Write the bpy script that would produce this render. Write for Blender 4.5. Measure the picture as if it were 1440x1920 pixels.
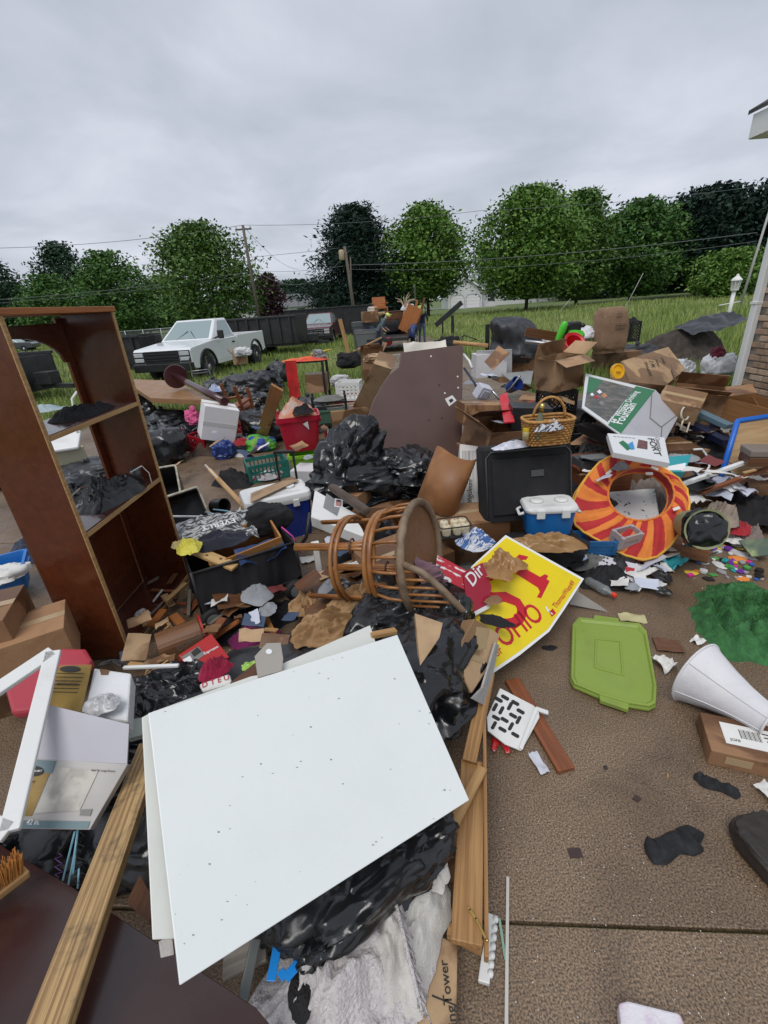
import bpy, math, random
import numpy as np
from mathutils import Vector, Matrix
R_ = math.radians
for o in list(bpy.data.objects): bpy.data.objects.remove(o)
SC = bpy.context.scene; COL = SC.collection
random.seed(7)
# ---------------------------------------------------------------- camera
CAM_H = 2.0; FPX = 850.0; PITCH = R_(24.75); ROLL = R_(4.2)
_f = Vector((0, math.cos(PITCH), -math.sin(PITCH))); _u0 = Vector((0, math.sin(PITCH), math.cos(PITCH))); _r0 = Vector((1, 0, 0))
_r = _r0*math.cos(ROLL) - _u0*math.sin(ROLL); _u = _u0*math.cos(ROLL) + _r0*math.sin(ROLL)
cd = bpy.data.cameras.new('camera'); cam = bpy.data.objects.new('camera', cd); COL.objects.link(cam)
cd.sensor_fit = 'VERTICAL'; cd.sensor_height = 36; cd.lens = 36*FPX/1920; cd.clip_start = .02; cd.clip_end = 3000
cam.matrix_world = Matrix(((_r.x, _u.x, -_f.x, 0), (_r.y, _u.y, -_f.y, 0), (_r.z, _u.z, -_f.z, CAM_H), (0, 0, 0, 1)))
SC.camera = cam
# ---------------------------------------------------------------- sky
SUN_EL, SUN_AZ = R_(62), R_(205)
w = bpy.data.worlds.new('World'); SC.world = w; w.use_nodes = True
nt = w.node_tree; nt.nodes.clear(); N = nt.nodes.new; L = nt.links.new
out = N('ShaderNodeOutputWorld'); bg = N('ShaderNodeBackground'); L(bg.outputs[0], out.inputs[0])
sky = N('ShaderNodeTexSky'); sky.sky_type = 'NISHITA'; sky.sun_disc = False; sky.sun_elevation = SUN_EL; sky.sun_rotation = SUN_AZ
tc = N('ShaderNodeTexCoord'); sep = N('ShaderNodeSeparateXYZ'); L(tc.outputs['Generated'], sep.inputs[0])
zz = N('ShaderNodeMath'); zz.operation = 'MAXIMUM'; zz.inputs[1].default_value = 0; L(sep.outputs[2], zz.inputs[0])
za = N('ShaderNodeMath'); za.operation = 'ADD'; za.inputs[1].default_value = .22; L(zz.outputs[0], za.inputs[0])
dv = []
for k in (0, 1):
    d = N('ShaderNodeMath'); d.operation = 'DIVIDE'; L(sep.outputs[k], d.inputs[0]); L(za.outputs[0], d.inputs[1]); dv.append(d)
cmb = N('ShaderNodeCombineXYZ'); L(dv[0].outputs[0], cmb.inputs[0]); L(dv[1].outputs[0], cmb.inputs[1])
n1 = N('ShaderNodeTexNoise'); n1.inputs['Scale'].default_value = 1.25; n1.inputs['Detail'].default_value = 7; n1.inputs['Roughness'].default_value = .52; n1.inputs['Distortion'].default_value = .35
L(cmb.outputs[0], n1.inputs['Vector'])
cr = N('ShaderNodeValToRGB'); L(n1.outputs['Fac'], cr.inputs[0])
e = cr.color_ramp.elements; e[0].position = .30; e[0].color = (3.9, 4.25, 4.9, 1); e[1].position = .72; e[1].color = (6.5, 6.7, 7.5, 1)
m = e.new(.5); m.color = (5.0, 5.35, 6.05, 1)
mx = N('ShaderNodeMix'); mx.data_type = 'RGBA'; mx.inputs['Factor'].default_value = .94
L(sky.outputs[0], mx.inputs['A']); L(cr.outputs[0], mx.inputs['B']); L(mx.outputs['Result'], bg.inputs[0]); bg.inputs[1].default_value = .1
sd = bpy.data.lights.new('sun', 'SUN'); sd.energy = 1.4; sd.angle = R_(32); sd.color = (1, .97, .93)
so = bpy.data.objects.new('sun', sd); COL.objects.link(so)
sv = Vector((math.sin(SUN_AZ)*math.cos(SUN_EL), math.cos(SUN_AZ)*math.cos(SUN_EL), math.sin(SUN_EL)))
so.rotation_euler = sv.to_track_quat('Z', 'Y').to_euler()
vs = SC.view_settings; vs.view_transform = 'Standard'; vs.look = 'None'; vs.gamma = 1; vs.exposure = .24; vs.use_curve_mapping = False
# ---------------------------------------------------------------- layout helpers (photo pixel 1440x1920 -> place in the scene)
EYE = Vector((0, 0, CAM_H))
def ray(x, y): return _f + _r*((x-720)/FPX) + _u*((960-y)/FPX)
def G(x, y, z=0.):                      # point of the scene at height z
    d = ray(x, y); return EYE + d*((z-CAM_H)/d.z)
def A(x, y, dist):                      # point of the scene at distance dist along the drive
    d = ray(x, y); return EYE + d*(dist/d.y)
def V(*a): return Vector(a)
# ---------------------------------------------------------------- numpy noise
def _hash(i, j, k, s):
    h = (i*374761393 + j*668265263 + k*2147483647 + s*974634777) & 0xffffffff
    h = ((h ^ (h >> 13))*1274126177) & 0xffffffff
    return ((h ^ (h >> 16)) & 0xffff)/65535.0
def vnoise(P, s=0):
    P = np.asarray(P, float); I = np.floor(P).astype(np.int64); f = P-I; f = f*f*(3-2*f); r = 0
    for a in (0, 1):
        for b in (0, 1):
            for c in (0, 1):
                wt = (f[:, 0] if a else 1-f[:, 0])*(f[:, 1] if b else 1-f[:, 1])*(f[:, 2] if c else 1-f[:, 2])
                r = r + wt*_hash(I[:, 0]+a, I[:, 1]+b, I[:, 2]+c, s)
    return r*2-1
def fbm(P, s=0, o=4):
    r = 0; a = 1.
    for k in range(o): r = r + a*vnoise(P*2.0**k, s+k); a *= .5
    return r
# ---------------------------------------------------------------- mesh builder
class MB:
    def __init__(s): s.v = []; s.f = []; s.m = []
    def add(s, vs, fs, mi=0):
        o = len(s.v); s.v += [tuple(p) for p in vs]; s.f += [tuple(i+o for i in q) for q in fs]; s.m += [mi]*len(fs); return s
    def box(s, c, size, rot=None, mi=0, taper=1.):
        x, y, z = [k/2 for k in size]; q = []
        for sz in (-1, 1):
            t = taper if sz < 0 else 1.
            for sx, sy in ((-1, -1), (1, -1), (1, 1), (-1, 1)): q.append(Vector((sx*x*t, sy*y*t, sz*z)))
        if rot is not None: q = [rot @ p for p in q]
        c = Vector(c)
        return s.add([p+c for p in q], [(3, 2, 1, 0), (4, 5, 6, 7), (0, 1, 5, 4), (1, 2, 6, 5), (2, 3, 7, 6), (3, 0, 4, 7)], mi)
    def bar(s, p0, p1, w, t, up=(0, 0, 1), mi=0):
        p0, p1 = Vector(p0), Vector(p1); d = p1-p0; x = d.normalized(); z = Vector(up); y = z.cross(x)
        if y.length < 1e-4: y = Vector((0, 1, 0)).cross(x)
        y.normalize(); z = x.cross(y)
        return s.box((p0+p1)/2, (d.length, w, t), Matrix((x, y, z)).transposed(), mi)
    def tube(s, pts, r, n=8, closed=False, mi=0, caps=True):
        pts = [Vector(p) for p in pts]; m = len(pts); rr = r if isinstance(r, (list, tuple)) else [r]*m; vs = []; pu = None
        for i, p in enumerate(pts):
            a = pts[(i-1) % m] if (closed or i > 0) else p; b = pts[(i+1) % m] if (closed or i < m-1) else p
            t = (b-a).normalized()
            if pu is None: pu = t.orthogonal()
            u = (pu-t*pu.dot(t)); u = u.normalized() if u.length > 1e-6 else t.orthogonal().normalized(); pu = u; v = t.cross(u)
            for k in range(n):
                an = 2*math.pi*k/n; vs.append(p+(u*math.cos(an)+v*math.sin(an))*rr[i])
        fs = []
        for i in range(m if closed else m-1):
            j = (i+1) % m
            for k in range(n): fs.append((i*n+k, i*n+(k+1) % n, j*n+(k+1) % n, j*n+k))
        if not closed and caps: fs += [tuple(range(n-1, -1, -1)), tuple(range((m-1)*n, m*n))]
        return s.add(vs, fs, mi)
    def lathe(s, prof, n=24, mi=0, sx=1., sy=1., cap=True, M=None):
        vs = []
        for r, z in prof:
            for k in range(n):
                a = 2*math.pi*k/n; p = Vector((r*math.cos(a)*sx, r*math.sin(a)*sy, z)); vs.append(M @ p if M else p)
        fs = []
        for i in range(len(prof)-1):
            for k in range(n): fs.append((i*n+k, i*n+(k+1) % n, (i+1)*n+(k+1) % n, (i+1)*n+k))
        if cap: fs += [tuple(range(n-1, -1, -1)), tuple(range((len(prof)-1)*n, len(prof)*n))]
        return s.add(vs, fs, mi)
    def prism(s, poly, z0, z1, mi=0):          # polygon in xy, counter-clockwise
        n = len(poly); vs = [(p[0], p[1], z0) for p in poly]+[(p[0], p[1], z1) for p in poly]
        return s.add(vs, [tuple(range(n-1, -1, -1)), tuple(range(n, 2*n))]+[(i, (i+1) % n, n+(i+1) % n, n+i) for i in range(n)], mi)
    def build(s, name, mats, parent=None, smooth=None, bevel=0, loc=None, rot=None, seg=2):
        me = bpy.data.meshes.new(name); me.from_pydata(s.v, [], s.f)
        return finish(name, me, mats, parent, smooth, bevel, loc, rot, s.m, seg)
def finish(name, me, mats, parent=None, smooth=None, bevel=0, loc=None, rot=None, mi=None, seg=2):
    for m in (mats if isinstance(mats, (list, tuple)) else [mats]): me.materials.append(m)
    if mi is not None and any(mi): me.polygons.foreach_set('material_index', mi)
    if smooth:
        me.polygons.foreach_set('use_smooth', [True]*len(me.polygons))
        if smooth is not True: me.set_sharp_from_angle(angle=R_(smooth))
    me.update(); o = bpy.data.objects.new(name, me); COL.objects.link(o)
    if parent: o.parent = parent
    if loc is not None: o.location = loc
    if rot is not None: o.rotation_euler = rot
    if bevel: b = o.modifiers.new('bevel', 'BEVEL'); b.width = bevel; b.segments = seg; b.limit_method = 'ANGLE'; b.angle_limit = R_(40)
    return o
def npmesh(name, Vt, Fc, mats, parent=None, smooth=None, **k):     # equal-sized faces from arrays
    me = bpy.data.meshes.new(name); Vt = np.asarray(Vt, np.float32); Fc = np.asarray(Fc, np.int32); n = Fc.shape[1]
    me.vertices.add(len(Vt)); me.vertices.foreach_set('co', Vt.ravel()); me.loops.add(Fc.size); me.loops.foreach_set('vertex_index', Fc.ravel())
    me.polygons.add(len(Fc)); me.polygons.foreach_set('loop_start', np.arange(0, Fc.size, n, dtype=np.int32)); me.polygons.foreach_set('loop_total', np.full(len(Fc), n, np.int32))
    me.update(calc_edges=True); me.validate()
    return finish(name, me, mats, parent, smooth, **k)
def tag(o, label=None, cat=None, group=None, kind=None):
    if label: o['label'] = label
    if cat: o['category'] = cat
    if group: o['group'] = group
    if kind: o['kind'] = kind
    return o
def thing(name, label, cat, loc=(0, 0, 0), rot=(0, 0, 0), group=None):
    o = bpy.data.objects.new(name, None); COL.objects.link(o); o.location = loc; o.empty_display_size = .1
    if isinstance(rot, Matrix): o.rotation_euler = rot.to_euler()
    else: o.rotation_euler = rot
    return tag(o, label, cat, group)
def copy_thing(src, loc, rot, label, group=None):
    r = src.copy(); COL.objects.link(r); r.location = loc; r.rotation_euler = rot; tag(r, label, None, group)
    for ch in list(src.children):
        c = ch.copy(); COL.objects.link(c); c.parent = r
        for g in ch.children: d = g.copy(); COL.objects.link(d); d.parent = c
    return r
# ---------------------------------------------------------------- materials
MATS = {}
def srgb(r, g, b): return tuple((c/255/12.92 if c/255 <= .04045 else ((c/255+.055)/1.055)**2.4) for c in (r, g, b))
def mat(key, col, rough=.5, col2=None, scale=6., stretch=(1, 1, 1), lo=.38, hi=.68, bump=0., bscale=40., metal=0., coat=0., spec=.5, trans=0., var=0., dirt=0., dirtcol=(.05, .035, .025), bstretch=None, wetdark=0., island=0., alpha=1., rvar=0., kind='noise', sheen=0., bdist=.01, dscale=3.1):
    if key in MATS: return MATS[key]
    m = bpy.data.materials.new(key); m.use_nodes = True; t = m.node_tree; b = t.nodes['Principled BSDF']; N = t.nodes.new; L = t.links.new
    b.inputs['Roughness'].default_value = rough; b.inputs['Metallic'].default_value = metal; b.inputs['Coat Weight'].default_value = coat; b.inputs['Coat Roughness'].default_value = .12
    b.inputs['Specular IOR Level'].default_value = spec; b.inputs['Transmission Weight'].default_value = trans; b.inputs['Alpha'].default_value = alpha
    if sheen: b.inputs['Sheen Weight'].default_value = sheen
    tc = N('ShaderNodeTexCoord'); oi = N('ShaderNodeObjectInfo'); ad = N('ShaderNodeVectorMath'); ad.operation = 'MULTIPLY_ADD'
    ad.inputs[1].default_value = (1, 1, 1); L(tc.outputs['Object'], ad.inputs[0])
    sc = N('ShaderNodeVectorMath'); sc.operation = 'SCALE'; sc.inputs[0].default_value = (17, 31, 23); L(oi.outputs['Random'], sc.inputs['Scale']); L(sc.outputs[0], ad.inputs[2])
    P = ad.outputs[0]
    def tex(scale, stretch=(1, 1, 1), detail=5, dist=0., rgh=.55):
        mp = N('ShaderNodeMapping'); mp.inputs['Scale'].default_value = [scale*k for k in stretch]; L(P, mp.inputs[0])
        n = N('ShaderNodeTexNoise'); n.inputs['Scale'].default_value = 1; n.inputs['Detail'].default_value = detail; n.inputs['Distortion'].default_value = dist; n.inputs['Roughness'].default_value = rgh
        L(mp.outputs[0], n.inputs['Vector']); return n.outputs['Fac']
    def rng(fac, lo, hi, a=0., z=1.):
        r = N('ShaderNodeMapRange'); r.inputs[1].default_value = lo; r.inputs[2].default_value = hi; r.inputs[3].default_value = a; r.inputs[4].default_value = z; r.interpolation_type = 'SMOOTHSTEP'; L(fac, r.inputs[0]); return r.outputs[0]
    def mix(fac, a, c):
        x = N('ShaderNodeMix'); x.data_type = 'RGBA'
        if isinstance(fac, float): x.inputs['Factor'].default_value = fac
        else: L(fac, x.inputs['Factor'])
        for k, val in (('A', a), ('B', c)):
            if isinstance(val, tuple): x.inputs[k].default_value = (*val[:3], 1)
            else: L(val, x.inputs[k])
        return x.outputs['Result']
    c = tuple(col[:3])
    if col2 is not None:
        if kind == 'wave':
            mp = N('ShaderNodeMapping'); mp.inputs['Scale'].default_value = [scale*k for k in stretch]; L(P, mp.inputs[0])
            wv = N('ShaderNodeTexWave'); wv.inputs['Scale'].default_value = 1; wv.inputs['Distortion'].default_value = 6; wv.inputs['Detail'].default_value = 3; wv.inputs['Detail Scale'].default_value = .6; wv.bands_direction = 'Y'
            L(mp.outputs[0], wv.inputs['Vector']); fc = wv.outputs['Fac']
        else: fc = tex(scale, stretch, 6, .3)
        c = mix(rng(fc, lo, hi), c, tuple(col2[:3]))
    rfac = None
    if dirt:
        dn = rng(tex(dscale, (1, 1, 1), 8, .6, .65), .5, .74); dm = N('ShaderNodeMath'); dm.operation = 'MULTIPLY'; dm.inputs[1].default_value = dirt; L(dn, dm.inputs[0]); c = mix(dm.outputs[0], c, dirtcol)
    if wetdark:
        wn = rng(tex(2.3, (1, 1, 1), 5, .5, .5), .47, .53); wm = N('ShaderNodeMath'); wm.operation = 'MULTIPLY'; wm.inputs[1].default_value = wetdark; L(wn, wm.inputs[0])
        dk = N('ShaderNodeMix'); dk.data_type = 'RGBA'; dk.blend_type = 'MULTIPLY'; L(wm.outputs[0], dk.inputs['Factor'])
        if isinstance(c, tuple): dk.inputs['A'].default_value = (*c, 1)
        else: L(c, dk.inputs['A'])
        dk.inputs['B'].default_value = (.42, .34, .28, 1); c = dk.outputs['Result']; rfac = rng(wn, 0, 1, rough, max(.25, rough-.3))
    if var or island:
        hs = N('ShaderNodeHueSaturation')
        if isinstance(c, tuple): hs.inputs['Color'].default_value = (*c, 1)
        else: L(c, hs.inputs['Color'])
        if island: src = N('ShaderNodeNewGeometry').outputs['Random Per Island']
        else: src = oi.outputs['Random']
        a = island or var
        r = N('ShaderNodeMapRange'); r.inputs[3].default_value = 1-a; r.inputs[4].default_value = 1+a; L(src, r.inputs[0]); L(r.outputs[0], hs.inputs['Value'])
        if island:
            r2 = N('ShaderNodeMapRange'); r2.inputs[3].default_value = .5+island*.05; r2.inputs[4].default_value = .5-island*.05; L(src, r2.inputs[0]); L(r2.outputs[0], hs.inputs['Hue'])
        c = hs.outputs[0]
    if isinstance(c, tuple): b.inputs['Base Color'].default_value = (*c, 1)
    else: L(c, b.inputs['Base Color'])
    if rvar and rfac is None: rfac = rng(tex(4.5, (1, 1, 1), 6, .3), .35, .7, max(.03, rough-rvar), min(1, rough+rvar))
    if rfac is not None: L(rfac, b.inputs['Roughness'])
    if bump:
        bn = N('ShaderNodeBump'); bn.inputs['Strength'].default_value = bump; bn.inputs['Distance'].default_value = bdist; L(tex(bscale, bstretch or stretch, 6), bn.inputs['Height']); L(bn.outputs[0], b.inputs['Normal'])
    MATS[key] = m; return m
def card(k=0):
    c = [(.42, .26, .14), (.36, .20, .10), (.48, .32, .18), (.26, .14, .07)][k % 4]
    return mat('cardboard%d' % k, c, .75, tuple(x*.8 for x in c), 3, bump=.15, bscale=60, wetdark=.85, var=.14, dirt=.45, dirtcol=(.14, .07, .03), rvar=.15, dscale=6)
def plastic(key, c, r=.38, dirt=.18): return mat('plastic_'+key, c, r, bump=.05, bscale=30, dirt=dirt, dirtcol=(.10, .07, .05), rvar=.12)
def fabric(key, c, c2=None, s=5, r=.9): return mat('fabric_'+key, c, r, c2 or tuple(x*.7 for x in c), s, bump=.35, bscale=220, sheen=.15, dirt=.15)
def paint(key, c, r=.45, dirt=.1): return mat('paint_'+key, c, r, bump=.06, bscale=25, dirt=dirt, dirtcol=(.16, .12, .09), rvar=.12)
def wood(key, c, c2, r=.45, s=3.4, coat=0., bump=.3): return mat('wood_'+key, c, r, c2, s, (.6, 17, 17), .3, .72, bump, 4, coat=coat, bstretch=(.8, 40, 40), var=.08, dirt=.2, dirtcol=(.05, .03, .02), rvar=.12)
BAG = mat('black_bag', (.007, .0075, .009), .24, (.014, .015, .017), 5, bump=.22, bscale=14, spec=.62, rvar=.12, bdist=.012)
BAG2 = mat('black_bag_dull', (.025, .026, .03), .42, (.04, .042, .047), 5, bump=.25, bscale=12, spec=.55, rvar=.12, bdist=.014)
BLK = plastic('black', (.016, .016, .017), .42); BLKF = mat('fabric_black', (.008, .008, .0095), .85, (.013, .013, .015), 6, bump=.3, bscale=200, dirt=.12)
WHT = paint('white', (.78, .80, .78), .35, .06); WHTP = plastic('white', (.74, .74, .72), .35, .15)
METAL = mat('metal', (.45, .45, .46), .35, metal=1., bump=.1, bscale=30, dirt=.4, rvar=.15); BRASS = mat('brass', (.62, .42, .12), .28, metal=1., dirt=.3, rvar=.1)
CHROME = mat('chrome', (.75, .75, .76), .15, metal=1.); RUBBER = mat('rubber', (.02, .02, .021), .75, bump=.2, bscale=30)
INK = mat('ink', (.03, .028, .026), .7); INKR = mat('ink_red', (.42, .015, .03), .6); INKG = mat('ink_green', (.015, .16, .06), .55); INKB = mat('ink_blue', (.05, .25, .5), .55); INKW = mat('ink_white', (.8, .8, .8), .6)
PAPER = mat('paper', (.74, .73, .70), .8, (.66, .65, .62), 8, bump=.12, bscale=20, dirt=.15, var=.05); INKGREY = mat('ink_grey', (.22, .21, .2), .7)
# ---------------------------------------------------------------- builders
FR = {}
def plane_of(a, b, c):
    n = (b-a).cross(c-a).normalized()
    return (a, -n if n.dot(EYE-a) < 0 else n)
def onp(pl, x, y):
    d = ray(x, y); return EYE + d*((pl[0]-EYE).dot(pl[1])/d.dot(pl[1]))
def slab(name, pxs, pl, thick, m, label=None, cat=None, group=None, bevel=0., parent=None, xdir=None, wav=0.):
    if not isinstance(pl[0], Vector) or len(pl) == 3: pl = plane_of(*pl)
    W = [onp(pl, *q[:2]) for q in pxs]; o = sum(W, Vector())/len(W); n = pl[1]
    x = (xdir - n*xdir.dot(n)).normalized() if xdir is not None else (W[1]-W[0]).normalized(); y = n.cross(x)
    q = [((p-o).dot(x), (p-o).dot(y)) for p in W]
    if sum(q[i][0]*q[(i+1) % len(q)][1]-q[(i+1) % len(q)][0]*q[i][1] for i in range(len(q))) < 0: q.reverse()
    ob = MB().prism(q, -thick, 0).build(name, m, None, None, bevel)
    Mx = Matrix((x, y, n)).transposed().to_4x4(); Mx.translation = o
    if parent is not None: ob.parent = parent; bpy.context.view_layer.update(); ob.matrix_parent_inverse = parent.matrix_world.inverted()
    ob.matrix_world = Mx; FR[ob.name] = (o, x, y, n, pl)
    if label: tag(ob, label, cat, group)
    return ob
def loc2(sl, px, py):
    o, x, y, n, pl = FR[sl.name]; p = onp(pl, px, py)-o; return Vector((p.dot(x), p.dot(y)))
def decal(sl, pxs, m, z=.0015, name='printed_panel', th=.0008):
    q = [loc2(sl, *p) for p in pxs]
    if sum(q[i][0]*q[(i+1) % len(q)][1]-q[(i+1) % len(q)][0]*q[i][1] for i in range(len(q))) < 0: q.reverse()
    return MB().prism(q, z-th, z).build(name, m, sl)
def text_mesh(s, bold=.012):
    c = bpy.data.curves.new('t', 'FONT'); c.body = s; c.fill_mode = 'FRONT'; c.resolution_u = 3; c.offset = bold
    o = bpy.data.objects.new('t', c); COL.objects.link(o); me = bpy.data.meshes.new_from_object(o); bpy.data.objects.remove(o); bpy.data.curves.remove(c); return me
def text_on(par, s, M4, width, m, hs=1., name='lettering'):
    me = text_mesh(s); co = np.zeros(len(me.vertices)*3); me.vertices.foreach_get('co', co); co = co.reshape(-1, 3)
    if not len(co): return None
    co[:, 0] -= co[:, 0].min(); k = width/max(co[:, 0].max(), 1e-6); co[:, 0] *= k; co[:, 1] *= k*hs
    me.vertices.foreach_set('co', co.ravel()); me.transform(M4); return finish(name, me, m, par)
def textpx(sl, s, p0, p1, m, z=.003, hs=1.):
    a, b = loc2(sl, *p0), loc2(sl, *p1); d = b-a
    return text_on(sl, s, Matrix.Translation((a.x, a.y, z)) @ Matrix.Rotation(math.atan2(d.y, d.x), 4, 'Z'), d.length, m, hs)
def loft(loops, m, name='body', parent=None, smooth=35, cap0=True, cap1=True, **k):
    n = len(loops[0]); b = MB(); fs = []
    for i in range(len(loops)-1):
        for j in range(n): fs.append((i*n+j, i*n+(j+1) % n, (i+1)*n+(j+1) % n, (i+1)*n+j))
    if cap0: fs.append(tuple(range(n-1, -1, -1)))
    if cap1: fs.append(tuple(range((len(loops)-1)*n, len(loops)*n)))
    return b.add([p for l in loops for p in l], fs).build(name, m, parent, smooth, **k)
def rrect(w, d, r, z, n=5, cx=0, cy=0):
    q = []; r = min(r, w/2-1e-4, d/2-1e-4)
    for sx, sy, a0 in ((1, 1, 0), (-1, 1, 90), (-1, -1, 180), (1, -1, 270)):
        for k in range(n):
            a = R_(a0+90*k/(n-1)); q.append((cx+sx*(w/2-r)+r*math.cos(a), cy+sy*(d/2-r)+r*math.sin(a), z))
    return q
def rotm(rot): return rot if isinstance(rot, Matrix) else Matrix.Rotation(rot[2], 3, 'Z') @ Matrix.Rotation(rot[1], 3, 'Y') @ Matrix.Rotation(rot[0], 3, 'X')
def carton(label, loc, size, yaw=0, tilt=(0, 0), k=0, flaps=None, group=None, name='cardboard_box', tape=True, m=None, cat='box'):
    m = m or card(k); sx, sy, sz = size; t = .005
    T = thing(name, label, cat, loc, (R_(tilt[0]), R_(tilt[1]), R_(yaw)), group)
    if flaps is None:
        MB().box((0, 0, sz/2), size).build('body', m, T, None, .004)
        if tape: MB().box((0, 0, sz+.0012), (sx*1.002, .05, .0016)).build('tape', mat('tape', (.42, .30, .17), .2), T)
    else:
        b = MB()
        for s in (-1, 1):
            b.box((0, s*(sy/2-t/2), sz/2), (sx, t, sz)); b.box((s*(sx/2-t/2), 0, sz/2), (t, sy-2*t-.001, sz))
        b.box((0, 0, t/2+.001), (sx-2*t-.001, sy-2*t-.001, t)); b.build('body', m, T)
        for i, an in enumerate(flaps):
            if an is None: continue
            ax = i % 2; L_, Wd = (sy/2, sx) if ax == 0 else (sx/2, sy); sg = 1 if i < 2 else -1
            fl = MB().add([(-Wd/2, 0, 0), (Wd/2, 0, 0), (Wd/2-.008, L_, .004*random.uniform(-2, 2)), (-Wd/2+.008, L_, .003), (-Wd/2, 0, -t*.7), (Wd/2, 0, -t*.7), (Wd/2-.008, L_, -t*.7), (-Wd/2+.008, L_, -t*.7)],
                          [(0, 1, 2, 3), (7, 6, 5, 4), (0, 4, 5, 1), (1, 5, 6, 2), (2, 6, 7, 3), (3, 7, 4, 0)]).build('flap', m, T)
            # hinge on the wall, angle 0 = closed inward, 90 = upright, >90 outward
            yawf = {0: 180, 1: 90, 2: 0, 3: -90}[i]
            base = {0: (0, sy/2, sz), 1: (sx/2, 0, sz), 2: (0, -sy/2, sz), 3: (-sx/2, 0, sz)}[i]
            fl.matrix_local = Matrix.Translation(Vector(base)+Vector((0, 0, .003+.001*i))) @ Matrix.Rotation(R_(yawf), 4, 'Z') @ Matrix.Rotation(R_(an), 4, 'X')
    return T
def tote(label, loc, size, m, yaw=0, tilt=(0, 0), name='storage_tote', cat='tote', taper=.82, lid=None, group=None, rim=.03):
    sx, sy, sz = size; T = thing(name, label, cat, loc, (R_(tilt[0]), R_(tilt[1]), R_(yaw)), group); t = .006; r = min(sx, sy)*.12
    lp = [rrect(sx*taper, sy*taper, r, 0), rrect(sx, sy, r, sz*.86), rrect(sx+rim, sy+rim, r, sz*.865), rrect(sx+rim*1.15, sy+rim*1.15, r, sz), rrect(sx-t, sy-t, r, sz), rrect(sx*taper-t*2, sy*taper-t*2, r, t)]
    loft(lp, m, 'body', T)
    for s in (-1, 1): MB().box((s*(sx/2+rim*.55), 0, sz*.80), (rim, sy*.4, .035)).build('handle', m, T, None, .006)
    if lid: loft([rrect(sx+rim*1.4, sy+rim*1.4, r, sz+.002), rrect(sx+rim*1.4, sy+rim*1.4, r, sz+.02), rrect(sx*.9, sy*.9, r, sz+.028), rrect(sx*.86, sy*.86, r, sz+.018)], lid, 'lid', T)
    return T
def crate(label, loc, size, m, yaw=0, tilt=(0, 0), name='plastic_crate', group=None, diag=True, nx=5, nz=4, bw=.012, cat='crate', taper=1.):
    sx, sy, sz = size; T = thing(name, label, cat, loc, (R_(tilt[0]), R_(tilt[1]), R_(yaw)), group)
    for s in (-1, 1):
        for q in (-1, 1): MB().box((s*(sx/2-.012), q*(sy/2-.012), sz/2), (.03, .03, sz-.004)).build('corner_post', m, T, None, .004)
    MB().box((0, 0, .008), (sx-.05, sy-.05, .01)).build('base', m, T)
    for i in range(4):
        W = sx if i % 2 == 0 else sy; D_ = sy if i % 2 == 0 else sx; b = MB(); W2 = W-.055
        b.box((0, 0, sz-.025), (W2, .014, .05)); b.box((0, 0, .018), (W2, .014, .036))
        z0, z1 = .036, sz-.05; h = z1-z0
        if diag:
            k = int((W2+h)/(W2/nx))
            for j in range(k+1):
                for sg in (1, -1):
                    x0 = -W2/2 + j*W2/nx; xa, xb = x0, x0-h; za, zb = z0, z1
                    if xa > W2/2: za += (xa-W2/2); xa = W2/2
                    if xb < -W2/2: zb -= (-W2/2-xb); xb = -W2/2
                    if zb-za > .01: b.bar((sg*xa, .002*sg, za), (sg*xb, .002*sg, zb), bw, .006, (0, 1, 0))
        else:
            for j in range(nx+1): b.box((-W2/2+j*W2/nx, .001, (z0+z1)/2), (bw, .008, h))
            for j in range(1, nz): b.box((0, -.001, z0+h*j/nz), (W2, .008, bw))
        o = b.build('side_panel', m, T); o.matrix_local = Matrix.Rotation(R_(90*i), 4, 'Z') @ Matrix.Translation((0, -D_/2+.008, 0))
    return T
def crumple_mesh(size, seed, nu=84, nv=50, folds=.10, lump=.22, fr=3.0, boxy=.55, flat=.55, tip=0., an=(1, 1, 1)):
    """creased sack: base at z=0, size = full width, depth, height"""
    rs = np.random.RandomState(seed); u = np.linspace(0, 2*np.pi, nu, endpoint=False); v = np.linspace(0, np.pi, nv)
    uu, vv = np.meshgrid(u, v); sgnp = lambda a, p: np.sign(a)*np.abs(a)**p
    n = np.stack([np.sin(vv)*np.cos(uu), np.sin(vv)*np.sin(uu), np.cos(vv)], -1).reshape(-1, 3)
    q = np.stack([sgnp(np.sin(vv), boxy+.2)*sgnp(np.cos(uu), boxy+.25), sgnp(np.sin(vv), boxy+.2)*sgnp(np.sin(uu), boxy+.25), sgnp(np.cos(vv), boxy+.2)], -1).reshape(-1, 3)
    r = 1 + lump*fbm(n*1.3+rs.rand(3)*50, seed, 3)
    rg = lambda f, sd: 1-2.6*np.abs(vnoise(n*f*np.array(an)+wob[:, None]*.5+rs.rand(3)*60, sd)); wob = fbm(n*1.5+rs.rand(3)*40, seed+9, 3)
    r = r + folds*(.80*rg(fr*.7, seed+4)+.45*rg(fr*1.35, seed+5)+.10*rg(fr*2.9, seed+6))
    p = q*r[:, None]
    p[:, 2] = np.where(p[:, 2] < 0, p[:, 2]*(1-flat), p[:, 2])
    if tip: up = np.clip(p[:, 2], 0, 1)**2; p[:, 0] += tip*up
    p *= np.array(size)/2; z0 = p[:, 2].min(); p[:, 2] -= z0
    low = p[:, 2] < .06*size[2]; p[low, 2] *= .15
    F = []
    for i in range(nv-1):
        a = i*nu+np.arange(nu); b_ = i*nu+(np.arange(nu)+1) % nu; F.append(np.stack([a, a+nu, b_+nu, b_], 1))
    return p, np.concatenate(F)
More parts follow.
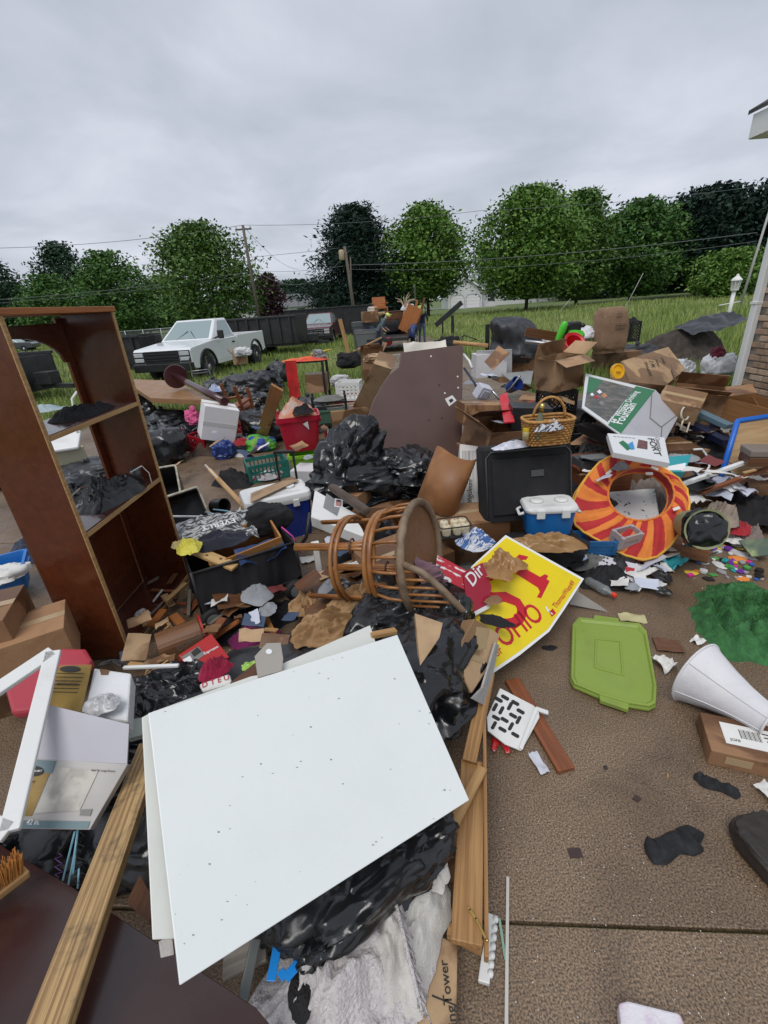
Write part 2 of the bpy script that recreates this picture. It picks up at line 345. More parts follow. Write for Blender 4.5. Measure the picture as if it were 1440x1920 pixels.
def bag(label, loc, size, seed, m=None, yaw=0, tilt=(0, 0), name='trash_bag', cat='bag', group=None, knot=True, **k):
    p, F = crumple_mesh(size, seed, **k); T = None
    rot = (R_(tilt[0]), R_(tilt[1]), R_(yaw)); m = m or BAG
    o = npmesh(name, p, F, m, None, 50, loc=loc, rot=rot); tag(o, label, cat, group)
    if knot:
        h = size[2]; top = p[np.argmax(p[:, 2]-np.hypot(p[:, 0], p[:, 1])*.15)]; kk, kf = crumple_mesh((.09, .06, .10), seed+5, 16, 10, .25, .3)
        kk[:, 2] += top[2]-.03; kk[:, :2] += top[:2]; npmesh('tied_neck', kk, kf, m, o, 50)
    return o
def cloth(label, loc, size, seed, m, yaw=0, tilt=(0, 0), name='cloth', cat='cloth', group=None, h=.08, nr=26, nt=84, fold=.6, edge=.22, fr=4., shape=None, spread=3.14):
    """heaped or spread cloth: closed to its support, folded surface"""
    rs = np.random.RandomState(seed); th = np.linspace(0, 2*np.pi, nt, endpoint=False); rr = np.linspace(0, 1, nr)
    c = np.stack([np.cos(th), np.sin(th), np.zeros(nt)], 1); out = 1+edge*fbm(c*1.6+rs.rand(3)*30, seed, 4)
    if shape is not None: out = shape(th)*(1+edge*.4*fbm(c*2.3+rs.rand(3)*30, seed, 3))
    X = (rr[:, None]*out*np.cos(th)).ravel(); Y = (rr[:, None]*out*np.sin(th)).ravel(); P = np.stack([X, Y, 0*X], 1)
    rad = np.repeat(rr, nt); z = (1-rad**1.9)*(.62+.5*fbm(P*1.2+rs.rand(3)*9, seed+1, 3)); wob = fbm(P*1.8+rs.rand(3)*20, seed+2, 3); fo = 0
    for k in range(5):
        a = 1.2+(rs.rand()-.5)*spread; ph = (X*np.cos(a)+Y*np.sin(a))*fr*rs.uniform(.5, 1.3)+wob*1.1+rs.rand(); fo = fo+rs.uniform(.4, 1)*(np.sqrt((((ph % 1)-.5)*2)**2+.03)-.5)
    fo = fo+.2*fbm(P*7, seed+3, 3); z = z*(1+fold*.2*fo)+fold*.15*fo*np.minimum(1, (1-rad)*3)
    z = np.clip(z, .05, 3)*h; z[rad > .999] = 0
    Vt = np.stack([X*size[0]/2, Y*size[1]/2, z], 1); F = []
    for i in range(nr-1):
        a = i*nt+np.arange(nt); b_ = i*nt+(np.arange(nt)+1) % nt; F.append(np.stack([a, a+nt, b_+nt, b_], 1))
    o = npmesh(name, Vt, np.concatenate(F), m, None, 60, loc=loc, rot=(R_(tilt[0]), R_(tilt[1]), R_(yaw)))
    return tag(o, label, cat, group)
def plank(label, p0, p1, wd, th, m, up=(0, 0, 1), name='wooden_plank', cat='plank', group=None, bevel=.003):
    p0, p1 = Vector(p0), Vector(p1); d = p1-p0; x = d.normalized(); z = Vector(up); y = z.cross(x).normalized(); z = x.cross(y)
    o = MB().box((0, 0, 0), (d.length, wd, th)).build(name, m, None, None, bevel); M = Matrix((x, y, z)).transposed().to_4x4(); M.translation = (p0+p1)/2; o.matrix_world = M
    return tag(o, label, cat, group)
def rod(label, pts, r, m, name='rod', cat='rod', group=None, n=8):
    o0 = Vector(pts[0]); o = MB().tube([Vector(p)-o0 for p in pts], r, n).build(name, m, None, True, loc=o0); return tag(o, label, cat, group)
def sheet(label, loc, size, m, yaw=0, tilt=(0, 0), seed=1, wav=.014, name='paper_sheet', cat='paper', group=None, n=9):
    g = np.linspace(-.5, .5, n); X, Y = np.meshgrid(g*size[0], g*size[1]); P = np.stack([X.ravel(), Y.ravel(), 0*X.ravel()], 1)
    z = wav*(fbm(P*4/max(size)+seed*3.7, seed, 3)); z -= z.min(); V1 = P.copy(); V1[:, 2] = z+.002; V0 = V1.copy(); V0[:, 2] = z
    F = []
    for i in range(n-1):
        for j in range(n-1):
            a = i*n+j; F += [(a, a+1, a+n+1, a+n), (a+n*n+n, a+n*n+n+1, a+n*n+1, a+n*n)]
    ed = list(range(n))+[i*n+n-1 for i in range(1, n)]+[(n-1)*n+j for j in range(n-2, -1, -1)]+[i*n for i in range(n-2, 0, -1)]
    for i in range(len(ed)): a, b_ = ed[i], ed[(i+1) % len(ed)]; F.append((b_, a, a+n*n, b_+n*n))
    o = npmesh(name, np.concatenate([V1, V0]), np.array(F), m, None, 40, loc=loc, rot=(R_(tilt[0]), R_(tilt[1]), R_(yaw))); return tag(o, label, cat, group)
def drape(name, w_, h_, m, parent=None, seed=1, amp=.03, nx=44, ny=22, hang=.35):
    """hanging cloth in the local xz plane, top edge at z=0"""
    X, Zc = np.meshgrid(np.linspace(-w_/2, w_/2, nx), np.linspace(0, -h_, ny)); t = -Zc/h_; P = np.stack([X.ravel()*6, 0*X.ravel()+seed, Zc.ravel()*1.5], 1)
    y = amp*(fbm(P, seed, 3)+.6*np.abs(fbm(P*np.array([2, 1, 1.2])+9, seed+3, 2))).reshape(X.shape)*(.25+t) - hang*h_*t*.3; Zc = Zc*(1+.18*vnoise(np.stack([X.ravel()*5, 0*X.ravel(), 0*X.ravel()], 1), seed).reshape(X.shape))
    f = np.stack([X, y, Zc], -1).reshape(-1, 3); bk_ = f+np.array([0, .006, 0]); F = []; n = nx*ny
    for i in range(ny-1):
        a = i*nx+np.arange(nx-1); F += [np.stack([a, a+nx, a+nx+1, a+1], 1), np.stack([a+1, a+nx+1, a+nx, a], 1)+n]
    e = np.concatenate([np.arange(nx), np.arange(1, ny)*nx+nx-1, (ny-1)*nx+np.arange(nx-2, -1, -1), np.arange(ny-2, 0, -1)*nx]); e2 = np.roll(e, -1); F.append(np.stack([e, e2, e2+n, e+n], 1))
    return npmesh(name, np.concatenate([f, bk_]), np.concatenate(F), m, parent, 60)
# ---------------------------------------------------------------- setting: ground, drive, road
def flat(name, poly, z, m, z0=None):
    o = MB().prism(poly, z-.05 if z0 is None else z0, z).build(name, m); o['kind'] = 'structure'; return o
M_LAWN = mat('lawn_soil', (.085, .125, .03), .95, (.13, .17, .05), .35, bump=.3, bscale=9, dirt=.3, dirtcol=(.06, .06, .02))
M_CONC = mat('wet_concrete', (.135, .095, .063), .44, (.19, .138, .095), 1.3, bump=.35, bscale=130, dirt=.6, dirtcol=(.055, .035, .022), rvar=.24, dscale=1.7)
t = M_CONC.node_tree; b = t.nodes['Principled BSDF']      # exposed aggregate: fine pale and dark grains
vo = t.nodes.new('ShaderNodeTexNoise'); vo.inputs['Scale'].default_value = 150; vo.inputs['Detail'].default_value = 3; tcn = t.nodes.new('ShaderNodeTexCoord'); t.links.new(tcn.outputs['Object'], vo.inputs['Vector'])
rg = t.nodes.new('ShaderNodeValToRGB'); rg.color_ramp.elements[0].position = .36; rg.color_ramp.elements[0].color = (.30, .29, .28, 1); rg.color_ramp.elements[1].position = .66; rg.color_ramp.elements[1].color = (2.05, 1.95, 1.8, 1)
t.links.new(vo.outputs['Fac'], rg.inputs[0]); mm = t.nodes.new('ShaderNodeMix'); mm.data_type = 'RGBA'; mm.blend_type = 'MULTIPLY'; mm.inputs['Factor'].default_value = .85
src = b.inputs['Base Color'].links[0].from_socket; t.links.new(src, mm.inputs['A']); t.links.new(rg.outputs[0], mm.inputs['B']); t.links.new(mm.outputs['Result'], b.inputs['Base Color'])
M_ROAD = mat('road', (.14, .14, .145), .7, (.18, .18, .185), 2, bump=.2, bscale=60)
flat('lawn', [(-900, -60), (900, -60), (900, 1500), (-900, 1500)], -.03, M_LAWN, -1.)
dr = bpy.data.objects.new('driveway', None); COL.objects.link(dr); dr['kind'] = 'structure'
J = [-4, .86, 3.9, 6.9, 9.9, 14, 18.5, 23, 30]            # slab joints across the drive
a0, a1 = G(918, 1700), G(1440, 1718); sl_ = (a1.y-a0.y)/(a1.x-a0.x)
for i in range(len(J)-1):
    xl, xr = (-6.2, 4.68) if i < 4 else (.4, 3.4)
    y0 = lambda x: (J[i]+.006 + sl_*x); y1 = lambda x: (J[i+1]-.006 + sl_*x)
    MB().prism([(xl, y0(xl)), (xr, y0(xr)), (xr, y1(xr)), (xl, y1(xl))], -.12, 0).build('concrete_slab', M_CONC, dr, None, .004)
flat('road', [(-300, 8), (-300, 20), (120, 150), (120, 138)], -.022, M_ROAD, -.2)
flat('garage_drive', [(17, 92), (24, 92), (26, 105), (18, 105)], -.02, mat('pale_concrete', (.36, .35, .33), .8, (.30, .29, .28), 1), -.2)
# grass blades
def grass():
    rs = np.random.RandomState(3); n = 130000
    y = 8.5+52*rs.rand(n)**1.9; ang = rs.uniform(-.78, .70, n); x = y*np.tan(ang)
    keep = ~((y < 9.95) & (x > -6.3) & (x < 4.7)) & ~((y < 30) & (x > .3) & (x < 3.5)) & ~((y < 10.5) & (x < -5))
    x, y = x[keep], y[keep]; n = len(x); P = np.stack([x, y, 0*x], 1)
    h = (.16+.20*rs.rand(n))*(1+.5*vnoise(P*.35, 5)); h = h*np.where(x > 3, 1.25, .8); wd = .006+.0009*y; a = rs.rand(n)*6.28; ln = h*rs.uniform(.1, .6, n); b_ = rs.rand(n)*6.28
    dx, dy = np.cos(a)*wd, np.sin(a)*wd; z0 = np.full(n, -.035)
    v0 = np.stack([x-dx, y-dy, z0], 1); v1 = np.stack([x+dx, y+dy, z0], 1); v2 = np.stack([x+np.cos(b_)*ln, y+np.sin(b_)*ln, h], 1)
    Vt = np.stack([v0, v1, v2], 1).reshape(-1, 3); F = np.arange(3*n).reshape(-1, 3)
    g = npmesh('grass', Vt, F, mat('grass_blade', (.22, .30, .075), .7, (.33, .38, .14), .25, island=.35, spec=.3)); tag(g, 'long wet green grass growing over the lawn beyond the junk', 'grass', kind='stuff')
grass()
# ---------------------------------------------------------------- trees
M_BARK = mat('bark', (.09, .07, .055), .9, (.05, .04, .03), 3, (6, 6, 1), bump=.6, bscale=12)
LEAF = {'mid': mat('leaf_mid', (.055, .135, .022), .55, island=.45, spec=.35), 'bright': mat('leaf_bright', (.10, .20, .03), .5, island=.4, spec=.35), 'dark': mat('leaf_dark', (.022, .058, .026), .6, island=.45, spec=.3),
        'pine': mat('leaf_pine', (.012, .032, .021), .65, island=.5, spec=.25), 'pale': mat('leaf_pale', (.12, .20, .055), .55, island=.4, spec=.35), 'olive': mat('leaf_olive', (.07, .15, .02), .55, island=.4), 'plum': mat('leaf_plum', (.055, .022, .026), .6, island=.4)}
def tree(label, x, ybot, ytop, dist, wpx, leaf, seed, kind='round', n=4200, trunk=.16, name='leafy_tree', ls=.30, group=None, low=.12):
    base = A(x, ybot, dist); top = A(x, ytop, dist); H_ = top.z+.03; base.z = -.03; rs = np.random.RandomState(seed)
    ppm = FPX/((base-EYE).dot(_f)); W_ = wpx/ppm/2; T = thing(name, label, 'tree', base, group=group)
    b = MB(); r0 = max(.12, H_*.018); b.tube([(0, 0, -.2), (.05*r0, 0, H_*.3), (.1, .1, H_*.62), (0, .1, H_*.9)], [r0, r0*.75, r0*.4, r0*.08], 9)
    for k in range(9):
        a = rs.rand()*6.28; z = H_*rs.uniform(trunk+.04, .65); l = W_*rs.uniform(.45, .8); b.tube([(0, 0, z), (math.cos(a)*l*.5, math.sin(a)*l*.5, z+l*.35), (math.cos(a)*l, math.sin(a)*l, z+l*.55)], [r0*.35, r0*.2, r0*.05], 6)
    b.build('trunk', M_BARK, T, True)
    zb = H_*low; ch = H_-zb; nc = int(n/38*2.6); ls *= 1.2; cs = []
    while len(cs) < nc:
        t = rs.rand(); a = rs.rand()*6.28
        if kind == 'cone': R = (1-t)**.75*(1+.25*math.sin(t*23+seed))*.98+.04
        elif kind == 'column': R = (1-abs(2*t-.8)**3*.7)*(.85 if t < .9 else .5)
        else: R = math.sqrt(max(0, 1-(2*t-.92)**2)) if t < .96 else .2
        R = max(.05, R)*(1.04+.20*math.sin(a*3+seed+t*4)+.16*math.sin(a*5+t*9)+.16*math.sin(t*13+a*2+seed*2)); rr = R*rs.rand()**.38
        cs.append((math.cos(a)*rr*W_*.93, math.sin(a)*rr*W_*.93, zb+t*ch*.97, t))
    cs = np.array(cs); m = 38; c = np.repeat(cs, m, 0); cr = W_*(.125 if kind != 'cone' else .11)+.16
    off = rs.normal(size=(len(c), 3))*cr*np.array([1, 1, .55 if kind != 'cone' else .35]); P = c[:, :3]+off; P[:, 2] = np.clip(P[:, 2], zb*.75, H_*1.01)
    d = rs.normal(size=P.shape); d[:, 2] = d[:, 2]*.6+(.1 if kind != 'cone' else -.1); d /= np.linalg.norm(d, axis=1)[:, None]; e = np.cross(d, rs.normal(size=P.shape)); e /= np.linalg.norm(e, axis=1)[:, None]
    s = ls*rs.uniform(.6, 1.3, len(P))[:, None]; wdt = .5 if kind != 'cone' else .22
    Vt = np.stack([P-d*s*.5, P+e*s*wdt*.5, P+d*s*.5, P-e*s*wdt*.5], 1).reshape(-1, 3)
    npmesh('crown', Vt, np.arange(len(Vt)).reshape(-1, 4), LEAF[leaf], T); return T
TG = 'trees along the far side of the lawn'
tree('very dark conifer at the end of the left tree belt', 20, 640, 478, 95, 110, 'dark', 1, 'round', 3000, ls=.55, group=TG)
tree('dark conifer leaning over the left road', -35, 640, 470, 90, 130, 'pine', 22, 'cone', 3000, ls=.6, group=TG)
tree('tall twin topped poplar behind the bushy road tree', 155, 625, 452, 100, 125, 'dark', 2, 'column', 4200, ls=.55, group=TG)
tree('bushy green tree between the poplar and the large maple by the pole', 238, 625, 470, 70, 130, 'mid', 3, 'round', 5200, ls=.4, group=TG, low=.05)
tree('small rounded tree left of the bushy road tree', 120, 630, 515, 75, 130, 'mid', 4, 'round', 3400, ls=.4, group=TG, low=.03)
tree('dark low tree behind the bookcase', 45, 640, 530, 80, 140, 'dark', 24, 'round', 3000, ls=.45, group=TG, low=.02)
tree('large airy maple beside the leaning utility pole', 405, 612, 417, 48, 165, 'olive', 5, 'round', 7600, ls=.30, group=TG, low=.10)
tree('pale distant tree between the bushy tree and the large maple', 318, 605, 515, 110, 90, 'pale', 6, 'round', 2600, ls=.6, group=TG, low=.02)
tree('purple leaved ornamental tree left of the dumpster', 508, 590, 513, 55, 52, 'plum', 7, 'round', 2600, ls=.28, group=TG, low=.05)
tree('tall broad dark spruce behind the loaded trailer', 676, 585, 384, 62, 205, 'pine', 8, 'cone', 11000, ls=.55, name='spruce_tree', group=TG, low=.04)
tree('bright green maple right beside the dark spruce', 803, 580, 383, 60, 130, 'bright', 9, 'round', 8200, ls=.36, group=TG, low=.20)
tree('largest bright maple right of the white garage', 987, 572, 352, 52, 172, 'bright', 10, 'round', 10500, ls=.34, group=TG, low=.17)
tree('yellow green slender tree touching the largest maple', 1080, 565, 358, 62, 105, 'olive', 11, 'round', 6000, ls=.40, group=TG, low=.10)
tree('mid green tree between the slender tree and the dark pines', 1180, 562, 378, 66, 150, 'mid', 12, 'round', 7200, ls=.42, group=TG, low=.08)
tree('big dark pine towering left of the round bush', 1300, 556, 355, 70, 190, 'pine', 13, 'round', 9500, ls=.55, name='pine_tree', group=TG, low=.10)
tree('dark pine partly behind the brick house', 1425, 545, 335, 66, 160, 'pine', 14, 'round', 7000, ls=.55, name='pine_tree', group=TG, low=.08)
tree('round green bush beside the white lamp post', 1365, 552, 468, 52, 118, 'bright', 15, 'round', 5000, ls=.30, name='round_bush', group=TG, low=.02)
tree('small tree just left of the largest maple', 905, 572, 455, 118, 60, 'mid', 16, 'round', 2600, ls=.45, group=TG, low=.08)
for i, (x, yb, yt, w_, d_, lf) in enumerate([(560, 596, 525, 120, 115, 'dark'), (450, 606, 545, 130, 110, 'mid'), (300, 615, 560, 150, 100, 'mid'), (190, 625, 560, 150, 92, 'dark'), (1110, 566, 480, 160, 95, 'dark'), (1240, 560, 470, 160, 95, 'dark'), (1010, 570, 500, 130, 105, 'dark'), (60, 635, 585, 140, 85, 'mid'), (620, 590, 530, 100, 100, 'dark'), (1400, 550, 460, 150, 85, 'dark'), (740, 582, 510, 110, 95, 'dark')]):
    tree('low dense tree of the dark belt filling behind the taller trees', x, yb, yt, d_, w_, lf, 40+i, 'round', 2600, ls=.6, name='background_tree', group='dense trees behind the tall ones', low=.0)
# ---------------------------------------------------------------- brick house on the right
def xz(b, poly, y0, y1, mi=0):
    n = len(poly); return b.add([(p[0], y0, p[1]) for p in poly]+[(p[0], y1, p[1]) for p in poly], [tuple(range(n)), tuple(range(2*n-1, n-1, -1))]+[(i, n+i, n+(i+1) % n, (i+1) % n) for i in range(n)], mi)
MB.xz = xz
hc = G(1392, 712, .8); hx, hy = hc.x, hc.y
HB = thing('brick_house', 'tan brick house corner with white corner pipe and white eave', 'house', (hx, hy, 0))
M_MORT = mat('mortar', (.27, .235, .20), .95, (.15, .125, .10), 8, bump=.4, bscale=60)
wall = MB().box((1.5, -1.2, 1.9), (3., 2.4, 3.8)).build('wall', M_MORT, HB)
bk = [mat('brick%d' % i, c, .85, tuple(x*.72 for x in c), 9, bump=.5, bscale=45, dirt=.25) for i, c in enumerate([(.46, .33, .225), (.53, .39, .275), (.39, .27, .18), (.58, .45, .33)])]
bmesh_ = []
for i, mm_ in enumerate(bk):
    o = MB().box((0, 0, 0), (.022, .198, .058)).build('brick', mm_, wall, None, .004); bmesh_.append(o)
cnt = 0; rb = random.Random(5)
for r in range(0, 52):
    z = .075*r+.03
    for c in range(-1, 3):
        y = -.11 - c*.21 - (.105 if r % 2 else 0)
        if y > -.02: continue
        if z > 2.2 and (c > 1): continue
        src = rb.choice(bmesh_); o = src if not src.get('u') else src.copy()
        if not src.get('u'): src['u'] = 1
        else:
            COL.objects.link(o)
        o.parent = wall; o.location = (-.006+rb.uniform(-.003, .003), y, z); cnt += 1
for o in bmesh_:
    if 'u' in o: del o['u']
for o in wall.children:
    if 'u' in o: del o['u']
bf = MB()
for r in range(0, 52):
    for c in range(-1, 12):
        z = .075*r+.03; y = -.11-c*.21-(.105 if r % 2 else 0)
        if y > -.02 or y < -2.3 or (c <= 2 and not (z > 2.2 and c > 1)): continue
        bf.box((-.006+rb.uniform(-.003, .003), y, z), (.022, .198, .058), mi=rb.randrange(4))
bf.build('brick_field', bk, wall)['kind'] = 'stuff'
MB().box((-.045, .02, 1.9), (.075, .09, 3.8)).build('corner_pipe', WHT, HB, None, .012)
for z in (.5, 1.7, 3.0): MB().box((-.05, .02, z), (.085, .10, .03)).build('pipe_strap', WHT, HB, None, .004)
ec = A(1404, 262, hy+.47); ez = ec.z; ex = ec.x-hx
MB().box((ex+1.5, -1., ez+.02), (3., 2.9, .04)).build('soffit', WHT, HB)
MB().box((ex-.012, -1., ez+.11), (.024, 2.9, .22)).build('fascia', WHT, HB, None, .004)
MB().box((ex+1.5, .462, ez+.11), (3., .024, .22)).build('fascia', WHT, HB, None, .004)
MB().add([(ex-.05, .5, ez+.23), (ex-.05, -2.5, ez+.23), (ex+3, -2.5, ez+1.7), (ex+3, .5, ez+1.7), (ex-.05, .5, ez+.27), (ex-.05, -2.5, ez+.27), (ex+3, -2.5, ez+1.75), (ex+3, .5, ez+1.75)], [(3, 2, 1, 0), (4, 5, 6, 7), (0, 1, 5, 4), (1, 2, 6, 5), (2, 3, 7, 6), (3, 0, 4, 7)]).build('roof', mat('shingle', (.09, .085, .08), .9, (.05, .05, .05), 14, bump=.4, bscale=40), HB)
MB().box((1.5, -1.2, (3.8+ez)/2), (2.98, 2.38, max(.02, ez-3.8))).build('upper_wall', M_MORT, HB)
# ---------------------------------------------------------------- far houses
M_SID = mat('white_siding', (.72, .73, .72), .6, (.66, .67, .66), 2, bump=.3, bscale=6, bstretch=(.2, .2, 12)); M_RF = mat('grey_roof', (.16, .165, .17), .85, (.11, .115, .12), 5, bump=.3, bscale=14)
def house(name, label, loc, w_, dp, hw, hr, doors=(), wins=(), yaw=0, gable='y'):
    T = thing(name, label, 'house', loc, (0, 0, R_(yaw)))
    if gable == 'y':
        MB().xz([(-w_/2, 0), (w_/2, 0), (w_/2, hw), (0, hw+hr), (-w_/2, hw)], 0, dp).build('wall', M_SID, T)
        for s in (-1, 1):
            MB().xz([(0, hw+hr+.04), (0, hw+hr+.22), (s*(w_/2+.5), hw-.12), (s*(w_/2+.5), hw-.3)][::s], -.4, dp+.4).build('roof', M_RF, T)
            MB().bar((0, -.42, hw+hr+.08), (s*(w_/2+.5), -.42, hw-.25), .06, .28, (0, 1, 0) and (0, 0, 1)).build('barge_board', WHT, T)
    else:
        MB().box((0, dp/2, hw/2), (w_, dp, hw)).build('wall', M_SID, T)
        MB().add([(-w_/2-.5, -.5, hw), (w_/2+.5, -.5, hw), (w_/2+.5, dp+.5, hw), (-w_/2-.5, dp+.5, hw), (-w_/2+1.5, dp/2, hw+hr), (w_/2-1.5, dp/2, hw+hr)], [(3, 2, 1, 0), (0, 1, 5, 4), (2, 3, 4, 5), (1, 2, 5), (3, 0, 4)]).build('roof', M_RF, T)
    for (x, wd, h_) in doors:
        q = [(-wd/2, 0), (wd/2, 0), (wd/2, h_*.8), (wd*.35, h_*.97), (0, h_), (-wd*.35, h_*.97), (-wd/2, h_*.8)]
        d = MB().xz([(a+x, c+.02) for a, c in q], -.05, .02).build('garage_door', paint('door_white', (.80, .80, .79)), T)
        f = MB()
        for i in range(len(q)):
            if i == 0: continue
            a, c = q[i], q[(i+1) % len(q)]; f.bar((x+a[0], -.06, a[1]+.02), (x+c[0], -.06, c[1]+.02), .05, .14)
        f.build('door_frame', paint('trim_grey', (.42, .42, .41)), d)
        for z in (.6, 1.2, 1.75): MB().box((x, -.053, z), (wd*.96, .012, .03)).build('panel_line', paint('trim_grey', (.42, .42, .41)), d)
    for (x, z, a, h_) in wins:
        f = MB().box((x, -.02, z), (a, .06, h_)).build('window', mat('far_glass', (.05, .06, .07), .15), T); MB().box((x, -.055, z), (a+.2, .03, .1)).build('sill', WHT, f)
    return T
g = A(872, 575, 97); g.z = -.03
house('garage_house', 'white gable garage with two arched doors beyond the lawn', g, 6.6, 9, 3.0, 2.5, [(-1.55, 2.7, 2.35), (1.55, 2.7, 2.35)])
h2 = A(985, 571, 100); h2.z = -.03
house('ranch_house', 'long low white house behind the largest maple', h2, 19, 8, 2.6, 2.0, (), [(-7, 1.5, 1.4, 1.2), (-3.5, 1.5, 1.8, 1.2), (1, 1.5, 1.2, 1.2), (4.5, 1.4, 1.6, 1.3)], gable='x')
h3 = A(545, 592, 90); h3.z = -.03
house('bungalow', 'pale bungalow with grey roof behind the purple tree', h3, 9, 8, 2.4, 2.2, (), [(-2, 1.5, 1.4, 1.2), (2, 1.5, 1.2, 1.2)], gable='x')
h4 = A(420, 604, 85); h4.z = -.03
house('bungalow', 'white bungalow seen under the large airy maple', h4, 10, 8, 2.6, 1.6, (), [(-2.5, 1.5, 1.6, 1.2), (2, 1.5, 1.2, 1.2)], gable='x')
# ---------------------------------------------------------------- poles, wires, lamp post, fence
M_POLE = mat('pole_wood', (.15, .125, .10), .9, (.09, .075, .06), 2, (6, 6, .6), bump=.4, bscale=10)
def pole(label, xb, yb, xt, yt, dist, r, m=M_POLE, arms=True, box=False, name='utility_pole'):
    b0 = A(xb, yb, dist); t0 = A(xt, yt, dist); k = (t0-b0)/(t0.z-b0.z); b0 = b0-k*(b0.z+.1)
    T = thing(name, label, 'pole', b0); d = t0-b0; MB().tube([(0, 0, 0), d*.5, d], [r, r*.85, r*.7], 10).build('shaft', m, T, True)
    if arms:
        MB().bar(d*.965+Vector((-.7, 0, 0)), d*.965+Vector((.7, 0, 0)), .1, .12).build('crossarm', m, T)
        for s in (-.6, 0, .6): MB().lathe([(.03, 0), (.05, .05), (.03, .1), (.045, .14), (.01, .18)], 8, M=Matrix.Translation(d*.965+Vector((s, 0, .06)))).build('insulator', plastic('ins', (.3, .3, .3)), T, True)
    if box: MB().lathe([(.18, 0), (.21, .05), (.21, .6), (.15, .7)], 12, M=Matrix.Translation(d*.90+Vector((-.32, -.1, -.3)))).build('transformer', plastic('tan', (.42, .33, .2)), T, True)
    return T, t0, b0
pA, tA, bA = pole('tall leaning utility pole beside the airy maple', 484, 588, 455, 422, 46, .16)
pB, tB, bB = pole('utility pole with tan transformer in front of the dark spruce', 667, 605, 646, 462, 40, .15, arms=False, box=True)
pB2, tB2, bB2 = pole('thin second pole standing tight against the transformer pole', 661, 598, 657, 482, 41, .07, arms=False)
pC, tC, bC = pole('pale slanted pole right of the round bush', 1393, 556, 1446, 385, 34, .09, mat('pole_pale', (.42, .41, .39), .8), arms=False)
pD, tD, bD = pole('thin stake leaning at the lawn edge', 1180, 562, 1206, 512, 30, .02, mat('pole_pale', (.42, .41, .39), .8), arms=False, name='garden_stake')
pE, tE, bE = pole('short pale stake leaning under the slender tree', 1060, 572, 1070, 560, 45, .03, mat('pole_pale', (.42, .41, .39), .8), arms=False, name='garden_stake')
M_WIRE = mat('wire', (.13, .14, .15), .6)
def wire(label, p0, p1, sag, r=.012):
    pts = []
    for i in range(25): t_ = i/24; p = p0.lerp(p1, t_); p = p-Vector((0, 0, sag*4*t_*(1-t_))); pts.append(p)
    return rod(label, pts, r, M_WIRE, 'overhead_wire', 'wire', 'overhead power lines', 5)
wl = 'thin overhead power line crossing the tree belt'
wire(wl, A(-60, 466, 44), tA, .4, .018); wire(wl, tA, A(900, 395, 43), .3, .015); wire(wl, A(900, 395, 43), A(1500, 338, 40), .3, .015)
wire(wl, A(-60, 566, 42), A(480, 508, 45), .25, .02); wire(wl, A(-60, 572, 42), A(480, 514, 45), .25, .016); wire(wl, A(480, 508, 45), A(655, 497, 40), .2); wire(wl, A(484, 510, 45), A(655, 470, 40), 1.6, .02)
wire(wl, A(655, 497, 40), A(1420, 436, 34), .35, .022); wire(wl, A(655, 505, 40), A(1420, 452, 34), .55, .014)
wire(wl, A(280, 495, 60), A(660, 462, 58), .2, .02); wire(wl, tA, A(560, 505, 70), .8, .016)
lp = A(1366, 588, 20.5); lp.z = -.03; LT = thing('lamp_post', 'white lamp post with lantern and cross bar on the lawn', 'lamp', lp); lz = A(1372, 545, 20.5).z
M_LW = paint('lamp_white', (.74, .74, .71)); MB().tube([(0, 0, 0), (.02, 0, lz)], .075, 10).build('post', M_LW, LT, True); MB().tube([(-.5, 0, lz*.66), (.38, 0, lz*.72)], .022, 8).build('cross_bar', M_LW, LT, True)
lt = MB().lathe([(.09, 0), (.15, .04), (.15, .06)], 8, M=Matrix.Translation((0.02, 0, lz))).build('lantern_base', M_LW, LT)
b = MB()
for k in range(8): a = k*math.pi/4; b.tube([(.02+.13*math.cos(a), .13*math.sin(a), lz+.06), (.02+.17*math.cos(a), .17*math.sin(a), lz+.40)], .014, 5)
b.build('lantern_frame', M_LW, LT); MB().lathe([(.11, 0), (.14, .33)], 8, M=Matrix.Translation((.02, 0, lz+.06))).build('lantern_glass', mat('lamp_glass', (.55, .55, .5), .2), LT); MB().lathe([(.21, 0), (.19, .05), (.06, .17), (.05, .22), (.01, .25)], 8, M=Matrix.Translation((.02, 0, lz+.40))).build('lantern_cap', M_LW, LT)
M_GALV = mat('galvanised', (.38, .40, .40), .45, metal=.7, dirt=.2)
f0 = A(205, 640, 38); f1 = A(470, 612, 38); f0.z = f1.z = 0; CF = thing('chain_link_fence', 'grey chain link fence beside the left road', 'fence', f0); fd = f1-f0; nL = 9
for i in range(nL): MB().tube([fd*(i/(nL-1)), fd*(i/(nL-1))+Vector((0, 0, 1.35))], .035, 6).build('post', M_GALV, CF, True)
MB().tube([Vector((0, 0, 1.32)), fd+Vector((0, 0, 1.32))], .028, 6).build('top_rail', M_GALV, CF, True)
b = MB(); nw = 90
for i in range(nw):
    for s in (0, 1):
        p = fd*(i/nw)+Vector((0, 0, .05 if s else 1.3)); q = fd*min(1, (i+8)/nw)+Vector((0, 0, 1.3 if s else .05)); b.bar(p, q, .008, .008)
b.build('wire_mesh', M_GALV, CF)
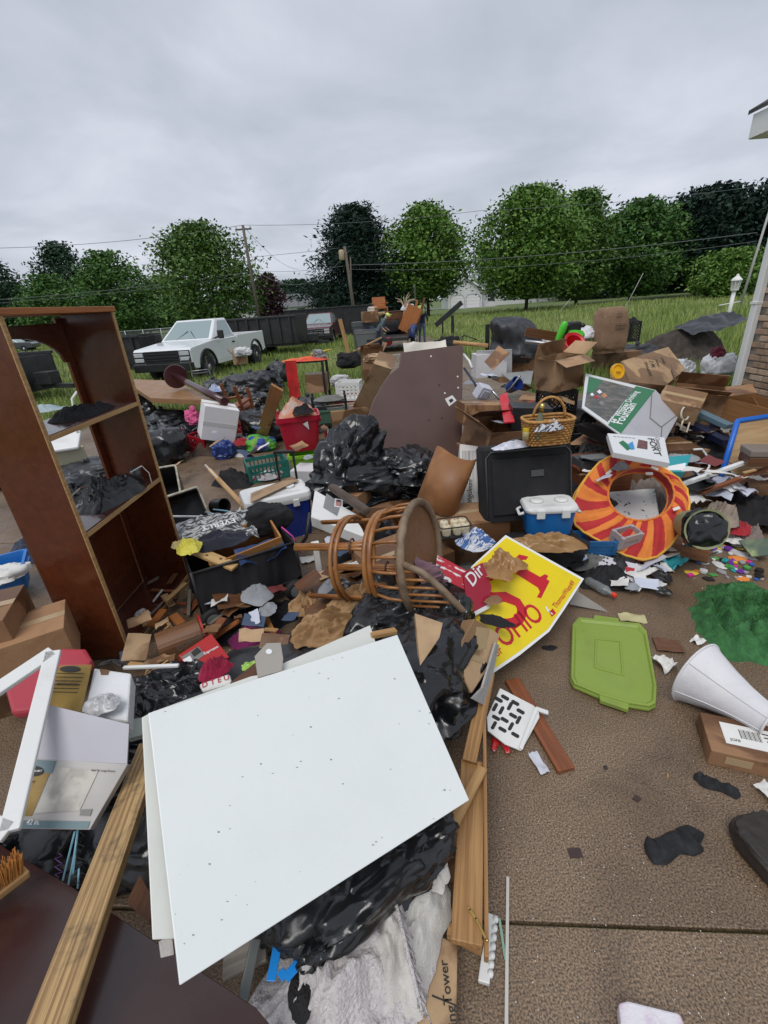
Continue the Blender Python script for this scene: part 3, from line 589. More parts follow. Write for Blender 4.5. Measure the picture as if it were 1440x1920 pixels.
# ---------------------------------------------------------------- vehicles
def arch(cx, r, cz, n=9): return [(cx+r*math.cos(R_(180*k/(n-1))), max(.42, cz+r*math.sin(R_(180*k/(n-1))))) for k in range(n)]
def wheel(T, x, y, r=.39, w_=.26, rimm=None):
    Mx = Matrix.Translation((x, y, r)) @ Matrix.Rotation(R_(90), 4, 'X')
    t_ = MB().lathe([(r*.62, -w_/2), (r*.93, -w_/2), (r, -w_/2+.04), (r, w_/2-.04), (r*.93, w_/2), (r*.62, w_/2)], 24, M=Mx).build('wheel', RUBBER, T, 40)
    s = 1 if y > 0 else -1; Mr = Matrix.Translation((x, y+s*w_*.36, r)) @ Matrix.Rotation(R_(-90*s), 4, 'X')
    MB().lathe([(r*.64, .02), (r*.6, .04), (r*.55, 0), (r*.3, .03), (r*.2, .06), (.01, .06)], 20, M=Mr).build('rim', rimm or METAL, t_, 40); return t_
GLASS = mat('auto_glass', (.24, .32, .32), .06, spec=.8, coat=.6, rvar=.02); TRIMB = plastic('trim_black', (.012, .012, .013), .5); LAMP = mat('headlamp', (.42, .44, .46), .10, (.62, .64, .66), 40, coat=.8)
def pickup(label, loc, yaw, m, chrome_grille=False, sc=1.):
    T = thing('pickup_truck', label, 'pickup truck', loc, (0, 0, R_(yaw))); T.scale = (sc,)*3; W = .97
    fx, rx, wr = 1.78, -1.85, .39
    b = MB(); b.xz([(2.62, .5), (2.70, .62), (2.70, 1.0), (2.60, 1.08), (1.30, 1.19), (1.2, 1.19), (-.42, 1.19), (-.42, .42), (fx-.49, .42)]+arch(fx, .49, .44)[::-1][1:]+[(2.5, .45)], -W, W)
    b.build('body', m, T, None, .035, seg=3)
    MB().xz([(2.55, 1.085), (2.2, 1.13), (1.35, 1.20), (1.35, 1.17), (2.55, 1.05)], -.62, .62).build('hood', m, T, None, .01)
    for s in (-1, 1):
        MB().xz([(-.46, 1.22), (-2.72, 1.22), (-2.74, .55), (rx-.5, .45)]+arch(rx, .49, .44)[1:-1][::-1]+[(rx+.5, .42), (-.46, .42)], s*W-s*.10 if s > 0 else -W, s*W if s > 0 else -W+.10).build('bed_side', m, T, None, .02)
        MB().tube([(fx+.5*math.cos(R_(a)), s*(W+.005), .44+.5*math.sin(R_(a))) for a in range(0, 181, 15)], .04, 6).build('wheel_arch', TRIMB, T, True); MB().tube([(rx+.5*math.cos(R_(a)), s*(W+.005), .44+.5*math.sin(R_(a))) for a in range(0, 181, 15)], .04, 6).build('wheel_arch', TRIMB, T, True)
        for x in (fx, rx): wheel(T, x, s*(W-.13), wr)
    MB().box((-2.70, 0, .88), (.07, 1.70, .66)).build('tailgate', m, T, None, .01); MB().box((-1.58, 0, .62), (2.16, 1.70, .06)).build('bed_floor', TRIMB, T); MB().box((-.50, 0, .9), (.06, 1.70, .56)).build('bed_front', m, T)
    z0, z1 = 1.19, 1.80; lo = [(1.28, -.93), (1.28, .93), (-.40, .93), (-.40, -.93)]; hi = [(.42, -.72), (.42, .72), (-.30, .72), (-.30, -.72)]
    P0 = [Vector((x, y, z0)) for x, y in lo]; P1 = [Vector((x, y, z1)) for x, y in hi]
    cab = MB().add(P0+P1, [(3, 2, 1, 0), (4, 5, 6, 7), (0, 1, 5, 4), (1, 2, 6, 5), (2, 3, 7, 6), (3, 0, 4, 7)]).build('cab', m, T, None, .05, seg=3)
    def win(i, j, u0, u1, v0, v1, nm):
        def bl(u, v): return P0[i].lerp(P0[j], u).lerp(P1[i].lerp(P1[j], u), v)
        q = [bl(u0, v0), bl(u1, v0), bl(u1, v1), bl(u0, v1)]; n = (q[1]-q[0]).cross(q[3]-q[0]).normalized(); 
        if n.dot(sum(q, Vector())/4-Vector((.3, 0, 1.4))) < 0: n = -n
        q2 = [p+n*.006 for p in q]+[p-n*.02 for p in q]
        MB().add(q2, [(0, 1, 2, 3), (7, 6, 5, 4), (0, 4, 5, 1), (1, 5, 6, 2), (2, 6, 7, 3), (3, 7, 4, 0)]).build(nm, GLASS, T)
    win(0, 1, .06, .94, .08, .92, 'windshield'); win(1, 2, .22, .90, .10, .88, 'side_window'); win(3, 0, .10, .78, .10, .88, 'side_window'); win(2, 3, .08, .92, .2, .85, 'rear_window')
    for s in (-1, 1):
        d = MB().box((.42, s*(W+.002), .85), (1.25, .012, .64)).build('door', m, T, None, .008); MB().box((-.08, s*(W+.02), 1.02), (.17, .03, .05)).build('handle', TRIMB, d, None, .01)
        mr = MB().box((1.0, s*(W+.17), 1.32), (.10, .20, .26)).build('side_mirror', TRIMB, T, None, .03); MB().tube([(1.0, s*(W-.05), 1.22), (1.0, s*(W+.12), 1.28)], .025, 6).build('mirror_arm', TRIMB, mr)
        h = MB().box((2.685, s*.77, .845), (.05, .36, .34)).build('headlight', TRIMB, T, None, .015); MB().box((2.705, s*.77, .925), (.05, .31, .12)).build('lamp_lens', LAMP, h, None, .015); MB().box((2.705, s*.77, .775), (.05, .31, .11)).build('lamp_lens', LAMP, h, None, .015)
        MB().tube([(1.22, s*.35, 1.225), (.92, s*.05, 1.47)], .012, 5).build('wiper', TRIMB, T)
    gm = CHROME if chrome_grille else TRIMB; b = MB()
    b.box((2.695, 0, .84), (.05, 1.16, .36), mi=1)
    for z in ((.72, .80, .90, .99) if chrome_grille else (.76, .93)): b.box((2.72, 0, z), (.03, 1.14, .03), mi=0)
    if chrome_grille: b.box((2.725, 0, .85), (.03, .05, .3)); b.box((2.72, .57, .85), (.04, .05, .32)); b.box((2.72, -.57, .85), (.04, .05, .32))
    else: b.box((2.73, 0, .845), (.025, 1.14, .06))
    b.build('grille', [gm, TRIMB], T, None, .006); MB().box((2.72, 0, .55), (.20, 1.96, .24)).build('front_bumper', TRIMB, T, None, .03); MB().box((-2.82, 0, .52), (.16, 1.9, .2)).build('rear_bumper', TRIMB, T, None, .03)
    return T
M_CARW = mat('car_white', (.76, .78, .79), .22, coat=.6, dirt=.12, dirtcol=(.3, .28, .25)); M_CARM = mat('car_maroon', (.10, .012, .018), .2, coat=.7, dirt=.1)
def mid_yaw(f_, r_): d = f_-r_; return math.degrees(math.atan2(d.y, d.x))
fw = G(352, 712); yaw = math.degrees(math.atan2(-3.7, -.75)); hd = Vector((math.cos(R_(yaw)), math.sin(R_(yaw)), 0))
pw = fw-hd*1.85*.95; pw.z = -.02; pickup('white pickup truck with black grille parked on the grass', pw, yaw, M_CARW, False, 1.06)
fm = G(600, 648); pm = fm+Vector((.1, 1.7, 0)); pm.z = -.02; pickup('maroon pickup truck with chrome grille by the dumpster', pm, -96, M_CARM, True, .95)
# dump trailers and roll-off container
M_DT = mat('trailer_black', (.018, .019, .02), .5, (.03, .03, .032), 4, dirt=.4, dirtcol=(.07, .055, .04), bump=.1, bscale=20)
def dump(label, loc, yaw, size, wheels=True, ribs=8, name='dump_trailer', floor=.55, group=None):
    L_, W_, Hh = size; T = thing(name, label, 'trailer' if wheels else 'dumpster', loc, (0, 0, R_(yaw)), group); z = floor
    for s in (-1, 1):
        MB().box((0, s*(W_/2-.03), z+Hh/2), (L_, .06, Hh)).build('side_wall', M_DT, T); MB().box((0, s*W_/2, z+Hh+.04), (L_+.06, .12, .08)).build('top_rail', M_DT, T, None, .01)
        for i in range(ribs): MB().box((-L_/2+L_*(i+.5)/ribs, s*(W_/2+.045), z+Hh/2), (.09, .085, Hh-.02)).build('rib', M_DT, T)
        MB().box((s*(L_/2-.03), 0, z+Hh/2), (.06, W_-.13, Hh-.01)).build('end_wall', M_DT, T)
        if wheels:
            for x in (-.75, .15): wheel(T, x-L_*.05, s*(W_/2+.02), .36, .22)
            MB().box((-.3-L_*.05, s*(W_/2+.02), .80), (2.0, .30, .05)).build('fender', M_DT, T, None, .01)
    MB().box((0, 0, z-.06), (L_-.02, W_-.08, .12)).build('floor', M_DT, T)
    if wheels: MB().bar((L_/2, 0, .5), (L_/2+1.3, 0, .45), .14, .12).build('tongue', M_DT, T); MB().box((L_/2+.5, 0, .7), (.5, .4, .35)).build('hydraulic_box', M_DT, T, None, .02)
    return T
d1 = G(500, 668); d1.z = -.02; dump('black dump trailer right behind the white pickup', d1+Vector((-.3, 1.1, 0)), -8, (4.2, 2.0, 1.15))
d2 = A(630, 640, 35); d2.z = -.02; dump('tall black roll off dumpster behind the maroon pickup', d2, 3, (6.5, 2.4, 1.75), False, 11, 'roll_off_dumpster', .15)
d3 = A(250, 680, 21.0); d3.z = -.02; dump('black trailer standing in grass left of the white pickup', d3+Vector((-.3, 0, 0)), -4, (2.6, 1.8, 1.05), True, 5, floor=.35)
d4 = A(20, 735, 14.0); d4.z = -.02; dump('black trailer seen through the upper bookcase shelf', d4+Vector((-.9, .3, 0)), -12, (3.6, 1.8, .85), True, 6, floor=.45)
# far car on the road
c0 = A(18, 640, 46); c0.z = 0; CT = thing('parked_car', 'dark grey car on the far left road', 'car', c0, (0, 0, R_(12)))
MB().xz([(-2.1, .35), (2.1, .35), (2.15, .7), (1.9, .85), (1.0, .92), (-1.6, .98), (-2.1, .9)], -.85, .85).build('body', mat('car_grey', (.06, .065, .07), .25, coat=.6), CT, None, .06)
MB().add([(1., -.8, .9), (1., .8, .9), (-1.6, .8, .95), (-1.6, -.8, .95), (.3, -.6, 1.4), (.3, .6, 1.4), (-1.1, .6, 1.4), (-1.1, -.6, 1.4)], [(4, 5, 6, 7), (0, 1, 5, 4), (1, 2, 6, 5), (2, 3, 7, 6), (3, 0, 4, 7)]).build('cabin', GLASS, CT, None, .05)
for x in (-1.3, 1.3):
    for s in (-1, 1): wheel(CT, x, s*.78, .32, .2)
# ---------------------------------------------------------------- loaded trailer and its load
tl = A(735, 655, 22.3); tl.z = 0; TL = thing('utility_trailer', 'low utility trailer with blue fenders loaded with furniture', 'trailer', tl, (0, 0, R_(80)))
M_BLUF = paint('fender_blue', (.02, .045, .16)); MB().box((.4, 0, .52), (3.6, 1.8, .12)).build('deck', M_DT, TL)
for s in (-1, 1):
    for x in (-.1, .68): wheel(TL, x, s*1.02, .36, .2, M_GALV)
    MB().tube([(-.6, s*1.02, .5), (-.45, s*1.02, .82), (-.1, s*1.02, .90), (.7, s*1.02, .90), (1.05, s*1.02, .82), (1.2, s*1.02, .5)], .13, 6).build('fender', M_BLUF, TL, True)
    MB().box((.4, s*.93, .86), (3.6, .05, .05)).build('side_rail', M_DT, TL)
    for x in (-1.35, -.2, 1, 2.15): MB().box((x, s*.93, .72), (.05, .05, .30)).build('stake', M_DT, TL)
MB().bar((2.2, 0, .5), (3.4, 0, .48), .1, .1).build('tongue', M_DT, TL)
def tp(px, py, dist): return A(px, py, dist)
ZL = .585
def onbed(px, dist): p = A(px, 600, dist); p.z = ZL; return p
M_ORW = wood('orange', (.42, .15, .035), (.28, .085, .02)); M_BRW = wood('brown', (.16, .065, .025), (.09, .035, .014)); M_PINE = wood('pine', (.50, .30, .12), (.34, .18, .065), .55)
def binthing(label, px, dist, size, m, z=ZL, yaw=0, **k): p = A(px, 600, dist); p.z = z; return tote(label, p, size, m, yaw, **k)
M_GB = plastic('grey_bin', (.10, .105, .11)); 
binthing('dark grey bin standing at the left end of the loaded trailer', 676, 22.6, (.8, .6, 1.25), M_GB, 0., 5, taper=.85, lid=M_GB)
binthing('lower grey bin in front of the tall dark bin', 690, 21.4, (1.2, .7, .95), plastic('grey_bin2', (.16, .165, .17)), 0, -4, lid=M_GB)
carton('brown carton on the grey bin by the trailer', A(694, 604, 22.2)+Vector((0, 0, 0)), (.7, .5, .45), 10, k=1)
def dresser(label, loc, size, m, yaw, legs=.0, name='dresser', dr=3):
    sx, sy, sz = size; T = thing(name, label, 'dresser', loc, (0, 0, R_(yaw))); MB().box((0, 0, sz/2), (sx, sy, sz-.03)).build('body', m, T, None, .01); MB().box((0, 0, sz), (sx+.06, sy+.06, .03)).build('top', m, T, None, .006)
    for k in range(dr):
        h = (sz-.12)/dr; d = MB().box((0, -sy/2-.008, .06+h*(k+.5)), (sx*.9, .016, h*.9)).build('drawer', m, T, None, .004); MB().lathe([(.012, 0), (.02, .02), (.01, .03)], 8, M=Matrix.Translation((0, -sy/2-.016, .06+h*(k+.5))) @ Matrix.Rotation(R_(90), 4, 'X')).build('knob', BRASS, d)
    return T
dresser('brown wooden dresser loaded on the trailer', onbed(742, 23.8), (1.0, .5, 1.0), M_BRW, 4)
T = thing('wooden_armchair', 'orange wooden armchair upside up on top of the load', 'chair', onbed(722, 23.8)+Vector((-.2, 0, .95)), (0, 0, R_(10)))
T.scale = (.8, .8, .8); MB().box((0, 0, .30), (.8, .7, .12)).build('seat', M_ORW, T, None, .02); MB().box((0, .3, .62), (.8, .08, .55), Matrix.Rotation(R_(-12), 3, 'X')).build('backrest', M_ORW, T, None, .02)
for s in (-1, 1):
    MB().box((s*.4, 0, .55), (.09, .7, .06)).build('armrest', M_ORW, T, None, .01)
    for q in (-1, 1): MB().box((s*.36, q*.3, .13), (.08, .08, .30)).build('leg', M_ORW, T)
T = thing('wicker_tree', 'bare branching white antler like decoration on top of the load', 'decoration', onbed(760, 24.1)+Vector((0, 0, 1.0)))
b = MB(); rr_ = random.Random(4)
for k in range(14):
    a = rr_.uniform(-1.2, 1.2); l = rr_.uniform(.4, .75); p1 = Vector((math.sin(a)*l*.5, rr_.uniform(-.1, .1), .2+math.cos(a)*l*.6)); p2 = p1+Vector((math.sin(a*1.6)*l*.5, 0, math.cos(a*1.6)*l*.35)); b.tube([(0, 0, 0), p1, p2], [.03, .022, .01], 5)
b.build('branches', mat('antler', (.46, .36, .26), .7), T, True); MB().lathe([(.12, -.02), (.10, .1), (.03, .2)], 10).build('base', M_BRW, T, True)
plank('orange wooden door standing on edge at the trailer fender', onbed(766, 22.9)+Vector((-.2, 0, .1)), onbed(766, 22.9)+Vector((.35, .1, 1.15)), .7, .06, M_ORW, (0, 1, 0), 'wooden_door', 'door')
for i, (px, dz, sz, m_, lb) in enumerate([(708, .85, (.9, .6, .25), fabric('tan', (.45, .30, .14)), 'tan cushion squashed on the trailer load'), (700, 1.05, (.5, .4, .3), fabric('cream', (.55, .5, .42)), 'cream bundle on top of the load'), (765, .95, (.6, .5, .4), fabric('white', (.62, .62, .62)), 'white bundle beside the antler decoration'), (785, .75, (.5, .4, .5), fabric('lime', (.42, .5, .12)), 'yellow green bundle at the right end of the load'), (735, .0, (1.0, .8, .9), BLKF, 'black stuffed bundle deep in the trailer')]):
    p = onbed(px, 23.7); p.z += dz; bag(lb, p, sz, 60+i, m_, knot=False, name='bundle', cat='bundle', nu=30, nv=18)
for i, px in enumerate((752, 770, 780)): p = onbed(px, 23.4); plank(['pale pine board leaning in the trailer load', 'orange board leaning in the trailer load', 'dark brown board leaning in the trailer load'][i], p+Vector((0, 0, .1)), p+Vector((.25+.1*i, .1, 1.3+.1*i)), .10, .03, [M_PINE, M_ORW, M_BRW][i], (0, 1, 0), 'wooden_plank', 'plank')
p = onbed(780, 24.2); rod('upright dark pole standing in the trailer load', [p, p+Vector((0, 0, 2.1))], .04, TRIMB, 'dark_pole', 'pole')
T = thing('stop_lamp', 'round red reflector lamp low on the trailer', 'lamp', G(728, 640, .45)); MB().lathe([(.16, -.04), (.18, 0), (.15, .05), (.05, .07)], 16, M=Matrix.Rotation(R_(90), 4, 'X')).build('lens', plastic('red', (.45, .02, .03)), T, True); MB().lathe([(.19, -.05), (.19, -.03)], 16, M=Matrix.Rotation(R_(90), 4, 'X')).build('bezel', TRIMB, T)
p = G(655, 668); plank('pale wooden post standing left of the grey bins', p, p+Vector((-.25, 0, 1.5)), .16, .10, M_PINE, (0, 1, 0), 'wooden_post', 'post'); plank('yellowish pole resting across the grey bins', G(662, 660, .5), G(715, 633, .8), .05, .05, M_PINE, name='wooden_pole', cat='pole')
sheet('pale grey mat lying on the grass by the trailer', G(655, 668)+Vector((-.2, -.3, .03)), (1.0, .6), paint('mat_grey', (.3, .31, .31)), 10, seed=3, name='grey_mat', cat='mat')
# pole barn style lawn tool beside the people
q = G(845, 640); T = thing('log_splitter', 'dark machine with slanted boom standing on the lawn by the people', 'machine', q)
MB().box((.1, 0, .6), (.14, .14, 1.2)).build('mast', M_DT, T); MB().bar((-.75, 0, .8), (.55, 0, 1.75), .2, .22).build('boom', M_DT, T); MB().box((-.4, 0, .55), (.08, .08, 1.0)).build('strut', M_DT, T); MB().box((0, 0, .05), (1.6, .5, .1)).build('base', M_DT, T)
# ---------------------------------------------------------------- people
SKIN = mat('skin', (.50, .30, .22), .6, (.44, .25, .18), 6); HAIRG = mat('hair_grey', (.42, .40, .37), .8)
def person(label, loc, yaw, top, pants, hair, h=1.72, bend=0., arm=20, cap=None, group=None):
    s = h/1.72; me = bpy.data.meshes.new('person'); J = {}
    def rb_(p, k=1.): # bend the upper body forward (+x) at the hip
        z = p[2]-.95; a = R_(bend)*k; return (p[0]+z*math.sin(a), p[1], .95+z*math.cos(a)) if z > 0 else p
    P = []; Rr = []; Ed = []
    def add(n, p, r, par=None):
        J[n] = len(P); P.append(Vector(rb_(p))*s); Rr.append(r if isinstance(r, tuple) else (r, r))
        if par: Ed.append((J[par], J[n]))
    add('pel', (0, 0, .95), (.15, .12)); add('waist', (0, 0, 1.12), (.145, .11), 'pel'); add('chest', (0, 0, 1.32), (.175, .125), 'waist'); add('neck0', (0, 0, 1.44), (.10, .08), 'chest'); add('neck', (.01, 0, 1.50), .055, 'neck0'); add('head', (.02, 0, 1.60), (.08, .095), 'neck'); add('crown', (.015, 0, 1.68), (.065, .075), 'head')
    for sd, q in (('l', 1), ('r', -1)):
        fx_ = .05*q; add('hip'+sd, (0, q*.10, .88), .10, 'pel'); add('kn'+sd, (fx_, q*.12, .48), .068, 'hip'+sd); add('an'+sd, (fx_-.03, q*.13, .09), .045, 'kn'+sd); add('to'+sd, (fx_+.15, q*.15, .035), .035, 'an'+sd)
        a = R_(arm+8*q); sh = (0, q*.19, 1.40); el = (math.sin(a)*.1, q*.27, 1.12); wr = (math.sin(a)*.40, q*.25, .90+.06*math.sin(a)); ha = (wr[0]+.07, q*.24, wr[2]-.06)
        add('sh'+sd, sh, .065, 'chest'); add('el'+sd, el, .048, 'sh'+sd); add('wr'+sd, wr, .032, 'el'+sd); add('ha'+sd, ha, (.036, .022), 'wr'+sd)
        for k in range(4): add('f%d%s' % (k, sd), (ha[0]+.075-.008*abs(k-1), ha[1]+(k-1.5)*.017, ha[2]-.035), .0085, 'ha'+sd)
        add('th'+sd, (ha[0]+.03, ha[1]-q*.045, ha[2]+.005), .010, 'ha'+sd)
    me.from_pydata(P, Ed, []); o = bpy.data.objects.new('person', me); COL.objects.link(o)
    sk = o.modifiers.new('skin', 'SKIN'); lay = me.skin_vertices[0] if me.skin_vertices else None
    if lay is None:
        bpy.context.view_layer.objects.active = o; me.attributes.new('skin', 'FLOAT', 'POINT') if False else None
    return o, me, Rr, s, (top, pants, hair, label, loc, yaw, cap, group, J)
def make_person(*a, **k):
    o, me, Rr, s, (top, pants, hair, label, loc, yaw, cap, group, J) = person(*a, **k)
    if not me.skin_vertices:
        for ob in bpy.context.selected_objects: ob.select_set(False)
        bpy.context.view_layer.objects.active = o; o.select_set(True); bpy.ops.mesh.customdata_skin_add()
    for i, r in enumerate(Rr): me.skin_vertices[0].data[i].radius = (r[0]*s, r[1]*s); me.skin_vertices[0].data[i].use_root = (i == 0)
    sb = o.modifiers.new('sub', 'SUBSURF'); sb.levels = 2; sb.render_levels = 2
    dg = bpy.context.evaluated_depsgraph_get(); m2 = bpy.data.meshes.new_from_object(o.evaluated_get(dg)); bpy.data.objects.remove(o)
    m2.materials.clear(); co = [v.co.copy() for v in me.vertices]; hd = co[J['head']]; nk = co[J['neck']]; pel = co[J['pel']]; wr = [co[J['wrl']], co[J['wrr']]]; an = [co[J['anl']], co[J['anr']]]
    for mm_ in (top, pants, SKIN, hair, RUBBER): m2.materials.append(mm_)
    for p in m2.polygons:
        c = p.center; p.use_smooth = True; ax = (hd-nk).normalized(); t_ = (c-nk).dot(ax)
        if t_ > .0 and (c-hd).length < .22*s: p.material_index = 3 if ((c-hd).x < -.01 and t_ > .05) or t_ > .16*s else 2
        elif min((c-w_).length for w_ in wr) < .12*s and c.z < 1.2*s and abs(c.y) > .17*s: p.material_index = 2
        elif c.z < .10*s: p.material_index = 4
        elif (c-pel).z < -.02: p.material_index = 1
    ob = bpy.data.objects.new('person', m2); COL.objects.link(ob); ob.location = loc; ob.rotation_euler = (0, 0, R_(yaw)); tag(ob, label, 'person', group)
    if cap:
        Mx = Matrix.Translation(hd+(hd-nk).normalized()*.03) @ (hd-nk).to_track_quat('Z', 'Y').to_matrix().to_4x4(); MB().lathe([(.115, 0), (.118, .03), (.09, .09), (.03, .11)], 16, M=Mx).build('cap', cap, ob, True)
        MB().tube([hd+Vector((.08, -.05, .05)), hd+Vector((.19, 0, .045)), hd+Vector((.08, .05, .05))], .018, 6).build('cap_peak', cap, ob, True)
    # face
    fz = hd+Vector((.0, 0, -.005)); MB().lathe([(.016, 0), (.010, .03), (.004, .04)], 8, M=Matrix.Translation(fz+Vector((.085, 0, -.02))) @ Matrix.Rotation(R_(70), 4, 'Y')).build('nose', SKIN, ob, True)
    for q in (-1, 1):
        MB().lathe([(.002, -.012), (.012, 0), (.002, .012)], 8, M=Matrix.Translation(fz+Vector((.078, q*.033, .012)))).build('eye', INK, ob, True); MB().lathe([(.004, -.02), (.018, 0), (.004, .02)], 8, sx=.6, M=Matrix.Translation(fz+Vector((0, q*.088, 0)))).build('ear', SKIN, ob, True)
    MB().box(fz+Vector((.083, 0, -.055)), (.012, .045, .008)).build('mouth', mat('lip', (.30, .12, .10), .6), ob)
    return ob
DEN = fabric('denim', (.10, .15, .22), (.06, .095, .15)); NAVY = fabric('navy_jacket', (.022, .03, .062), (.014, .02, .042))
p = G(792, 645); make_person('person in navy jacket and jeans walking beside the trailer', (p.x, p.y, 0), 75, NAVY, DEN, HAIRG, 1.75, 4)
p = G(781, 641); make_person('person in dark jacket standing behind the one in jeans', (p.x-.25, p.y+.9, 0), -100, fabric('dark_jacket', (.03, .035, .045)), DEN, SKIN, 1.80, 0, 10)
p = G(712, 662); make_person('person with yellow cap and blue grey jacket bending at the bins', (p.x, p.y, 0), -10, fabric('blue_grey', (.10, .14, .17)), NAVY, HAIRG, 1.72, 38, 55, mat('hi_vis', (.62, .68, .16), .7))
# ---------------------------------------------------------------- THE JUNK: bookcase at the left
RED = plastic('red_tote', (.40, .008, .028)); LIME = plastic('lime', (.22, .50, .04)); TEAL = plastic('teal', (.02, .17, .14)); BLUE = plastic('blue', (.01, .035, .24)); REDC = plastic('red_crate', (.36, .012, .02)); SKYB = plastic('sky_blue', (.015, .16, .50))
M_CASE = wood('case', (.115, .028, .009), (.085, .020, .007), .30, 1.4, coat=.35, bump=.08); M_RAW = wood('raw', (.50, .31, .13), (.36, .20, .08), .6); M_WET = wood('wet_shelf', (.10, .028, .016), (.07, .018, .010), .12, 1.4, coat=.6, bump=.1)
M_OLD = wood('weathered', (.47, .29, .125), (.27, .16, .075), .6, 2., bump=.5); M_MAR = mat('maroon_veneer', (.042, .016, .014), .25, (.055, .022, .018), 2, coat=.35, bump=.04, bscale=12, dirt=.12, rvar=.1); M_RED = wood('reddish', (.26, .085, .03), (.17, .05, .018), .5)
BL, BR = G(245, 1236), G(356, 1082); bx = (BR-BL); bw_ = bx.length; bxn = bx.normalized(); by = Vector((-bxn.y, bxn.x, 0)); CH = 2.08; CD = .34
BC = thing('bookcase', 'open reddish brown wooden bookcase standing at the left of the junk', 'bookcase', BL, (0, 0, math.atan2(bx.y, bx.x)))
# local x along the opening, local y back (away), z up ; outer face of the near side panel is seen
for x in (.013, bw_-.013): MB().box((x, CD/2, CH/2), (.026, CD, CH-.03)).build('side_panel', M_CASE, BC, None, .002)
for x in (.013, bw_-.013): MB().box((x, -.004, CH/2), (.027, .007, CH-.032)).build('edge_strip', M_RAW, BC)
MB().box((bw_/2, CD/2, CH), (bw_+.03, CD+.03, .032)).build('top', M_ORW, BC, None, .003)
zs = (.035, .90, 1.47)
for i, z in enumerate(zs):
    sh = MB().box((bw_/2, CD/2+.004, z), (bw_-.056, CD-.012, .028)).build('shelf', M_WET, BC, None, .002); MB().box((bw_/2, -.006, z), (bw_-.058, .007, .027)).build('edge_strip', M_RAW, sh)
for x in (.05, bw_-.05): MB().box((x, CD+.010, CH/2), (.07, .018, CH-.06)).build('stile', M_CASE, BC)
ap = [(.086, CH-.06), (.086, CH-.30)]+[(bw_/2-(bw_/2-.12)*math.cos(R_(a)), CH-.30+.17*math.sin(R_(a))) for a in range(0, 181, 15)]+[(bw_-.086, CH-.30), (bw_-.086, CH-.06)]
MB().xz(ap[::-1], CD+.001, CD+.019).build('arched_rail', M_CASE, BC)
MB().box((bw_/2, CD+.012, .46), (bw_-.19, .008, .84)).build('back_panel', M_CASE, BC)
def BCp(x, y, z): return BL + bxn*x + by*y + Vector((0, 0, z))
ya = math.degrees(math.atan2(bx.y, bx.x))
cloth('black shiny jacket heaped on the middle bookcase shelf', BCp(bw_*.62, .16, .915), (.62, .34), 5, mat('nylon', (.010, .010, .012), .3, (.02, .02, .022), 5, bump=.3, bscale=30), ya, h=.17, name='jacket', cat='jacket')
cloth('black folded trousers lying on the upper bookcase shelf', BCp(bw_*.60, .17, 1.485), (.55, .26), 6, BLKF, ya, h=.12, name='trousers', cat='trousers')
rod('white drawstring hanging out of the black jacket', [BCp(.65, .02, 1.06), BCp(.72, -.03, 1.08), BCp(.80, -.02, 1.0), BCp(.78, -.03, .93)], .004, PAPER, 'drawstring', 'cord')
p = BCp(bw_*.90, .12, .915); T = thing('glass_tumbler', 'small clear glass tumbler beside the black jacket on the shelf', 'glass', p); MB().lathe([(.030, .002), (.037, .10), (.034, .10), (.027, .006)], 18).build('cup', mat('clear_glass', (.9, .95, .95), .03, trans=.95), T, True)
p = BCp(.10, .15, 1.485); T = thing('picture_block', 'red and green Christmas picture block on the upper shelf', 'picture', p, (R_(-8), 0, R_(ya+10)))
MB().box((0, 0, .14), (.18, .03, .28)).build('block', mat('xmas', (.26, .02, .025), .6, (.05, .09, .03), 9), T, None, .006); MB().box((0, -.017, .20), (.07, .006, .06)).build('printed_patch', fabric('cream', (.55, .5, .42)), T, None, .02); MB().box((0, -.017, .06), (.16, .006, .10)).build('printed_band', INKR, T)
# left: far junk between bookcase and truck
tt = slab('wooden_tabletop', [(228, 710), (330, 714), (400, 750), (282, 746)], (G(228, 710, .78), G(400, 750, .74), G(282, 746, .74)), .09, wood('table', (.37, .20, .09), (.26, .13, .055)), 'wooden tabletop lying flat over black bags beyond the bookcase', 'tabletop', bevel=.006)
a_, b_ = G(330, 706, 1.0), G(420, 752, .80); T = thing('pedestal_table', 'maroon round pedestal tipped on its side on the wooden tabletop', 'table', a_, (b_-a_).to_track_quat('Z', 'Y').to_matrix())
L_ = (b_-a_).length; M_PED = mat('maroon_gloss', (.055, .015, .018), .25, coat=.4, dirt=.15); MB().lathe([(.21, -.02), (.22, 0), (.21, .02), (.06, .03)], 28).build('base_disc', M_PED, T, 40); MB().lathe([(.065, .02), (.05, L_*.3), (.06, L_*.6), (.055, L_)], 16).build('post', M_PED, T, True); MB().lathe([(.07, L_-.02), (.08, L_), (.06, L_+.02)], 20).build('collar', M_PED, T, 40)
for k in range(4): MB().lathe([(.022, -.03), (.022, -.018)], 8, M=Matrix.Translation((.15*math.cos(k*1.57), .15*math.sin(k*1.57), 0))).build('rubber_foot', RUBBER, T)
BG = 'black bags at the foot of the far tabletop'
for i, (x, y, z, s) in enumerate([(268, 806, .12, (.85, .7, .55)), (322, 812, .10, (.8, .7, .5)), (300, 850, 0, (.7, .6, .42)), (365, 830, .0, (.55, .5, .42)), (250, 775, .25, (.7, .6, .45))]):
    bag(['big black sack under the wooden tabletop', 'shiny black sack beside the pink bag', 'slumped black sack behind the bookcase side', 'small black sack against the lower red crate', 'black sack wedged against the bookcase back'][i], G(x, y, z), s, 10+i, BAG, i*40)
bag('bright pink cloth bag on the black sacks', G(364, 795, .38), (.22, .2, .30), 17, fabric('pink', (.75, .12, .30)), 20, folds=.15, name='pink_bag')
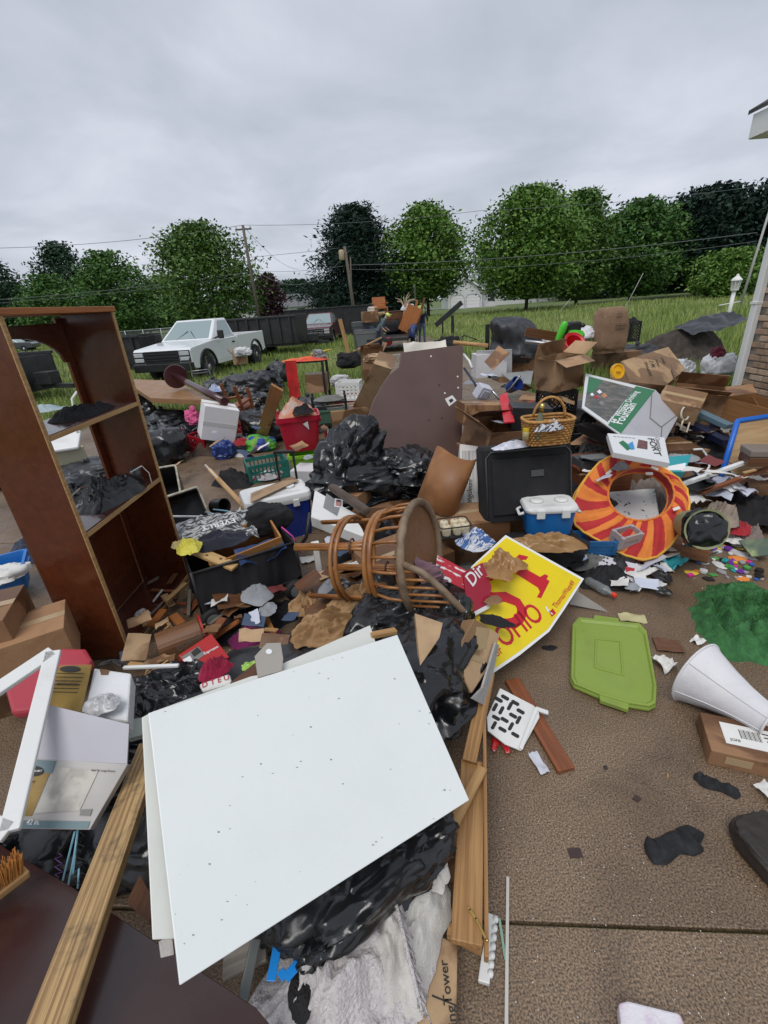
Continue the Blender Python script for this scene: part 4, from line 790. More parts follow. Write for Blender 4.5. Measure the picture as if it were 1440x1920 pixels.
wb = carton('tilted white carton standing on its corner over red crates', G(405, 820, .26), (.50, .36, .52), 28, (8, 18), m=paint('white_card2', (.78, .77, .78)), k=0); MB().box((0, -.182, .26), (.50, .004, .06)).build('tape', mat('tape_w', (.6, .6, .6), .2), wb); 
crate('upper red milk crate behind the tilted white carton', G(452, 805, .12), (.34, .34, .28), REDC, 15, (8, 0), group='red milk crates'); crate('lower red milk crate lying under the white carton', G(384, 845, .0), (.36, .36, .28), REDC, -25, (0, 10), group='red milk crates')
bag('dark blue plastic bag slumped against the red crate', G(421, 858, 0), (.32, .28, .34), 21, mat('blue_bag', (.012, .035, .16), .3, (.02, .05, .22), 5, bump=.4, bscale=20), 0, knot=False)
cloth('black and white striped sportswear heaped on the drive', G(455, 845), (.5, .5), 22, fabric('sport', (.02, .02, .024), (.5, .5, .52), 7), 0, h=.22); cloth('red shirt on the heap beside the blue bag', G(452, 832, .15), (.28, .22), 23, fabric('red', (.42, .02, .03)), 0, h=.12)
cloth('white sock crumpled on the wet drive', G(452, 855), (.26, .12), 24, fabric('white', (.62, .62, .62)), -20, h=.05, name='sock', cat='sock')
bag('green blue and orange printed pillow on the drive', G(490, 845, 0), (.48, .34, .32), 25, mat('pillow_print', (.02, .06, .30), .7, (.10, .42, .05), 3.5, lo=.48, hi=.52, dirt=.5, dirtcol=(.75, .25, .03)), 10, folds=.05, knot=False, name='pillow', cat='pillow')
sheet('white paper scrap on the wet drive by the pillow', G(497, 858), (.22, .12), PAPER, 10, seed=4)
wy = wood('honey', (.42, .20, .06), (.30, .13, .035)); plank('honey brown board leaning beside the red tote', G(487, 828, .05), A(520, 726, 6.0), .17, .03, wy, (0, 1, 0), 'wooden_board', 'board')
T = thing('broken_chair', 'broken dark wooden chair frame sticking up from black bags', 'chair', G(452, 770, .45), (R_(12), R_(-18), R_(20)))
for x, z in ((-.16, .55), (.02, .42), (.2, .3)): MB().bar((x, 0, -.1), (x+.08, .05, z), .06, .035).build('leg', M_RED, T, None, .004)
MB().bar((-.2, 0, .05), (.25, .03, .12), .06, .03).build('rail', M_RED, T); MB().bar((-.14, .06, .28), (.15, .06, .20), .05, .03).build('rail', M_RED, T); MB().box((0, .2, 0), (.4, .4, .04)).build('seat', M_RED, T, None, .01)
for i, (x, y, z, s, lb) in enumerate([(470, 740, .35, (.8, .7, .6), 'dull black sack behind the broken chair'), (500, 735, .25, (.75, .7, .65), 'dull black sack left of the red draped rack'), (530, 715, .30, (.7, .6, .6), 'dull black sack half behind the red draped rack'), (485, 778, .1, (.6, .55, .5), 'black sack behind the honey brown board'), (440, 735, .2, (.7, .6, .5), 'black sack beside the mobility walker'), (532, 808, 0, (.45, .45, .42), 'grey black sack left of the red tote'), (410, 742, .2, (.6, .5, .5), 'black sack beyond the pedestal table')]): bag(lb, G(x, y, z), s, 30+i, BAG2 if i % 2 == 0 else BAG, 35*i)
carton('small open carton with clothes perched on the sacks by the truck', G(452, 682, .75), (.36, .3, .26), 12, k=0, flaps=(110, 120, None, 130)); bag('white bundle poking out of the perched carton', G(457, 668, .95), (.45, .35, .28), 38, fabric('white', (.62, .62, .62)), knot=False, name='bundle', cat='bundle')
T = thing('bicycle_walker', 'black wheeled walker with grips standing in front of the pickup', 'walker', G(385, 735, 0), (0, 0, R_(25)))
for s in (-1, 1):
    MB().tube([(s*.25, 0, .1), (s*.24, .05, .5), (s*.22, .1, .9), (s*.22, -.08, .95)], .016, 8).build('side_tube', METAL, T, True); wh = MB().lathe([(.09, -.02), (.11, -.01), (.11, .01), (.09, .02)], 16, M=Matrix.Translation((s*.25, 0, .11)) @ Matrix.Rotation(R_(90), 4, 'Y')).build('wheel', RUBBER, T, True); MB().lathe([(.08, -.01), (.08, .01)], 12, M=Matrix.Translation((s*.25, 0, .11)) @ Matrix.Rotation(R_(90), 4, 'Y')).build('rim', METAL, wh); MB().lathe([(.022, 0), (.022, .1)], 8, M=Matrix.Translation((s*.22, -.1, .95)) @ Matrix.Rotation(R_(90), 4, 'X')).build('grip', RUBBER, T)
MB().box((0, .05, .52), (.44, .25, .03)).build('seat', BLK, T); MB().tube([(-.24, .05, .6), (.24, .05, .6)], .014, 8).build('cross_tube', METAL, T, True)
T = thing('wheelchair_wheel', 'thin spoked wheel half buried left of the broken chair', 'wheel', G(430, 745, .3), (R_(80), 0, R_(30))); MB().tube([(.28*math.cos(R_(a)), .28*math.sin(R_(a)), 0) for a in range(0, 360, 15)], .018, 6, True).build('tyre', RUBBER, T, True)
b = MB()
for k in range(10): b.tube([(0, 0, 0), (.27*math.cos(k*.628), .27*math.sin(k*.628), 0)], .003, 4)
b.build('spokes', METAL, T)
cloth('pale blue cloth bundle by the pedestal table', G(405, 733, .55), (.4, .3), 39, fabric('pale_blue', (.28, .36, .6), (.6, .62, .66)), 0, h=.14)
# red draped rack
rk = G(588, 762, .15); T = thing('garment_rack', 'black framed rack draped with red cloth beyond the red tote', 'rack', rk, (0, 0, R_(-6)))
for x in (-.33, .33):
    for y in (-.2, .2): MB().box((x, y, .46), (.045, .045, .92)).build('post', BLK, T)
for z in (.05, .90): MB().box((0, 0, z), (.70, .44, .03)).build('shelf', BLK, T)
carton('brown carton with blue print standing inside the red draped rack', rk+Vector((.14, -.04, .30)), (.40, .34, .36), -6, k=0)
cloth('red and orange flag draped over the black rack', rk+Vector((-.02, 0, .92)), (.95, .56), 41, fabric('flag', (.62, .03, .02), (.72, .17, .03), 3), -6, h=.09)
o = drape('red_flag_end', .22, .62, fabric('flag_red', (.55, .015, .015)), None, 5, .04, hang=.1); o.location = rk+Vector((-.30, -.24, .95)); tag(o, 'red flag end hanging down the rack corner', 'flag')
bag('clear wrapped bundle on the rack beside the flag', rk+Vector((.25, 0, .93)), (.26, .26, .20), 42, mat('wrap', (.32, .3, .3), .3, (.1, .1, .1), 8), knot=False, name='bundle', cat='bundle'); rod('yellow handled tool lying across the flag', [rk+Vector((.1, -.1, 1.03)), rk+Vector((.5, .05, 1.08))], .016, plastic('yel', (.65, .48, .03)), 'tool_handle', 'tool')
# totes
lm = G(585, 884, 0); tote('lime green tote on the drive under the red tote', lm, (.52, .42, .30), LIME, 8); tr = lm+Vector((-.10, .12, .305)); tote('crimson red tote full of clothes on the lime tote', tr, (.52, .42, .46), RED, 10, taper=.80)
cloth('orange and black camouflage coat stuffed on the red tote', tr+Vector((-.02, 0, .42)), (.56, .46), 44, fabric('camo', (.55, .22, .12), (.55, .45, .40), 6), 0, h=.24, name='coat', cat='coat'); cloth('black sleeve hanging over the red tote rim', tr+Vector((.10, -.16, .50)), (.30, .20), 45, BLKF, 10, h=.13); 
slab('paper_label', [(568, 795), (577, 790), (580, 806)], (tr+Vector((0, -.232, .3)), tr+Vector((.1, -.214, .3)), tr+Vector((0, -.222, .2))), .002, PAPER, 'torn white sticker on the red tote', 'sticker')
T = thing('shelf_unit', 'black wire shelf unit holding green bins behind the red tote', 'shelf', G(618, 855, 0)+Vector((.05, .35, 0)), (0, 0, R_(5)))
for x in (-.24, .24):
    for y in (-.15, .15): MB().box((x, y, .42), (.03, .03, .84)).build('post', BLK, T)
for z in (.12, .42, .74): MB().box((0, 0, z), (.52, .34, .02)).build('shelf', BLK, T)
pS = G(618, 855, 0)+Vector((.05, .35, 0))
tote('dull green bin on the black shelf unit', pS+Vector((0, 0, .435)), (.42, .3, .20), plastic('sage', (.10, .20, .14)), 5); cloth('grey tarp folded on the green bin', pS+Vector((0, 0, .76)), (.5, .36), 46, fabric('grey', (.16, .16, .15)), 0, h=.08)
for i in range(6): o = MB().box((0, 0, .11), (.03, .2, .22+.01*(i % 3))).build('book', [INKR, paint('book_w', (.6, .6, .6)), INKG, BLK, PAPER, INKB][i], None, None, .002, loc=pS+Vector((-.1+.045*i, -.03, .135))); tag(o, ['red', 'white', 'green', 'black', 'cream', 'blue'][i]+' spined book on the bottom of the black shelf unit', 'book', 'books on the shelf unit')
# white crates and boxes mid back
crate('white plastic basket with square holes on a red tote', G(657, 748, .55), (.40, .34, .30), WHTP, -8, diag=False, nx=5, nz=4, bw=.03, name='laundry_basket', cat='basket'); tote('red tote carrying the white plastic basket', G(657, 800, 0)+Vector((0, .1, 0)), (.46, .40, .54), REDC, -5)
T = thing('figurine', 'small white angel figurine beside the red basket tote', 'figurine', G(651, 800, .25)); MB().lathe([(.05, 0), (.035, .08), (.03, .13), (.045, .17), (.015, .2), (.03, .22), (.028, .25), (.005, .27)], 14).build('body', WHTP, T, True)
for s in (-1, 1): MB().box((s*.06, .01, .17), (.07, .012, .05), Matrix.Rotation(s*.5, 3, 'Y')).build('wing', WHTP, T, None, .005)
cb = slab('cardboard_box', [(648, 790), (700, 682), (735, 692), (690, 792)], (G(648, 792, .35), G(690, 795, .33), A(715, 686, 6.3)), .30, card(2), 'tall tan carton leaning against the brown table leaf', 'box', bevel=.004)
slab('flap', [(700, 682), (735, 692), (728, 678), (705, 672)], (A(700, 682, 6.3), A(735, 692, 6.3), A(715, 674, 6.6)), .005, card(1), parent=cb)
carton('open brown carton filled with crumpled paper behind the leaning carton', G(700, 712, .5), (.42, .38, .55), 10, k=1, flaps=(60, 120, 130, 140)); bag('crumpled brown paper filling the open carton', G(700, 680, .95)+Vector((0, 0, 0)), (.36, .32, .20), 48, card(2), knot=False, name='crumpled_paper', cat='paper', folds=.2)
p = G(655, 690, .4); bag('black duffel bag behind the white basket', p, (.7, .5, .5), 49, BLKF, knot=False, name='duffel_bag'); bag('white bag behind the white basket', G(640, 725, .4), (.4, .3, .3), 50, fabric('white', (.62, .62, .62)), knot=False)
T = thing('metal_frame', 'pale green metal frame standing behind the brown table leaf', 'frame', G(725, 715, .35)); MB().bar((-.1, 0, .0), (.32, .05, .55), .04, .03).build('rail', paint('pale_green', (.38, .44, .40)), T); MB().bar((-.15, 0, .55), (.34, .05, .56), .04, .03).build('rail', paint('pale_green', (.38, .44, .40)), T)
o = sheet('cream curved board propped behind the brown table leaf', A(798, 665, 6.6), (.6, .35), paint('cream', (.66, .62, .54)), 5, (55, 0), 7, .05, 'curved_board', 'board'); 
M_LEAF = mat('table_leaf', (.115, .068, .058), .42, (.105, .060, .050), 3, bump=.05, bscale=30, dirt=.15, rvar=.1)
PLf = plane_of(G(868, 858, .30), A(868, 648, 5.55), A(700, 800, 5.05))
lf = slab('table_leaf', [(866, 858), (868, 646), (752, 661), (748, 688), (730, 702), (712, 728), (697, 758), (688, 788), (690, 830), (700, 850)], PLf, .022, M_LEAF, 'large brown laminate table leaf with curved edge standing upright', 'table leaf', bevel=.004, xdir=Vector((1, 0, 0)))
decal(lf, [(834, 748), (848, 741), (856, 751), (842, 762)], PAPER, .004, 'paper_tag', .003); decal(lf, [(841, 750), (848, 747), (850, 752), (844, 756)], INK, .006, 'hole', .001)
for (x, y) in ((858, 706), (859, 727), (834, 737), (808, 668)): decal(lf, [(x-2, y), (x, y-2), (x+2, y), (x, y+2)], PAPER, .002, 'paint_fleck')
for (x, y) in ((804, 788), (828, 784), (823, 722)): decal(lf, [(x-2, y), (x, y-2), (x+3, y), (x, y+2)], INK, .002, 'screw_hole')
# big crumpled sack and boxes in the middle
bag('huge crumpled black sack in front of the brown table leaf', G(712, 935, .16), (1.15, .7, .58), 51, BAG, 10, folds=.15, nu=130, nv=74, lump=.22, fr=3.0, knot=False); bag('peaked black sack end against the leaning carton', G(660, 905, .35), (.58, .46, .70), 52, BAG, 40, folds=.14, nu=110, nv=60, tip=.55, knot=False); bag('small black sack fold beside the cardboard cylinder', G(770, 900, .38), (.6, .45, .35), 53, BAG, 80, folds=.15, nu=90, nv=50, knot=False)
p = G(815, 955, .40); ax = (A(848, 868, p.y+.15)-p).normalized(); T = thing('cardboard_tube', 'curled orange brown cardboard sheet standing beside the black sack', 'cardboard', p, ax.to_track_quat('Z', 'Y').to_matrix())
b = MB(); q = []; nA = 18
for z in (0, .48):
    for rr_, rv in ((.165, 0), (.157, 1)):
        for k in range(nA): a = R_(-70+290*k/(nA-1)); q.append((rr_*math.cos(a)*1.2, rr_*math.sin(a)*.8, z+.03*math.sin(a*2)))
fs = []
for k in range(nA-1): fs += [(k, k+1, 2*nA+k+1, 2*nA+k), (nA+k+1, nA+k, 3*nA+k, 3*nA+k+1), (2*nA+k, 2*nA+k+1, 3*nA+k+1, 3*nA+k), (k+1, k, nA+k, nA+k+1)]
b.add(q, fs); b.build('curled_sheet', mat('orange_card', (.33, .15, .055), .8, (.26, .11, .04), 3, rvar=.1, wetdark=.3), T, True)
pb = slab('printed_carton', [(862, 832), (908, 838), (905, 965), (862, 968)], (G(862, 968, .33), G(905, 965, .33), A(885, 832, 4.1)), .35, paint('newsprint', (.60, .58, .55), .7, .2), 'white carton with small grey printed lines left of the suitcase', 'carton', bevel=.004, xdir=Vector((1, 0, 0)))
for i in range(15):
    x = 867+2.6*i
    decal(pb, [(x, 845), (x+1.1, 845), (x, 962), (x-1.1, 962)], INKGREY if i not in (4, 5) else INK, .0015, 'printed_line')
textpx(pb, 'Congoleum', (884, 955), (886, 900), INK)
# suitcase
pS_ = G(984, 985, .22); q = math.radians(3); T = thing('suitcase', 'large black fabric suitcase standing in the middle of the junk', 'suitcase', G(983, 968, .36), (R_(-14), 0, R_(3)))
loft([rrect(.70, .24, .05, 0), rrect(.70, .24, .05, .02), rrect(.70, .24, .05, .56), rrect(.67, .20, .05, .585)], BLKF, 'body', T)
pc = MB().box((0, -.125, .27), (.58, .02, .44)).build('front_pocket', BLKF, T, None, .012); MB().box((.06, -.14, .36), (.10, .008, .05)).build('badge', mat('badge', (.06, .06, .06), .3), pc, None, .002); MB().tube([(-.33, -.125, .03), (-.33, -.125, .5), (-.29, -.125, .545), (.29, -.125, .545), (.33, -.125, .5), (.33, -.125, .03)], .006, 6).build('zip', plastic('dark_grey', (.07, .075, .08)), T, True)
MB().tube([(-.10, 0, .58), (-.09, 0, .615), (.09, 0, .615), (.10, 0, .58)], .012, 8).build('handle', BLK, T, True)
for s in (-1, 1): MB().lathe([(.03, -.012), (.035, 0), (.03, .012)], 12, M=Matrix.Translation((s*.28, .08, -.01)) @ Matrix.Rotation(R_(90), 4, 'Y')).build('wheel', RUBBER, T)
cloth('clear blister pack roll lying on the suitcase', G(962, 838, .96), (.34, .09), 55, mat('blister', (.55, .56, .66), .25, (.7, .7, .75), 20), 8, h=.06, name='plastic_wrap', cat='wrap')
carton('box with dents supporting the suitcase', G(985, 985, 0)+Vector((0, .15, 0)), (.75, .5, .33), 3, k=3)
# wicker basket
T = thing('wicker_basket', 'woven wicker basket with hoop handle on top of the suitcase', 'basket', G(1026, 832, .97)+Vector((0, .03, 0)), (0, 0, R_(2))); M_WK = mat('wicker', (.52, .27, .075), .55, (.33, .15, .035), 30, bump=.2, bscale=50)
b = MB(); n_ = 44
for r in range(9):
    z = .012+r*.019; sc = .88+.12*r/8; pts = []
    for k in range(n_):
        a = 2*math.pi*k/n_; wv = .006*(1 if (k+r) % 2 else -1); x, y, _ = (abs(math.cos(a))**.5*math.copysign(1, math.cos(a)), abs(math.sin(a))**.5*math.copysign(1, math.sin(a)), 0); pts.append(((.17*sc+wv)*x, (.10*sc+wv)*y, z))
    b.tube(pts, .0095, 5, True)
b.build('woven_side', M_WK, T, True); MB().tube([((abs(math.cos(a))**.5)*math.copysign(.178, math.cos(a)), (abs(math.sin(a))**.5)*math.copysign(.108, math.sin(a)), .185) for a in np.linspace(0, 6.283, 40, endpoint=False)], .012, 6, True).build('rim', M_WK, T, True); MB().tube([(.02+.12*math.cos(R_(a)), .03, .18+.15*math.sin(R_(a))) for a in range(-5, 186, 12)], .010, 6).build('handle', M_WK, T, True); MB().box((0, 0, .01), (.28, .16, .012)).build('base', M_WK, T)
cloth('zebra striped cloth stuffed in the wicker basket', G(1032, 806, 1.10)+Vector((0, .03, 0)), (.22, .14), 56, mat('zebra', (.6, .6, .62), .8, (.05, .05, .08), 26, (1, 5, 1), .48, .52), 20, h=.10)
T = thing('glass_bottle', 'empty clear bottle with gold foil neck in the wicker basket', 'bottle', G(1008, 826, 1.02)+Vector((0, .03, 0)), (0, R_(6), 0)); MB().lathe([(.034, 0), (.036, .02), (.036, .12), (.016, .17), (.013, .24), (.015, .245), (.015, .255)], 16).build('glass', mat('green_glass', (.25, .3, .2), .06, trans=.5), T, True); MB().lathe([(.0165, .20), (.0165, .258), (.002, .26)], 12).build('foil', BRASS, T, True)
T = thing('jar', 'little jar with yellow lid beside the bottle in the basket', 'jar', G(1000, 824, 1.03)+Vector((-.05, .02, 0))); MB().lathe([(.022, 0), (.024, .05), (.02, .06)], 12).build('glass', mat('jar', (.5, .42, .2), .2), T, True); MB().lathe([(.023, .06), (.023, .08)], 12).build('lid', plastic('yel', (.65, .48, .03)), T)
# ---------------------------------------------------------------- right half of the junk
# milk crates, cartons and sack behind the suitcase
c1 = G(1040, 775, .62); crate('black milk crate carrying the stained open carton', c1, (.36, .36, .30), BLK, 4, group='black milk crates'); crate('black milk crate under the other crate behind the basket', G(1062, 855, .30), (.36, .36, .30), BLK, 6, group='black milk crates')
carton('box hidden under the black milk crates', G(1062, 880, 0)+Vector((0, .2, 0)), (.7, .6, .29), 5, k=3)
sb = carton('water stained open carton on the black milk crate', c1+Vector((.02, .02, .305)), (.42, .36, .36), 20, (0, -4), k=0, flaps=(70, 150, 200, 165)); bag('dark stuffing inside the stained open carton', c1+Vector((.02, .03, .34)), (.36, .3, .3), 70, BLKF, knot=False, name='bundle', cat='bundle', nu=24, nv=14)
carton('red and black game box tipped behind the wicker basket', A(988, 802, 4.3), (.36, .28, .22), -8, (0, 4), m=BLK, tape=False); slab('red_box_lid', [(936, 742), (950, 735), (965, 790), (945, 792)], (G(945, 792, .95), G(965, 790, .95), A(940, 740, 4.8)), .012, paint('red_lid', (.55, .012, .025)), 'bright red box lid standing beside the black game box', 'lid')
T = thing('red_bow', 'small red oval lid on the black game box', 'lid', A(992, 757, 4.6)); MB().lathe([(.05, 0), (.055, .01), (.03, .02)], 20, sy=.5).build('disc', plastic('red_pl', (.6, .03, .05)), T, True)
carton('dark brown carton with torn flap left of the suitcase', G(915, 845, .62), (.45, .36, .28), 30, (14, 8), k=3, flaps=(40, 130, None, 150)); carton('long brown carton lying behind the torn flap carton', G(905, 792, .72), (.55, .3, .22), 8, (0, 6), k=1)
carton('white carton with red print under the big dark sack', G(916, 705, .72), (.52, .36, .38), 2, m=paint('white_card', (.70, .69, .70)), tape=False); 
wpp = slab('printed_box_face', [(893, 658), (960, 655), (960, 700), (893, 703)], (G(893, 703, .72)-Vector((0, .21, 0)), G(960, 700, .72)-Vector((0, .21, 0)), A(925, 656, G(916, 705, .72).y-.21)), .006, paint('white_card', (.70, .69, .70)), 'white flattened box face with red letters', 'carton')
textpx(wpp, 'ART', (898, 677), (919, 674), INKR, hs=1.3)
slab('brown_paper', [(908, 678), (935, 648), (956, 662), (924, 694)], (A(908, 678, 5.9), A(935, 648, 6.1), A(956, 662, 5.9)), .004, card(1), 'torn piece of wet brown cardboard on the white carton', 'cardboard')
bag('big dark grey tarpaulin sack leaning on cartons by the lawn', G(962, 680, .78), (1.0, .75, 1.0), 72, mat('tarp_grey', (.030, .032, .038), .5, (.042, .044, .05), 4, bump=.4, bscale=14), 20, (0, 6), folds=.05, nu=90, nv=50, knot=False, boxy=.62, tip=-.30)
carton('brown carton under the big dark tarpaulin sack', G(962, 712, .42), (.7, .5, .40), 6, k=1)
slab('grey_board', [(940, 700), (1000, 695), (995, 720), (960, 715)], (G(940, 702, .78), G(1000, 697, .78), G(995, 722, .74)), .02, paint('grey_board', (.28, .29, .28)), 'grey board lying on the cartons beside the stained carton', 'board')
for i, (x0, y0, x1, y1, m_) in enumerate([(870, 690, 903, 745, plastic('navy_pipe', (.03, .045, .09))), (869, 664, 885, 690, WHTP), (940, 745, 975, 705, METAL), (905, 720, 940, 752, METAL)]):
    rod(['navy tube leaning beside the brown table leaf', 'white tube leaning against the brown table leaf', 'bare metal rod with a knob among the cartons', 'bent metal rod crossing the cartons'][i], [A(x0, y0, 5.6), A((x0+x1)/2+3, (y0+y1)/2, 5.5), A(x1, y1, 5.4)], .014, m_, 'tube', 'tube')
T = thing('white_switch_box', 'pale square plastic box tipped among the rods', 'box', A(905, 735, 5.3), (R_(25), R_(20), R_(25))); MB().box((0, 0, 0), (.16, .12, .16)).build('body', paint('pale_lilac', (.55, .56, .64)), T, None, .01); MB().box((0, -.065, 0), (.10, .012, .10)).build('cover', paint('pale_lilac', (.55, .56, .64)), T, None, .004)
T = thing('blue_bucket', 'dark blue bucket lying behind the game box', 'bucket', A(955, 728, 5.8), (R_(60), 0, R_(30))); T.scale = (.6, .6, .6); MB().lathe([(.11, 0), (.14, .25), (.15, .26), (.135, .26), (.105, .01)], 20).build('body', plastic('blue_b', (.015, .05, .25)), T, 40); MB().tube([(.14*math.cos(R_(a)), .14*math.sin(R_(a))*.3, .25+.12*math.sin(R_(a))) for a in range(0, 181, 20)], .004, 5).build('handle', METAL, T, True)
# paper sack and toys
sk = G(1140, 662, .70); p, F = crumple_mesh((.62, .46, .92), 75, 70, 60, .022, .05, 2.5, .22, .1); T = npmesh('paper_sack', p, F, mat('kraft', (.27, .165, .10), .85, (.22, .13, .075), 4, bump=.5, bscale=14, dirt=.3, dirtcol=(.12, .07, .04)), None, 50, loc=sk, rot=(R_(-4), 0, R_(8))); tag(T, 'tall brown kraft paper yard sack with black print', 'sack')
for i, (s_, z, wd) in enumerate([('LAWN', .74, .13), ('LEAF', .68, .13), ('Fredericks', .52, .24), ('REFUSE BAG', .45, .22)]): text_on(T, s_, Matrix.Translation((-.06, -.262, z)) @ Matrix.Rotation(R_(90), 4, 'X'), wd, INK)
b = MB(); b.box((.06, -.261, .575), (.27, .002, .005)); b.box((.06, -.261, .505), (.27, .002, .005)); b.build('printed_frame', INK, T)
T = crate('black wire basket behind the kraft paper sack', G(1176, 640, .85), (.34, .34, .42), BLK, 10, diag=True, name='wire_basket', cat='basket'); cloth('black tangled netting in the wire basket', G(1176, 640, .85)+Vector((0, 0, .38)), (.4, .4), 76, BLKF, h=.14)
carton('box holding up the kraft paper sack', G(1150, 700, .2), (.8, .6, .48), 8, k=3); bag('black sack under the wire basket', G(1195, 685, .25), (.9, .7, .55), 77, mat('tarp_grey', (.045, .048, .055), .5), 0)
T = thing('toy_blower', 'bright green toy tool with black grip on the pile', 'toy', A(1046, 640, 7.0), (R_(10), R_(14), 0)); GRN = plastic('toy_green', (.08, .55, .03), .3, .02); MB().lathe([(.045, -.05), (.05, .05), (.055, .2), (.04, .26), (.02, .28)], 14).build('nozzle', GRN, T, True); MB().box((.05, .05, .15), (.10, .12, .2)).build('motor', BLK, T, None, .03); MB().tube([(.05, 0, .05), (.12, 0, .0), (.15, 0, .12)], .02, 8).build('grip', BLK, T, True)
T = thing('toy_engine', 'green and black toy engine behind the red funnel', 'toy', A(1072, 640, 7.1)); MB().lathe([(.16, 0), (.19, .08), (.15, .14), (.05, .16)], 9, sy=.7).build('shell', GRN, T); MB().box((0, .05, .20), (.24, .16, .14)).build('cover', BLK, T, None, .03)
for s in (-1, 1): MB().lathe([(.03, 0), (.06, .03), (.03, .06)], 10, M=Matrix.Translation((s*.14, .03, .18))).build('knob', BLK, T, True)
T = thing('red_funnel', 'bright red plastic funnel bucket tipped in front of the green toy', 'bucket', A(1072, 648, 6.7), (R_(50), R_(8), 0)); MB().lathe([(.08, -.12), (.12, .08), (.14, .09), (.115, .08), (.075, -.11)], 22).build('body', plastic('funnel_red', (.62, .02, .03), .3, .04), T, 40); MB().tube([(.145*math.cos(a), .145*math.sin(a), .09) for a in np.linspace(0, 6.28, 24, endpoint=False)], .008, 6, True).build('rim', plastic('funnel_red', (.62, .02, .03)), T, True)
bag('white and pink floral bundle beside the green toy', G(1020, 655, .85), (.55, .45, .3), 78, fabric('floral', (.60, .56, .54), (.35, .25, .25), 14), knot=False, name='bundle', cat='bundle'); bag('white plastic bag in front of the kraft sack', G(1090, 640, .95), (.5, .45, .38), 79, mat('white_bag', (.66, .67, .69), .35, bump=.4, bscale=22), knot=False)
plank('dark board lying across the back of the pile', A(985, 622, 7.6), A(1045, 632, 7.6), .14, .04, M_BRW, (0, 1, 0)); rod('grey pipe lying behind the stained carton', [A(985, 640, 7.0), A(1060, 648, 6.9)], .025, METAL, 'pipe', 'pipe'); plank('dark post standing beside the big tarpaulin sack', G(913, 680, .5), A(914, 608, G(913, 680, .5).y), .09, .07, BLK, (0, 1, 0), 'post', 'post')
rod('pale wooden pole lying on the lawn side of the pile', [A(850, 642, 8.5), A(915, 648, 8.3)], .035, M_PINE, 'wooden_pole', 'pole'); bag('dark bag with straps beyond the table leaf', A(838, 648, 9.0)-Vector((0, 0, .3)), (.45, .4, .6), 80, BLKF, knot=False)
T = thing('broken_bicycle', 'black twisted bicycle frame lying on the grass', 'bicycle', G(865, 655, 0)+Vector((0, 0, .05)), (0, 0, R_(-20))); b = MB()
for a_, c_ in (((-.5, 0, .1), (.1, 0, .5)), ((.1, 0, .5), (.6, .2, .3)), ((.6, .2, .3), (-.1, .1, .1)), ((-.1, .1, .1), (.1, 0, .5)), ((.6, .2, .3), (.9, .1, .1))): b.tube([a_, c_], .02, 6)
b.build('frame', BLK, T, True); MB().tube([(-.5+.3*math.cos(R_(a)), .3*math.sin(R_(a))*.8, .12+.1*math.sin(R_(a))) for a in range(0, 360, 20)], .02, 6, True).build('wheel', RUBBER, T, True); MB().tube([(.85, -.2, .35), (.95, .1, .4), (.85, .35, .35)], .015, 6).build('handlebar', METAL, T, True)
# mound at the house with rubber mat
mo = G(1305, 705, 0)+Vector((.2, 1.2, 0)); cloth('dark brown shaggy rug thrown over a mound by the brick house', mo, (3.2, 2.0), 82, mat('mound', (.045, .035, .028), .95, (.075, .062, .05), 8, bump=.8, bscale=30), 12, h=1.15, name='rug_mound', cat='rug', fold=.15, edge=.12, fr=2)
mt = A(1335, 612, mo.y-.3); sheet('curled black rubber mat lying on top of the shaggy mound', mt, (1.5, .7), mat('rubber_mat', (.03, .033, .038), .35, bump=.1, bscale=20), 12, (16, -9), 5, .11, 'rubber_mat', 'mat', n=18)
bag('white carrier bag hanging in front of the mound', G(1342, 705, .62), (.46, .36, .45), 83, mat('white_bag', (.66, .67, .69), .35), knot=False, folds=.05); bag('dark red net bow on the white carrier bag', A(1345, 666, G(1342, 705, .62).y)-Vector((0, 0, .08)), (.2, .18, .26), 84, fabric('dark_red', (.14, .012, .03)), knot=False, name='net_bow', cat='bow'); cloth('white frosty plastic sheet on the mound side', A(1284, 690, 7.4), (.36, .36), 85, mat('white_bag', (.66, .67, .69), .35), 0, (40, 0), h=.12)
rod('coiled metal cable beside the corner pipe', [G(1378+6*math.sin(k*.9), 690-4*k, .75) for k in range(8)], .012, METAL, 'cable', 'cable')
# cartons right
cr_ = slab('cardboard_box', [(1165, 677), (1253, 650), (1286, 692), (1248, 723), (1182, 716)], (A(1165, 677, 5.9), A(1253, 650, 6.3), A(1215, 720, 5.6)), .26, card(2), 'plain tan carton with small print tilted in front of the mound', 'box', bevel=.004)
for s_, a, c in (('TENNESSEE', (1207, 678), (1218, 705)), ('2 PK', (1217, 676), (1222, 690)), ('HANDLE', (1228, 674), (1234, 688)), ('CARE', (1238, 670), (1244, 682))): textpx(cr_, s_, a, c, INK)
T = thing('yellow_lid', 'round yellow screw lid in front of the tan carton', 'lid', A(1155, 697, 5.4), (R_(72), 0, R_(15))); YEL = plastic('yellow', (.78, .42, .02), .3, .05); MB().lathe([(.085, 0), (.09, .02), (.085, .04), (.07, .04), (.065, .025), (.03, .03), (.0, .03)], 28).build('disc', YEL, T, 40); MB().box((0, 0, .04), (.06, .02, .03)).build('tab', YEL, T, None, .005)
